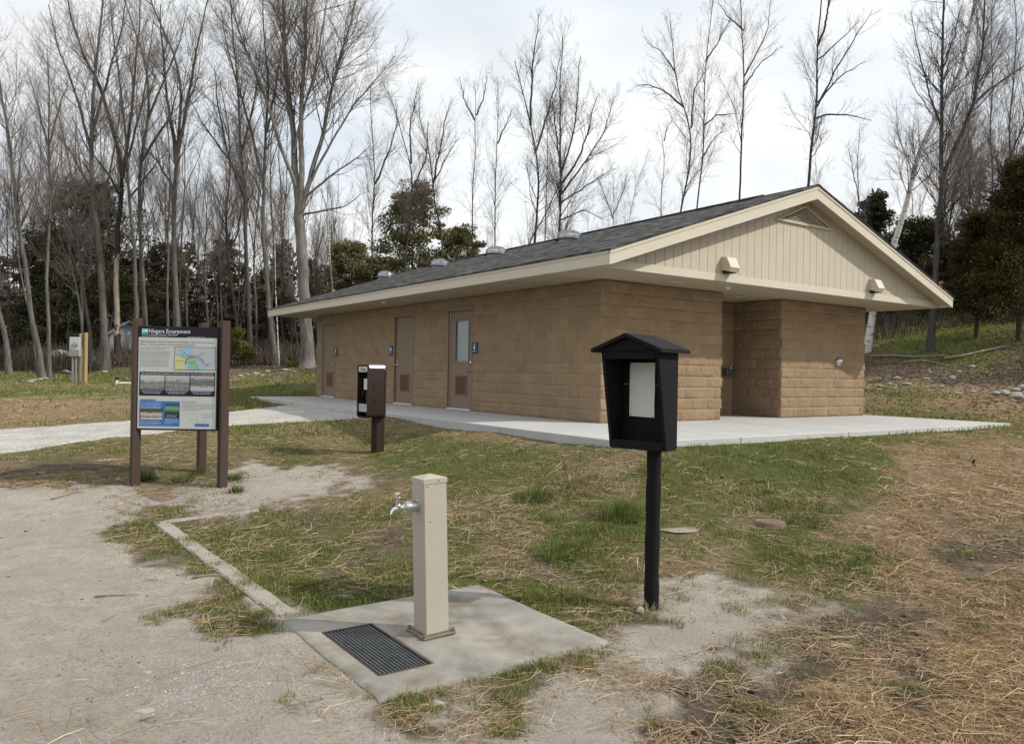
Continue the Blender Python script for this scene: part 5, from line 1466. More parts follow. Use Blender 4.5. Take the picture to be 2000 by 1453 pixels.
# ------------------------------------------------------------------ black notice box on a round post
def notice_box():
    B = at(1272, 1190, 5.29); x, y = B[0], B[1]; z = gz(x, y)
    nd = math.radians(-100.5 - 28)
    t = thing('notice_box', 'black wooden notice box with a peaked roof and a pinned sheet of paper', 'notice box', (x, y, z), facing(math.cos(nd), math.sin(nd)))
    zb = at(1270, 875, 5.22)[2] - z; zt = at(1270, 690, 5.29)[2] - z; zp = at(1240, 652, 5.1)[2] - z
    # round slightly wavy post
    K = 14; zz = np.linspace(-.3, zb + .02, K)
    pts = [(.003 * math.sin(k * .7), .003 * math.cos(k * .9), zz[k]) for k in range(K)]
    MB().tube(pts, [.050 + .003 * math.sin(k * 2.1) for k in range(K)], 14).build('post', M['blackwood'], t, autosmooth=.8)
    w = .215; th = .022
    yb = .012; dt, db = .285, .15      # depth at the top and at the bottom; front is -y
    # back: three boards with narrow gaps
    n = 3; hh = (zt - zb) / n
    for k in range(n):
        MB().bbox(-w, w, yb - .018, yb, zb + k * hh + .0005, zb + (k + 1) * hh - .0005, .0004).build('back_board', M['blackwood'], t)
    for s in (-1, 1):
        p = [(yb - .018, zb - .01), (yb - .018, zt + .04), (yb - dt, zt + .02), (yb - db, zb - .01)]   # (y,z)
        a, b = (w - th, w) if s > 0 else (-w, -w + th)
        MB().prism(p if True else p[::-1], 'x', a, b).build('side_board', M['blackwood'], t)
    MB().bbox(-w + th + .001, w - th - .001, yb - db + .002, yb - .019, zb - .006, zb + .016, .003).build('bottom_shelf', M['blackwood'], t)
    lip = MB().bbox(-w + th + .001, w - th - .001, yb - db - .012, yb - db + .001, zb - .012, zb + .05, .003)
    lip.build('bottom_lip', M['blackwood'], t)
    # header board and gable front
    yf = yb - dt - .004
    zg = zt - .015
    MB().bbox(-w + th + .001, w - th - .001, yf + .006, yf + .026, zg - .03, zg + .035, .003).build('header_board', M['blackwood'], t)
    ov = .262; rise = zp - zt - .02
    gb = MB()
    gb.prism([(-ov + .045, zt + .012), (ov - .045, zt + .012), (0, zt + rise - .012)], 'y', yf - .012, yf + .004)
    gb.build('gable_board', M['blackwood'], t)
    for s in (-1, 1):
        L = math.hypot(ov, rise); a = math.atan2(rise, ov)
        Mx = Matrix.Translation((s * ov, 0, zt)) @ Matrix.Rotation(-s * 0, 4, 'Y')
        top = [(s * ov, zt - .002), (0.0005 * s, zt + rise), (0.0005 * s, zt + rise + .024), (s * ov, zt + .022)]
        if s > 0: top = top[::-1]
        MB().prism(top[::-1], 'y', yf - .05, yb + .075).build('roof_board', M['blackwood'], t)
    pp = MB(); K = 8
    pw, z0, z1 = .11, zb + .205, zt - .065
    yy = yb - .0215
    vs = [(-.140 + .195 * i, yy - .004 * abs(math.sin(j * .8)) * i - .001, z0 + (z1 - z0) * j / K - .004 * i * (1 - j / K)) for j in range(K + 1) for i in (0, 1)]
    pp.add(vs, [(2 * j, 2 * j + 1, 2 * j + 3, 2 * j + 2) for j in range(K)])
    po = pp.build('paper_sheet', M['paper'], t)
    pi = MB()
    for a, b in ((-.13, z0 + .012), (.045, z0 + .004), (-.13, z1 - .012), (.045, z1 - .014)):
        pi.lathe([(.004, 0), (.003, .004), (0, .005)], 8, Matrix.Translation((a, yy - .003, b)) @ Matrix.Rotation(PI / 2, 4, 'X'))
    pi.build('pins', M['iron'], po)
    for ch in t.children:          # the box hangs a little off the centre of its post
        if not ch.name.startswith('post'): ch.location.x = -.052
notice_box()

# ------------------------------------------------------------------ faucet pad with drain, and the faucet post
def pad():
    c = sum(PAD) / 4
    rz = 0.609; e1 = np.array([math.cos(rz), math.sin(rz)]); e2 = np.array([-e1[1], e1[0]])
    t = thing('concrete_pad', 'square worn concrete pad at the foot of the beige faucet post', 'concrete pad', (c[0], c[1], 0), rz)
    loc = [((p - c) @ e1, (p - c) @ e2) for p in PAD]
    gr = [np.array(p) for p in [(-1.137, 4.684), (-.861, 4.851), (-.383, 4.213), (-.657, 4.045)]]
    g = np.array([((p - c) @ e1, (p - c) @ e2) for p in gr])
    gx0, gx1, gy0, gy1 = g[:, 0].min() + .01, g[:, 0].max() - .01, g[:, 1].min() + .01, g[:, 1].max() - .01
    xs = [p[0] for p in loc]; ys = [p[1] for p in loc]
    x0, x1, y0, y1 = -.745, .745, -.73, .73
    # slab with a hole: fine grid so the edges can be slightly broken
    nx = np.unique(np.concatenate([np.linspace(x0, gx0, 16), np.linspace(gx0, gx1, 12), np.linspace(gx1, x1, 46)]))
    ny = np.unique(np.concatenate([np.linspace(y0, gy0, 14), np.linspace(gy0, gy1, 30), np.linspace(gy1, y1, 16)]))
    X, Y = np.meshgrid(nx, ny, indexing='ij')
    ed = np.minimum.reduce([X - x0, x1 - X, Y - y0, y1 - Y])
    inhole = (X >= gx0 - 1e-6) & (X <= gx1 + 1e-6) & (Y >= gy0 - 1e-6) & (Y <= gy1 + 1e-6)
    Z = 0.010 + 0.016 * (X - x0) / (x1 - x0) + 0.004 * fbm(X * 1.5, Y * 1.5, 41) - 0.012 * np.clip(1 - ed / .05, 0, 1) ** 2
    jx = .012 * fbm(Y * 5, X * 0 + 2, 42) * (ed < .001); jy = .012 * fbm(X * 5, Y * 0 + 7, 43) * (ed < .001)
    V = np.stack([X + jx, Y + jy, Z], -1)
    nI, nJ = X.shape
    idx = np.arange(nI * nJ).reshape(nI, nJ)
    q = np.stack([idx[:-1, :-1], idx[1:, :-1], idx[1:, 1:], idx[:-1, 1:]], -1)
    cx = (nx[:-1] + nx[1:])[:, None] / 2 + 0 * ny[None, :-1]; cy = (ny[:-1] + ny[1:])[None] / 2 + 0 * nx[:-1, None]
    hole = (cx > gx0) & (cx < gx1) & (cy > gy0) & (cy < gy1)
    q = q[~hole].reshape(-1, 4)
    V = V.reshape(-1, 3)
    # skirts: outer edge down, hole walls down
    def skirt(ring, depth):
        nonlocal V, q
        b = len(V); low = V[ring].copy(); low[:, 2] = depth
        V = np.vstack([V, low]); m = len(ring)
        q = np.vstack([q, [(ring[i], ring[(i + 1) % m], b + (i + 1) % m, b + i) for i in range(m)]])
    ring = list(idx[:, 0]) + list(idx[-1, 1:]) + list(idx[-2::-1, -1]) + list(idx[0, -2:0:-1])
    skirt(np.array(ring)[::-1], -.15)
    i0, i1 = np.searchsorted(nx, gx0 - 1e-9), np.searchsorted(nx, gx1 - 1e-9); j0, j1 = np.searchsorted(ny, gy0 - 1e-9), np.searchsorted(ny, gy1 - 1e-9)
    h = list(idx[i0:i1 + 1, j0]) + list(idx[i1, j0 + 1:j1 + 1]) + list(idx[i0:i1, j1][::-1]) + list(idx[i0, j0 + 1:j1][::-1])
    skirt(np.array(h), -.18)
    np_mesh('slab', V, q, M['pad'], t)
    MB().box(gx0 - .01, gx1 + .01, gy0 - .01, gy1 + .01, -.18, -.13).build('drain_bottom', M['black_joint'], t)
    d = thing('drain_grate', 'rusty barred iron drain grate set in the concrete pad', 'drain grate', (c[0], c[1], 0), rz)
    fr = MB(); a = .014
    fr.box(gx0, gx0 + a, gy0, gy1, -.04, .012); fr.box(gx1 - a, gx1, gy0, gy1, -.04, .012)
    fr.box(gx0 + a, gx1 - a, gy0, gy0 + a, -.04, .012); fr.box(gx0 + a, gx1 - a, gy1 - a, gy1, -.04, .012)
    fr.build('frame', M['rust'], d)
    bars = MB(); nb = 13
    for k in range(nb):
        xx = gx0 + a + .006 + (gx1 - gx0 - 2 * a - .012) * (k + .5) / nb
        bars.bbox(xx - .0058, xx + .0058, gy0 + a + .001, gy1 - a - .001, -.03, .0105, .003)
    bars.build('bars', M['iron'], d)
    cr = MB()
    for k in range(7):
        yy = gy0 + .06 + (gy1 - gy0 - .12) * k / 6
        cr.box(gx0 + a, gx1 - a, yy - .004, yy + .004, -.02, -.008)
    cr.build('cross_rods', M['rust'], d)
    return c
pad()

def faucet():
    c = at(843.5, 1247, 4.64); x, y = -.460, 4.70
    z = .021
    t = thing('faucet_post', 'beige square metal water post with a chrome push faucet', 'water faucet', (x, y, z), YB)
    t.rotation_euler = (0, math.radians(-2.2), YB)
    w = .0775; H = .938
    pl = MB().bbox(-.112, .112, -.112, .112, 0, .014, .003)
    po = pl.build('base_plate', M['rustplate'], t)
    bo = MB()
    for sx in (-1, 1):
        for sy in (-1, 1):
            bo.lathe([(.014, .014), (.014, .026), (.007, .027), (.007, .036), (.0, .037)], 6, Matrix.Translation((sx * .097, sy * .097, 0)))
    bo.build('bolts', M['rustplate'], po)
    MB().bbox(-w, w, -w, w, .014, H, .004).build('post', M['postcream'], t)
    k = w + .004
    cp = MB().bbox(-k, k, -k, k, H - .028, H + .001, .002)
    cp.add([(-k, -k, H + .0012), (k, -k, H + .0012), (k, k, H + .0012), (-k, k, H + .0012), (0, 0, H + .024)], [(0, 1, 4), (1, 2, 4), (2, 3, 4), (3, 0, 4)])
    co = cp.build('cap', M['postcream'], t)
    MB().lathe([(.004, 0), (.004, .003), (0, .004)], 10, Matrix.Translation((.02, -k, H - .013)) @ Matrix.Rotation(PI / 2, 4, 'X')).build('screw', M['iron'], co)
    zf = .797 - z + .0
    L = Matrix.Translation((-w, 0.005, zf)) @ Matrix.Rotation(-PI / 2, 4, 'Y')
    br = MB().lathe([(.038, 0), (.038, .004), (.0345, .006), (.0345, .082), (.0335, .085), (.0, .085)], 28, L)
    b = br.build('barrel', M['steel'], t, autosmooth=.5)
    sp = MB()
    xf = -w - .083
    pts = [(xf, .005, zf), (xf - .02, .005, zf + .001), (xf - .052, .005, zf + .001), (xf - .072, .005, zf - .003), (xf - .084, .005, zf - .014), (xf - .089, .005, zf - .034)]
    sp.tube(pts, [.014, .012, .0135, .013, .0115, .0095], 14)
    sp.lathe([(.020, 0), (.020, .008), (.015, .012)], 16, Matrix.Translation((xf, .005, zf)) @ Matrix.Rotation(-PI / 2, 4, 'Y'))
    s = sp.build('spout', M['chrome'], b, autosmooth=.7)
    vb = MB().lathe([(.012, -.006), (.016, .004), (.016, .018), (.0125, .024), (.0155, .027), (.0155, .066), (.013, .070)], 18, Matrix.Translation((xf - .044, .005, zf)))
    v = vb.build('valve_body', M['steel'], b, autosmooth=.5)
    MB().lathe([(.012, .070), (.0185, .072), (.020, .078), (.020, .088), (.0165, .093), (.0, .094)], 18, Matrix.Translation((xf - .044, .005, zf))).build('push_button', M['chrome'], v, autosmooth=.5)
    # small scratches in the coating
    sc = MB()
    for yy, zz, l in ((-.062, H - .045, .014), (-.045, H - .255, .012)):
        sc.add([(yy, -w - .0006, zz), (yy + l, -w - .0006, zz + .002), (yy + l, -w - .0006, zz + .005), (yy, -w - .0006, zz + .003)], [(0, 1, 2, 3)])
    sc.build('scratch', M['black_joint'], t)
faucet()

# ------------------------------------------------------------------ timber edging
def beam(p0, p1, w, h, label, seg=1):
    p0 = np.array(p0); p1 = np.array(p1); d = p1 - p0; L = math.hypot(d[0], d[1])
    t = thing('timber_edging', label, 'timber edging', (p0[0], p0[1], p0[2]), math.atan2(d[1], d[0]), 'old timbers edging the lawn by the pad')
    n = max(1, seg)
    for k in range(n):
        a, b = L * k / n + .004, L * (k + 1) / n - .004
        K = 14; mb = MB(); xs = np.linspace(a, b, K)
        prof = [(-w / 2, -h), (-w / 2, -.012), (-w / 2 + .012, 0), (w / 2 - .012, 0), (w / 2, -.012), (w / 2, -h)]
        vs = []
        for i, xx in enumerate(xs):
            for j, (yy, zz) in enumerate(prof):
                vs.append((xx, yy + .008 * vnoise(xx * 6, j * 3.3, 91), zz + (d[2]) * xx / L + .004 * vnoise(xx * 5, j * 2.1, 92)))
        m = len(prof)
        fs = [(i * m + j, i * m + j + 1, (i + 1) * m + j + 1, (i + 1) * m + j) for i in range(K - 1) for j in range(m - 1)]
        fs = [f[::-1] for f in fs] + [tuple(range(m)), tuple((K - 1) * m + j for j in range(m - 1, -1, -1))]
        mb.add(vs, fs); mb.build('timber', M['timber'], t)
    return t
def gp(px, py, up=0.0):
    p = hit(np.array([float(px)]), np.array([float(py)]))[0]
    if not np.isfinite(p).all():
        p = at(px, py, 30); p[2] = gz(p[0], p[1])
    p[2] += up; return p
b0 = gp(318, 1022, .008); b1 = gp(562, 1201, .014)
beam(b0, b1, .145, .16, 'long grey timber running from the lawn corner to the concrete pad', 2)
c0 = gp(300, 1020, .012); c1 = gp(505, 996, .014)
beam(c0, c1, .10, .14, 'shorter grey timber along the back edge of the lawn corner', 1)

# ------------------------------------------------------------------ meter posts, vent pipe, shed
def meter():
    D = 28.0; B = at(160, 750, D); z = gz(B[0], B[1])
    t = thing('meter_post', 'grey electric meter box on two yellow wooden posts by the wood', 'meter post', (B[0], B[1], z), math.radians(18))
    s = D / F
    h1 = at(167, 650, D)[2] - z; h0 = at(158, 652, D)[2] - z
    MB().lathe([(.075, -.3), (.07, h1), (.0, h1 + .01)], 14).build('post', M['pine'], t, autosmooth=.6).location = (.10, 0, 0)
    MB().lathe([(.075, -.3), (.07, h0), (.0, h0 + .01)], 14).build('post', M['pine'], t, autosmooth=.6).location = (-.07, .05, 0)
    zt = at(150, 659, D)[2] - z; zb = at(150, 697, D)[2] - z
    bx = MB().bbox(-.38, -.03, -.26, -.08, zb, zt, .02)
    o = bx.build('meter_box', M['greymetal'], t)
    MB().lathe([(.085, 0), (.085, .05), (.07, .09), (.0, .1)], 16, Matrix.Translation((-.2, -.26, zb + .42)) @ Matrix.Rotation(PI / 2, 4, 'X')).build('meter_dial', M['dome'], o, smooth=True)
    MB().bbox(-.36, -.05, -.275, -.262, zb + .03, zb + .25, .004).build('cover_plate', M['galv'], o)
    pi = MB()
    for x in (-.27, -.17): pi.lathe([(.04, -.3), (.04, zb + .01)], 10, Matrix.Translation((x, -.16, 0)))
    pi.build('conduit', M['galv'], t, autosmooth=.6)
    MB().lathe([(.025, -.3), (.025, zb + .35)], 10, Matrix.Translation((.0, -.09, 0))).build('conduit', M['galv'], t, autosmooth=.6)
meter()
def vent_pipe():
    D = 27.5; B = at(228, 748, D); z = gz(B[0], B[1])
    t = thing('vent_pipe', 'short white standpipe with a black cap beyond the gravel path', 'pipe', (B[0], B[1], z))
    MB().lathe([(.05, -.1), (.05, .16)], 12).build('pipe', M['white_plastic'], t, autosmooth=.6)
    MB().lathe([(.06, .16), (.06, .24), (.0, .25)], 12).build('cap', M['signblack'], t, autosmooth=.6)
    e = at(262, 747.5, D + .2)
    t2 = thing('pipe', 'white pipe lying on the straw beside the black capped standpipe', 'pipe', (B[0] + .08, B[1], z + .05))
    MB().tube([(0, 0, 0), (e[0] - B[0] - .08, .2, .0)], .035, 10).build('pipe_length', M['white_plastic'], t2)
vent_pipe()
def shed():
    D = 40.0; B = at(250, 707, D); z = B[2] - .05
    t = thing('shed', 'small weathered grey gabled shed among the trees behind the sign', 'shed', (B[0], B[1], z), math.radians(34))
    s = D / F
    w = 35 * s; he = 57 * s; hp = 80 * s
    MB().prism([(-w + .06, -.5), (w - .06, -.5), (w - .06, he), (0, hp - .06), (-w + .06, he)], 'y', 0, 1.7).build('wall', M['shedwall'], t)
    for sg in (-1, 1):
        p = [(sg * (w + .12), he - .16), (0.0, hp - .02), (0.0, hp + .06), (sg * (w + .12), he - .07)]
        MB().prism(p if sg < 0 else p[::-1], 'y', -.22, 1.9).build('roof', M['shedroof'], t)
    MB().bbox(-.35, .45, -.03, -.002, .0, 1.5, .004).build('door', M['shedwall'], t)
shed()

# ------------------------------------------------------------------ loose stones, sticks, stump
def rock_mesh(seed, sub=2):
    import bmesh
    bm = bmesh.new(); bmesh.ops.create_icosphere(bm, subdivisions=sub, radius=1.0)
    r = random.Random(seed); ax = [Vector((r.gauss(0, 1), r.gauss(0, 1), r.gauss(0, 1))).normalized() for _ in range(7)]
    lim = [r.uniform(.62, .92) for _ in ax]
    for v in bm.verts:
        for a, l in zip(ax, lim):
            d = v.co.dot(a)
            if d > l: v.co -= a * (d - l) * .85
        v.co *= 1 + .05 * r.uniform(-1, 1)
    me = bpy.data.meshes.new('rock'); bm.to_mesh(me); bm.free()
    me.materials.append(M['stone'])
    me.polygons.foreach_set('use_smooth', [sub > 2] * len(me.polygons))
    return me
RK = [rock_mesh(k) for k in range(6)]
def rock(P, sx, sy, sz, label, k=0, group=None, rz=0.0, mesh=None, name='rock'):
    o = bpy.data.objects.new(name, mesh or RK[k % 6]); COL.objects.link(o)
    o.location = [float(P[0]), float(P[1]), float(P[2]) + sz * .45]; o.scale = (sx, sy, sz); o.rotation_euler = (0, 0, rz)
    tag(o, label, 'rock', group)
    return o
rr = random.Random(3)
rock(gp(856, 1380, -.006), .048, .034, .027, 'smooth oval tan stone at the front edge of the concrete pad', 0, rz=-.2, mesh=rock_mesh(77, 3))
rock(gp(668, 1167), .085, .05, .012, 'flat white stone in the grass behind the pad left of the post', 1)
rock(gp(1250, 1196), .035, .03, .03, 'grey stone wedged at the foot of the black box post', 2)
_fs = rock(gp(1330, 1030, -.016), .23, .16, .013, 'flat pale slab stone lying behind the black post', 3, rz=.4, mesh=rock_mesh(41, 3)); _fs.data.materials[0] = M['flatstone']
rock(gp(1521, 1316, -.004), .03, .012, .012, 'white curved chip on the sand at the edge of the straw mulch', 2, rz=.3)
rock(gp(232, 939), .03, .05, .03, 'small white stone left of the left sign post', 4)
rock(gp(1530, 1205, -.004), .022, .018, .014, 'little white pebble on the sand right of the black box post', 5)
rock(gp(282, 1386, -.008), .052, .035, .012, 'flat pale stone in the sand below the gravel patch', 1, rz=.3)
rock(gp(288, 1310, -.006), .03, .02, .009, 'small pale stone half buried in the sand above the gravel patch', 3)
for (px, py, s) in [(483, 733, .14), (501, 731, .17), (523, 726, .15), (556, 724, .16), (565, 724, .1), (600, 719, .09), (575, 727, .1), (470, 737, .14), (512, 734, .12)]:
    rock(gp(px, py), s, s * .6, s * .38, 'pale stone at the wood edge between the sign and the roof corner', rr.randrange(6), 'pale stones along the wood edge', rr.uniform(0, 3))
for (px, py, s) in [(110, 692, .55), (124, 695, .6), (137, 694, .5), (118, 688, .5), (130, 687, .55), (146, 697, .3), (104, 697, .3)]:
    P = at(px, py, 37); P[2] = gz(P[0], P[1]) + rr.uniform(0, .25)
    rock(P, s, s * .8, s * .6, 'grey boulder in the heap under the trees left of the meter box', rr.randrange(6), 'boulders heaped under the trees', rr.uniform(0, 3))
for (px, py, s) in [(66, 745, .12), (78, 744, .15), (88, 742, .13), (60, 748, .14), (130, 727, .2), (140, 729, .16), (205, 728, .16)]:
    rock(gp(px, py), s, s * .7, s * .4, 'whitish stone at the foot of the trees on the far left', rr.randrange(6), 'whitish stones at the foot of the left trees', rr.uniform(0, 3))
for i in range(18):
    px = rr.uniform(1690, 1900); py = rr.choice([rr.gauss(752, 6), rr.gauss(722, 12), rr.gauss(762, 5)])
    s = rr.uniform(.04, .11)
    rock(gp(px, py), s * 1.3, s, s * .55, 'white stone scattered on the dirt bank right of the building', rr.randrange(6), 'white stones on the dirt bank', rr.uniform(0, 3))
for i in range(30):
    px = rr.gauss(1984, 20); py = rr.gauss(770, 9)
    s = rr.choice([.05, .06, .08, .1, .15])
    rock(gp(px, py), s * 1.3, s, s * .6, 'pale rock in the pile on the bank at the right edge', rr.randrange(6), 'rocks piled on the right bank', rr.uniform(0, 3))
# cut stump flush with the lawn
sp_ = gp(1503, 1022)
st = thing('tree_stump', 'low sawn brown stump in the lawn right of the black post', 'stump', sp_)
MB().lathe([(.155, -.05), (.145, .012), (.135, .026), (.12, .028), (.0, .026)], 18).build('stump_wood', M['stump'], st, autosmooth=.5)

def stick(pix, rad, label, group=None, lift=.01):
    P = [gp(a, b, lift) for a, b in pix]
    c = P[0].copy(); t = thing('stick', label, 'stick', c, 0, group)
    MB().tube([p - c for p in P], [rad * (1 - .5 * k / (len(P) - 1)) for k in range(len(P))], 7).build('branch', M['stick'], t, smooth=True)
stick([(486, 1033), (505, 1029), (520, 1026), (534, 1019), (545, 1018)], .014, 'bent bare stick on the grass right of the timber corner')
stick([(100, 976), (125, 969), (150, 962), (165, 962)], .010, 'thin dark stick on the sand left of the sign')
stick([(184, 1168), (210, 1165), (240, 1163), (271, 1161)], .007, 'straight thin twig on the sand left of the long timber')
stick([(203, 1217), (215, 1209), (228, 1205)], .005, 'short bent twig lower on the left sand')
stick([(376, 1130), (400, 1126), (430, 1124)], .009, 'dark twig against the left side of the long timber')
stick([(275, 1408), (290, 1402), (303, 1398)], .006, 'short twig under the gravel patch at the bottom left')
stick([(1700, 700), (1740, 698), (1790, 700), (1850, 698)], .05, 'long dead branch lying on the right bank', lift=.06)
stick([(1845, 705), (1880, 700), (1930, 690), (1965, 682)], .06, 'pale fallen branch on the bank beside the dark cedar trunk', lift=.08)
stick([(1760, 712), (1800, 708), (1835, 712)], .04, 'short broken branch in the dirt below the forked tree', lift=.05)

# clumps of greener grass and a dry weed
def tuft(px, py, n, h, spread, label, tint=(.35, .2), dry=False):
    C = gp(px, py)
    t = thing('weed' if dry else 'grass_clump', label, 'weed' if dry else 'grass clump', C)
    a = RNG.uniform(0, 2 * PI, n); r = spread * np.sqrt(RNG.uniform(0, 1, n))
    off = np.stack([r * np.cos(a), r * np.sin(a), np.zeros(n)], -1)
    w = C + off; off[:, 2] = ground_z(w[:, 0], w[:, 1]) - C[2]
    L = h * RNG.uniform(.5, 1.1, n) * (1.15 - .5 * r / spread); Wd = RNG.uniform(.003, .006, n)
    d = np.stack([np.cos(a), np.sin(a), 0 * a], -1); sd = np.stack([-np.sin(a), np.cos(a), 0 * a], -1)
    le = (RNG.uniform(.1, .9, n) * (.3 + r / spread))[:, None]; L = L[:, None]; wv = (Wd / 2)[:, None]
    p0 = off - np.array([0, 0, .01]); p1 = p0 + np.array([0, 0, 1.]) * L * .6 + d * L * le * .3; p2 = p0 + np.array([0, 0, 1.]) * L * (1 - .3 * le) + d * L * le
    V = np.stack([p0 - sd * wv, p0 + sd * wv, p1 - sd * wv, p1 + sd * wv, p2 - sd * wv * .1, p2 + sd * wv * .1], 1).reshape(-1, 3)
    b = np.arange(n)[:, None] * 6
    Fq = np.concatenate([b + np.array([[0, 1, 3, 2]]), b + np.array([[2, 3, 5, 4]])], 0)
    np_mesh('leaves', V, Fq, M['straw' if dry else 'grass'], t, color=np.clip(np.repeat(RNG.normal(tint[0], tint[1], n), 6) + np.tile([-.1, -.1, 0, 0, .12, .12], n), 0, .84))
tuft(1042, 975, 420, .15, .20, 'bushy bright green grass clump left of the black post, the farther one')
tuft(1205, 1005, 480, .16, .26, 'bushy green grass clump just left of the black post')
tuft(1088, 1085, 420, .11, .24, 'low green grass clump between the beige and black posts')
tuft(283, 937, 260, .16, .12, 'dark green grass clump at the foot of the left sign post', (.25, .12))
tuft(460, 960, 150, .12, .10, 'pale green grass clump in front of the right sign post')
tuft(352, 938, 220, .12, .2, 'low weeds between the two front sign posts', (.3, .15))
tuft(455, 935, 160, .12, .12, 'green weeds beside the foot of the right sign post', (.3, .15))
tuft(385, 925, 90, .15, .09, 'broad leaved weed at the foot of the back sign post', (.3, .15))
tuft(735, 893, 130, .07, .16, 'short grass around the foot of the phone pedestal')
tuft(1120, 945, 240, .10, .36, 'flattened heap of dry brown weed stems on the lawn', (.45, .25), True)
tuft(1268, 1195, 110, .09, .10, 'dry grass around the foot of the black box post', (.6, .2), True)
def dry_weed():
    C = gp(1112, 940)
    t = thing('weed', 'upright dry seed stalks standing left of the black box', 'weed', C)
    mb = MB()
    for k in range(5):
        x, y = .05 * math.cos(k * 2.1), .05 * math.sin(k * 2.1); h = (.34, .26, .22, .3, .18)[k]
        pts = [(x, y, -.02), (x * 1.6, y * 1.6, h * .5), (x * 2.4 + .01 * k, y * 2.4, h)]
        mb.tube(pts, [.004, .003, .0025], 5)
        for j in range(9):
            q = h * (.62 + .04 * j); a = j * 2.4
            mb.tube([(x * 2.2, y * 2.2, q), (x * 2.2 + .018 * math.cos(a), y * 2.2 + .018 * math.sin(a), q + .014)], [.005, .002], 4)
    mb.build('seed_stalks', M['stump'], t)
dry_weed()

def dark_leaf():
    C = gp(1905, 914, .01)
    t = thing('curled_leaf', 'small curled dark leaf standing up on the straw at the right', 'leaf', C, .5)
    mb = MB(); K = 6
    vs = []
    for k in range(K + 1):
        u = k / K; w = .035 * math.sin(PI * min(1, u * .9 + .08)); z = .02 + .09 * u
        vs += [(-w, .03 * math.sin(u * 3), z), (0, .03 * math.sin(u * 3) + .012, z), (w, .03 * math.sin(u * 3), z)]
    mb.add(vs, [f for k in range(K) for f in ((3 * k, 3 * k + 1, 3 * k + 4, 3 * k + 3), (3 * k + 1, 3 * k + 2, 3 * k + 5, 3 * k + 4))])
    mb.build('leaf_blade', M['darkleaf'], t, smooth=True)
dark_leaf()
# ------------------------------------------------------------------ bare trees
def interp_path(P, R, par, t):
    """points, tangents, radii at parameter t (0..1) on path rows par"""
    K = P.shape[1]
    x = t * (K - 1); i = np.minimum(x.astype(int), K - 2); f = (x - i)[:, None]
    a = P[par, i]; b = P[par, i + 1]
    return a * (1 - f) + b * f, nrm(b - a), R[par, i] * (1 - f[:, 0]) + R[par, i + 1] * f[:, 0]

def grow(p0, d0, length, r0, K, rng, trop=0.12, wander=0.14, rend=0.25):
    N = len(p0)
    P = np.empty((N, K, 3)); P[:, 0] = p0
    d = d0.copy(); st = (length / (K - 1))[:, None]
    for k in range(1, K):
        d = nrm(d + np.array([0, 0, trop]) + rng.normal(0, wander, (N, 3)))
        P[:, k] = P[:, k - 1] + d * st
    R = r0[:, None] * np.linspace(1, rend, K)[None]
    return P, R

def spawn(P, R, cnt, t0, t1, a0, a1, lens, rng, rk=0.62, rmin=0.004, rmax=1.0):
    """children of path rows; cnt children per row; lens(par,t) -> length"""
    par = np.repeat(np.arange(len(P)), cnt)
    t = rng.uniform(t0, t1, len(par)) if np.isscalar(t0) else rng.uniform(0, 1, len(par)) * (t1 - t0[par]) + t0[par]
    p, tan, r = interp_path(P, R, par, t)
    rnd = rng.normal(0, 1, (len(par), 3)); rnd[:, 2] *= .6
    perp = nrm(np.cross(tan, rnd))
    a = np.radians(rng.uniform(a0, a1, len(par)))[:, None]
    d = tan * np.cos(a) + perp * np.sin(a)
    return p, d, lens(par, t), np.clip(r * rk, rmin, rmax), par, t

def smooth_stem(pts, n, rng, wob):
    pts = np.array(pts, float)
    s = np.concatenate([[0], np.cumsum(np.linalg.norm(np.diff(pts, axis=0), axis=1))])
    t = np.linspace(0, s[-1], n)
    Q = np.stack([np.interp(t, s, pts[:, k]) for k in range(3)], -1)
    for _ in range(2):
        Q[1:-1] = (Q[:-2] + 2 * Q[1:-1] + Q[2:]) / 4
    w = rng.normal(0, wob, (n, 3)); w[:, 2] = 0
    w[1:-1] = (w[:-2] + w[1:-1] + w[2:]) / 3
    Q[1:] += w[1:]
    return Q

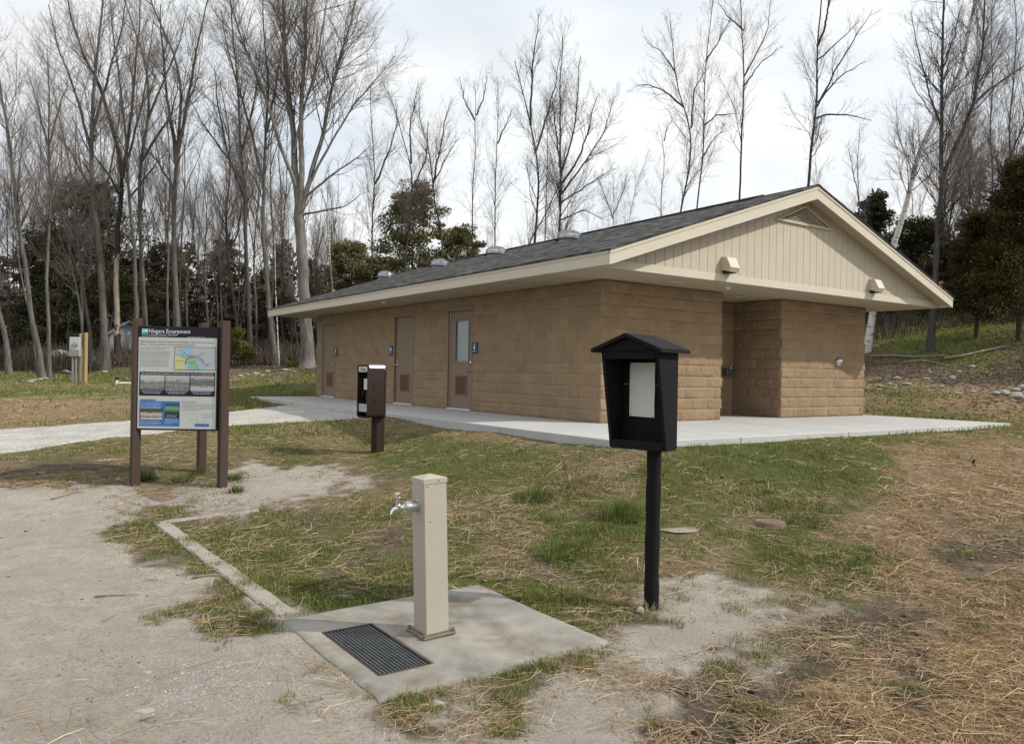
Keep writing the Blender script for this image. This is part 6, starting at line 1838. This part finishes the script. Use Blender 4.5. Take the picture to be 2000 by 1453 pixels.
def limbs_to_tree(stems, rng, n1=2.2, l1=2.0, t0=0.4, amax=42, levels=3, tw=1.0):
    """stems: list of (Q (n,3), R (n,)) -> list of twig path groups [(P,R,sides)]"""
    out = []
    allP, allR, cnts, t0s, lens = [], [], [], [], []
    for i, (Q, R) in enumerate(stems):
        L = np.linalg.norm(np.diff(Q, axis=0), axis=1).sum()
        tt = t0 if i == 0 else 0.28
        allP.append(Q); allR.append(R); lens.append(L); t0s.append(tt)
        cnts.append(max(3, int(n1 * 2.15 * L * (1 - tt))))
    P0 = np.array(allP); R0 = np.array(allR); L0 = np.array(lens); t0s = np.array(t0s)
    def len1(par, t): return l1 * 1.4 * (0.45 + 0.75 * (1 - t)) * rng.uniform(.45, 1.25, len(par)) * np.clip(L0[par] / 7, .55, 1.15)
    p, d, l, r, par, t = spawn(P0, R0, np.array(cnts), t0s, .985, 18, amax + 5, len1, rng, .34, .004, .020)
    P1, R1 = grow(p, d, l, r, 7, rng, .10, .13)
    out.append((P1, R1, 4))
    c2 = np.clip((l * 5.2).astype(int), 5, 18)
    p, d, l2, r2, par, t = spawn(P1, R1, c2, .18, .98, 22, 48, lambda par, t: l[par] * .48 * (1.15 - .7 * t) * rng.uniform(.55, 1.3, len(par)), rng, .60, .0030)
    P2, R2 = grow(p, d, l2, r2, 5, rng, .10, .16, .35)
    out.append((P2, R2, 3))
    if levels > 2:
        c3 = np.clip((l2 * 9.5).astype(int), 3, 9)
        p, d, l3, r3, par, t = spawn(P2, R2, c3, .2, .98, 22, 50, lambda par, t: l2[par] * .5 * (1.1 - .5 * t) * rng.uniform(.5, 1.3, len(par)), rng, .7, .0021 * tw)
        P3, R3 = grow(p, d, l3, r3, 4, rng, .08, .18, .45)
        out.append((P3, R3, 3))
    return out

def tree_objects(name, stems, groups, base, bark, twig, label, group=None, cat='tree'):
    t = thing(name, label, cat, base, 0, group)
    b = np.array([float(c) for c in base])
    vs, fs, off = [], [], 0
    for Q, R in stems:
        v, f = tubes((Q - b)[None], R[None], 9)
        vs.append(v); fs.append(f + off); off += len(v)
    np_mesh('trunk', np.vstack(vs), np.vstack(fs), bark, t, smooth=True)
    vs, fs, off, tn = [], [], 0, []
    for lv, (P, R, k) in enumerate(groups):
        v, f = tubes(P - b, R, k)
        vs.append(v); fs.append(f + off); off += len(v)
        tn.append(np.repeat(np.clip((lv + np.linspace(0, 1, P.shape[1])[None] * np.ones((len(P), 1))) / 2.2, 0, 1).ravel(), k))
    np_mesh('crown', np.vstack(vs), np.vstack(fs), twig, t, smooth=False, color=np.concatenate(tn))
    return t

def hero(i, s):
    rng = np.random.default_rng(100 + i)
    D = s['D']; w = s['w'] * (.82 if s.get('bark') == 'bark_maple' else .66)
    k = D / F
    def lift(pts, jit):
        P = np.array([at(x, y, D) for x, y in pts])
        if jit:
            n = len(P); P[:, 1] += np.linspace(0, rng.uniform(-1, 1) * jit, n)
            # stay on the same sight lines while moving in depth
            for j in range(n):
                P[j] = CAM + ray(*pts[j]) * P[j, 1]
        return P
    main = lift(s['pts'], 0)
    zb = gz(main[0, 0], main[0, 1])
    if main[0, 2] > zb - .1: main[0, 2] = zb - .15
    else:
        main = main[1:] if main[1, 2] < zb else main
        main = np.vstack([[main[0, 0], main[0, 1], zb - .15], main[1:]])
    stems = []
    N = 26
    Q = smooth_stem(main, N, rng, .035 * min(1, w / 10))
    f = np.linspace(0, 1, N)
    R = (w / 2 * k) * (1.0 - (.55 if s.get('bark') == 'birch' else .80) * f ** .9) * (1 + .55 * np.exp(-f * 22))
    if s['limbs'] and s.get('bark') == 'bark_maple': R = (w / 2 * k) * (1.05 - .22 * f) * (1 + .6 * np.exp(-f * 14))
    if s['label'].startswith('dead'): R = (w / 2 * k) * (1.0 - .35 * f) * (1 + .7 * np.exp(-f * 16))
    stems.append((Q, R))
    for wl, pts in s['limbs']:
        P = lift(pts, .10 * abs(pts[0][1] - pts[-1][1]) * k + .3)
        q = smooth_stem(P, N, rng, .03)
        stems.append((q, (wl * .82 / 2 * k) * (1.0 - .78 * np.linspace(0, 1, N))))
    g = limbs_to_tree(stems, rng, s.get('n1', 2.2), s.get('l1', 2.0), s.get('t0', .4), s.get('amax', 40))
    bark = s.get('bark', 'bark_dark' if s.get('dark') else 'bark')
    name = {'birch': 'birch_tree', 'bark_maple': 'maple_tree', 'peel': 'dead_tree'}.get(bark, 'bare_tree')
    tree_objects(name, stems, g, (main[0, 0], main[0, 1], zb), M[bark], M['twig_dark' if s.get('dark') else 'twig'], s['label'])
for _i, _s in enumerate(TREES): hero(_i, _s)

# ------------------------------------------------------------------ background bare trees: a few kinds, copied
def proto(seed, H, w, limbs, n1, l1, t0, dark, label, group, levels=3):
    rng = np.random.default_rng(seed)
    N = 20
    lean = rng.normal(0, .06, 2)
    P = np.array([(lean[0] * z + .25 * math.sin(z * .5 + seed), lean[1] * z + .2 * math.cos(z * .4 + seed), z) for z in np.linspace(-.4, H, 9)])
    P[:, :2] -= P[0, :2]
    Q = smooth_stem(P, N, rng, .04)
    w = w * .66
    stems = [(Q, w / 2 * (1 - .85 * np.linspace(0, 1, N)))]
    for k in range(limbs):
        t = rng.uniform(.32, .7); p = Q[int(t * (N - 1))]; az = rng.uniform(0, 2 * PI); L = H * (1 - t) * rng.uniform(.6, .95)
        pts = [p + np.array([math.cos(az) * L * .42 * u ** .8, math.sin(az) * L * .42 * u ** .8, L * u]) for u in np.linspace(0, 1, 6)]
        stems.append((smooth_stem(pts, N, rng, .04), w * .24 * (1 - .8 * np.linspace(0, 1, N))))
    g = limbs_to_tree(stems, rng, n1, l1, t0, 42, levels)
    return tree_objects('bare_tree', stems, g, (0, 0, 0), M['bark_dark' if dark else 'bark'], M['twig_dark' if dark else 'twig'], label, group)
RB = random.Random(12)
def forest(protos, spots):
    for j, (px, D, sc) in enumerate(spots):
        p = protos[j % len(protos)]
        o = p if j < len(protos) else copy_tree(p)
        q = at(px, 700, D)
        o.location = (q[0], q[1], gz(q[0], q[1])); o.rotation_euler = (0, 0, RB.uniform(0, 6.28)); o.scale = (sc, sc, sc * RB.uniform(.92, 1.1))
gl = 'bare trees deep in the wood on the left'
pl_ = [proto(1, 15, .24, 3, 1.6, 1.7, .35, 0, 'thin bare tree deep in the wood left of the building, behind the front trunks', gl),
       proto(2, 16, .20, 2, 1.6, 1.7, .4, 1, 'thin bare tree deep in the wood left of the building, behind the front trunks', gl),
       proto(3, 13, .15, 2, 1.8, 1.5, .3, 0, 'thin bare tree deep in the wood left of the building, behind the front trunks', gl),
       proto(4, 14, .18, 3, 1.7, 1.7, .35, 1, 'thin bare tree deep in the wood left of the building, behind the front trunks', gl)]
sp = []
for j in range(72):
    px = -140 + 830 * (j + RB.random()) / 72
    D = RB.uniform(37, 56)
    sc = RB.uniform(.75, 1.05) if px < 560 else RB.uniform(.55, .75)
    sp.append((px, D, sc))
RB.shuffle(sp); forest(pl_, sp)
gr_ = 'bare trees deep in the wood on the right'
pr_ = [proto(5, 14, .22, 3, 2.0, 1.7, .28, 1, 'dark bare tree in the dense twiggy wood on the right bank behind the cedars', gr_),
       proto(6, 15, .19, 3, 2.0, 1.7, .3, 1, 'dark bare tree in the dense twiggy wood on the right bank behind the cedars', gr_),
       proto(7, 12, .15, 2, 2.0, 1.6, .25, 1, 'dark bare tree in the dense twiggy wood on the right bank behind the cedars', gr_)]
sp = [(1700 + 520 * ((j + RB.random()) / 40) ** .75, RB.uniform(35, 54), 0) for j in range(40)]
sp = [(x, d, (RB.uniform(.45, .6) if x < 1830 else RB.uniform(.7, 1.02))) for x, d, _ in sp]
RB.shuffle(sp); forest(pr_, sp)
gc_ = 'small far trees beyond the roof'
pc_ = [proto(8, 8.5, .09, 3, 2.6, 1.3, .2, 0, 'small pale bare tree far beyond the building roof', gc_),
       proto(9, 8, .08, 2, 2.6, 1.3, .2, 0, 'small pale bare tree far beyond the building roof', gc_)]
sp = [(640 + 680 * (j + RB.random()) / 22, RB.uniform(44, 62), RB.uniform(.7, 1.15)) for j in range(22)]
sp += [(1600 + 100 * RB.random(), RB.uniform(44, 55), RB.uniform(.7, 1.0)) for j in range(3)]
forest(pc_, sp)

# ------------------------------------------------------------------ evergreens: trunk and a crown of many small sprays
def evergreen(label, px, ytop, ybot, half, D, mat, n=5200, shape='dome', seed=0, name='cedar_tree', group=None, leaf=.16, trunk_w=.22, hang=0.0, gap=.35):
    rng = np.random.default_rng(500 + seed)
    n = int(n * 2.8); leaf = leaf * .52
    top = at(px, ytop, D); bot = at(px, ybot, D); R = half * D / F; H = top[2] - bot[2]
    g = gz(bot[0], bot[1])
    t = thing(name, label, 'tree', (bot[0], bot[1], g), 0, group)
    zb, zt = bot[2] - g, top[2] - g
    nc = max(26, int(n / 110))
    # clumps on boughs that leave the stem at all heights
    u = rng.uniform(0, 1, nc) ** .85
    prof = {'dome': lambda u: np.sqrt(np.clip(1 - np.abs(u * 1.08 - .22) ** 2.2 / .9, .04, 1)), 'cone': lambda u: np.clip(1.02 - u, .05, 1) ** .75}[shape]
    az = rng.uniform(0, 2 * PI, nc)
    lob = 1 + .30 * np.sin(az * 3 + seed) * rng.uniform(.3, 1, nc)
    rad = R * prof(u) * rng.uniform(.25, 1.0, nc) * lob * np.where(rng.uniform(0, 1, nc) < .22, 1.38, 1.0)
    C = np.stack([rad * np.cos(az), rad * np.sin(az), zb + u * (zt - zb) - hang * rad], -1)
    cs = R * rng.uniform(.11, .30, nc) + .10
    k = rng.integers(0, nc, n)
    off = rng.normal(0, 1, (n, 3)); off = nrm(off) * rng.uniform(0, 1, (n, 1)) ** .45
    off[:, 2] *= .62
    Pp = C[k] + off * cs[k][:, None]
    # spray: thin diamond, drooping outward
    d = nrm(off * .8 + np.stack([np.cos(az[k]), np.sin(az[k]), rng.normal(-.15, .5, n)], -1) + rng.normal(0, .4, (n, 3)))
    s = nrm(np.cross(d, rng.normal(0, 1, (n, 3))))
    L = leaf * rng.uniform(.6, 1.5, n)[:, None]; W = L * rng.uniform(.22, .45, n)[:, None]
    V = np.stack([Pp - d * L * .5, Pp + s * W - d * L * .05, Pp + d * L * .6, Pp - s * W - d * L * .05], 1).reshape(-1, 3)
    Fq = np.arange(4 * n).reshape(n, 4)
    ct = rng.normal(.45, .17, nc)
    tint = np.clip(ct[k] + .22 * off[:, 2] + rng.normal(0, .10, n), 0, 1)
    np_mesh('crown', V, Fq, mat, t, color=np.repeat(tint, 4))
    zz = np.linspace(-.3, zt * .93, 12)
    Q = np.stack([.06 * np.sin(zz * .7 + seed), .06 * np.cos(zz * .6), zz], -1)
    vs = [tubes(Q[None], (trunk_w / 2 * (1 - .85 * np.linspace(0, 1, 12)))[None], 7)]
    # boughs reaching the clumps
    sel = rng.choice(nc, min(nc, 46), replace=False)
    b0 = np.stack([0 * sel, 0 * sel, np.clip(C[sel, 2] - .35 * np.hypot(C[sel, 0], C[sel, 1]), .3, zt * .9)], -1).astype(float)
    P = b0[:, None] * (1 - np.linspace(0, 1, 5)[None, :, None]) + C[sel][:, None] * np.linspace(0, 1, 5)[None, :, None]
    vs.append(tubes(P, np.tile(np.linspace(.035, .008, 5), (len(sel), 1)), 4))
    v = np.vstack([a for a, b in vs]); f = np.vstack([vs[0][1], vs[1][1] + len(vs[0][0])])
    np_mesh('trunk', v, f, M['bark_dark'], t, smooth=True)
    return t
EG = evergreen
EG('broad round topped dark cedar behind the far left trunks', 165, 362, 690, 88, 42, M['cedar'], 15000, seed=1, leaf=.20)
EG('dark cedar low on the far left behind the leaning trunks', 82, 460, 690, 60, 43, M['cedar'], 8000, seed=2, leaf=.20)
gd = 'dark cedars in a row behind the sign'
for j, (px, yt, hw, D) in enumerate([(258, 505, 48, 44), (322, 480, 46, 46), (436, 470, 44, 47), (540, 545, 40, 46)]):
    EG('dark cedar in the row behind the trunks between the shed and the roof corner', px, yt, 695, hw, D, M['cedar_row'], 5200, seed=10 + j, leaf=.20, group=gd)
EG('yellow green young fir at the wood edge right of the sign', 465, 645, 702, 34, 33, M['fir'], 1500, 'cone', 30, 'fir_tree', leaf=.13, trunk_w=.06)
EG('pale olive cedar behind the white birch snag', 684, 476, 640, 58, 44, M['cedar_olive'], 7000, seed=31, leaf=.2)
EG('tall ragged green cedar over the second roof dome', 806, 362, 600, 66, 40, M['cedar_olive'], 9000, seed=32, leaf=.19)
EG('lower olive cedar right of the tall ragged cedar', 892, 448, 610, 58, 41, M['cedar_olive'], 7500, seed=33, leaf=.19)
EG('dull green cedar low behind the first roof dome', 745, 505, 620, 45, 43, M['cedar_olive'], 4500, seed=34, leaf=.19)
EG('dark cedar top just over the right roof slope', 1712, 380, 640, 48, 40, M['cedar'], 7000, 'cone', 35, leaf=.19)
EG('wide dark cedar between the leaning birch and the forked tree', 1788, 432, 620, 62, 38, M['cedar'], 8000, seed=36, leaf=.18)
EG('dark low cedar right behind the forked tree trunk', 1868, 470, 605, 60, 36, M['cedar'], 7000, seed=37, leaf=.18)
EG('bronze tinted cedar with low hanging boughs on the bank', 1908, 420, 600, 66, 29, M['cedar_bronze'], 9000, 'cone', seed=38, leaf=.15, trunk_w=.17, hang=.15)
EG('big bronze cedar filling the right edge of the view', 1990, 318, 605, 105, 27.5, M['cedar_bronze'], 15000, 'cone', seed=39, leaf=.15, hang=.12)
EG('tall dark evergreen rising at the right edge behind the bronze cedar', 2040, 250, 612, 90, 33, M['cedar'], 11000, 'cone', 40, leaf=.17)

# pink marker ribbon on a twig of the forked tree
pk = at(1838, 552, 26.6)
rb = thing('marker_ribbon', 'small pink marker ribbon hanging by the forked tree trunk', 'ribbon', pk)
m_ = MB()
for a in range(5):
    c, s_ = math.cos(a * 1.3), math.sin(a * 1.3)
    m_.add([(0, 0, .01), (.05 * c, .05 * s_, .05), (.065 * c, .065 * s_, .01), (.04 * c, .04 * s_, -.06)], [(0, 1, 2, 3)])
m_.tube([(0, 0, .02), (.3, .6, .05), (.62, 1.35, -.1)], .012, 5)
m_.build('ribbon_loop', M['pink'], rb)

# ------------------------------------------------------------------ undergrowth and the far wood
def brush(n, px0, px1, D0, D1, h0, h1, name, label, cat, mat, tint, wk=.0011, seed=0, zmax=0.0):
    rng = np.random.default_rng(900 + seed)
    px = rng.uniform(px0, px1, n); D = rng.uniform(D0, D1, n)
    r = np.stack([(px - 1000) / F, np.ones(n), np.zeros(n)], -1) @ ROT.T
    P = CAM + r * D[:, None]
    P[:, 2] = ground_z(P[:, 0], P[:, 1]) + rng.uniform(0, 1, n) ** 1.4 * zmax
    L = rng.uniform(h0, h1, n) * (0.55 + .7 * np.clip(fbm(P[:, 0] * .35, P[:, 1] * .35, 301 + seed) + .4, 0, 1.2))
    az = rng.uniform(0, 2 * PI, n); le = rng.uniform(.0, .9, n)
    d = np.stack([np.cos(az) * le, np.sin(az) * le, np.ones(n)], -1); d = nrm(d)
    s = np.stack([np.cos(az + 1.57 + rng.normal(0, .6, n)), np.sin(az + 1.57), 0 * az], -1)
    w = (D * wk * rng.uniform(.5, 1.6, n))[:, None] / 2
    p1 = P + d * (L * .55)[:, None]; p2 = P + d * L[:, None] + rng.normal(0, .08, (n, 3)) * L[:, None]
    V = np.stack([P - s * w, P + s * w, p1 - s * w * .8, p1 + s * w * .8, p2 - s * w * .2, p2 + s * w * .2], 1).reshape(-1, 3)
    b = np.arange(n)[:, None] * 6
    Fq = np.concatenate([b + np.array([[0, 1, 3, 2]]), b + np.array([[2, 3, 5, 4]])], 0)
    t = np.clip(rng.normal(tint, .2, n), 0, 1)
    o = np_mesh(name, V, Fq, mat, color=np.repeat(t, 6))
    tag(o, label, cat, kind='stuff')
brush(20000, -160, 650, 33.5, 43, .2, 1.0, 'undergrowth', 'brown twiggy undergrowth along the wood edge left of the building', 'undergrowth', M['brush'], .5, .0008, 1)
brush(9000, 1690, 2250, 31, 42, .2, .9, 'undergrowth', 'brown twiggy undergrowth at the top of the right bank', 'undergrowth', M['brush'], .4, .0008, 2)
brush(700, 560, 640, 32.2, 34, .1, .3, 'undergrowth', 'low green shoots at the foot of the old maple', 'undergrowth', M['fir'], .5, .0014, 5)
def far_wood(n, px0, px1, D0, D1, top, label, mat, seed, leaf=.35, mean=.4, nb=90):
    """soft mass of far bushes and crowns: lumps of small sprays with an uneven top"""
    rng = np.random.default_rng(1300 + seed)
    px = rng.uniform(px0, px1, nb); D = rng.uniform(D0, D1, nb)
    r = np.stack([(px - 1000) / F, np.ones(nb), np.zeros(nb)], -1) @ ROT.T
    B = CAM + r * D[:, None]
    B[:, 2] = ground_z(B[:, 0], B[:, 1])
    hb = top * rng.uniform(.35, 1.0, nb); wb = rng.uniform(.9, 2.2, nb)
    k = rng.integers(0, nb, n)
    u = rng.uniform(0, 1, n)
    a = rng.uniform(0, 2 * PI, n); q = np.sqrt(rng.uniform(0, 1, n)) * wb[k] * np.clip(1.05 - u ** 2.2, .12, 1) * (1 + .35 * np.sin(a * 3 + k))
    Pp = B[k] + np.stack([q * np.cos(a), q * np.sin(a), u * hb[k]], -1) + rng.normal(0, .12, (n, 3))
    d = nrm(rng.normal(0, 1, (n, 3)) + np.array([0, 0, .5])); s = nrm(np.cross(d, rng.normal(0, 1, (n, 3))))
    L = leaf * rng.uniform(.5, 1.6, n)[:, None]; W = L * rng.uniform(.10, .38, n)[:, None]
    V = np.stack([Pp - d * L * .5, Pp + s * W, Pp + d * L * .6, Pp - s * W], 1).reshape(-1, 3)
    tb = rng.normal(mean, .16, nb)
    t = np.clip(tb[k] + .2 * (u - .5) + rng.normal(0, .1, n), 0, 1)
    o = np_mesh('far_wood', V, np.arange(4 * n).reshape(n, 4), mat, color=np.repeat(t, 4))
    tag(o, label, 'wood', kind='stuff')
far_wood(60000, -260, 720, 48, 66, 7.2, 'dark far wood filling the gaps behind the left trunks', M['farleaf'], 3, nb=150)
far_wood(20000, 620, 1720, 60, 78, 3.2, 'low hazy far wood beyond the building', M['farleaf'], 6, .32, .8, 90)
far_wood(50000, 1660, 2400, 44, 64, 8.5, 'dark far wood filling the gaps on the right bank', M['farleaf'], 4, nb=120)
# ------------------------------------------------------------------ sky, sun, camera
SUN_AZ, SUN_EL = 99.64, 39.5      # degrees clockwise from +y, above the horizon (from the shadow on the block wall)
def world():
    w = bpy.data.worlds.new('World'); SC.world = w; w.use_nodes = True
    nt = w.node_tree; N = nt.nodes; Lk = nt.links
    for n in list(N): N.remove(n)
    out = N.new('ShaderNodeOutputWorld')
    sky = N.new('ShaderNodeTexSky'); sky.sky_type = 'NISHITA'; sky.sun_disc = False
    sky.sun_elevation = math.radians(SUN_EL); sky.sun_rotation = math.radians(SUN_AZ); sky.air_density = 1.0; sky.dust_density = 2.0
    b1 = N.new('ShaderNodeBackground'); b1.inputs['Strength'].default_value = 0.11
    Lk.new(sky.outputs[0], b1.inputs['Color'])
    tc = N.new('ShaderNodeTexCoord')
    mp = N.new('ShaderNodeMapping'); mp.inputs['Scale'].default_value = (1.0, 1.0, 2.6); mp.inputs['Rotation'].default_value = (.0, .12, .3)
    Lk.new(tc.outputs['Generated'], mp.inputs['Vector'])
    n1 = N.new('ShaderNodeTexNoise'); n1.inputs['Scale'].default_value = 2.3; n1.inputs['Detail'].default_value = 7; n1.inputs['Roughness'].default_value = .52; n1.inputs['Distortion'].default_value = .5
    Lk.new(mp.outputs[0], n1.inputs['Vector'])
    rp = N.new('ShaderNodeValToRGB'); e = rp.color_ramp.elements
    e[0].position = .34; e[0].color = (.80, .80, .80, 1); e[1].position = .60; e[1].color = (1, 1, 1, 1)
    Lk.new(n1.outputs['Fac'], rp.inputs['Fac'])
    n2 = N.new('ShaderNodeTexNoise'); n2.inputs['Scale'].default_value = 3.1; n2.inputs['Detail'].default_value = 6; n2.inputs['Roughness'].default_value = .5
    mp2 = N.new('ShaderNodeMapping'); mp2.inputs['Location'].default_value = (3.1, 1.7, .4); mp2.inputs['Scale'].default_value = (1, 1, 2.2)
    Lk.new(tc.outputs['Generated'], mp2.inputs['Vector']); Lk.new(mp2.outputs[0], n2.inputs['Vector'])
    cr = N.new('ShaderNodeValToRGB'); e = cr.color_ramp.elements
    e[0].position = .36; e[0].color = (.79, .865, .945, 1); e[1].position = .60; e[1].color = (.99, 1.0, 1.0, 1)
    Lk.new(n2.outputs['Fac'], cr.inputs['Fac'])
    b2 = N.new('ShaderNodeBackground'); b2.inputs['Strength'].default_value = 1.06
    Lk.new(cr.outputs[0], b2.inputs['Color'])
    mx = N.new('ShaderNodeMixShader')
    Lk.new(rp.outputs[0], mx.inputs[0]); Lk.new(b1.outputs[0], mx.inputs[1]); Lk.new(b2.outputs[0], mx.inputs[2])
    Lk.new(mx.outputs[0], out.inputs['Surface'])
world()
sl_ = bpy.data.lights.new('sun', 'SUN'); sl_.energy = 3.7; sl_.angle = math.radians(0.9); sl_.color = (1.0, .95, .86)
so_ = bpy.data.objects.new('sun', sl_); COL.objects.link(so_)
_a, _e = math.radians(SUN_AZ), math.radians(SUN_EL)
sd_ = Vector((math.sin(_a) * math.cos(_e), math.cos(_a) * math.cos(_e), math.sin(_e)))
so_.rotation_euler = sd_.to_track_quat('Z', 'Y').to_euler(); so_.location = sd_ * 60

cd = bpy.data.cameras.new('camera'); cd.sensor_width = 36; cd.lens = 36 * F / 2000; cd.clip_end = 2000; cd.clip_start = .05
co_ = bpy.data.objects.new('camera', cd); COL.objects.link(co_)
r_, f_, u_ = ROT[:, 0], ROT[:, 1], ROT[:, 2]
co_.matrix_world = Matrix(((r_[0], u_[0], -f_[0], CAM[0]), (r_[1], u_[1], -f_[1], CAM[1]), (r_[2], u_[2], -f_[2], CAM[2]), (0, 0, 0, 1)))
SC.camera = co_
SC.view_settings.view_transform = 'Standard'; SC.view_settings.look = 'None'; SC.view_settings.exposure = 0; SC.view_settings.gamma = 1
SC.render.engine = 'CYCLES'
SC.cycles.transparent_max_bounces = 16
SC.cycles.max_bounces = 6
SC.cycles.diffuse_bounces = 2
SC.render.film_transparent = False
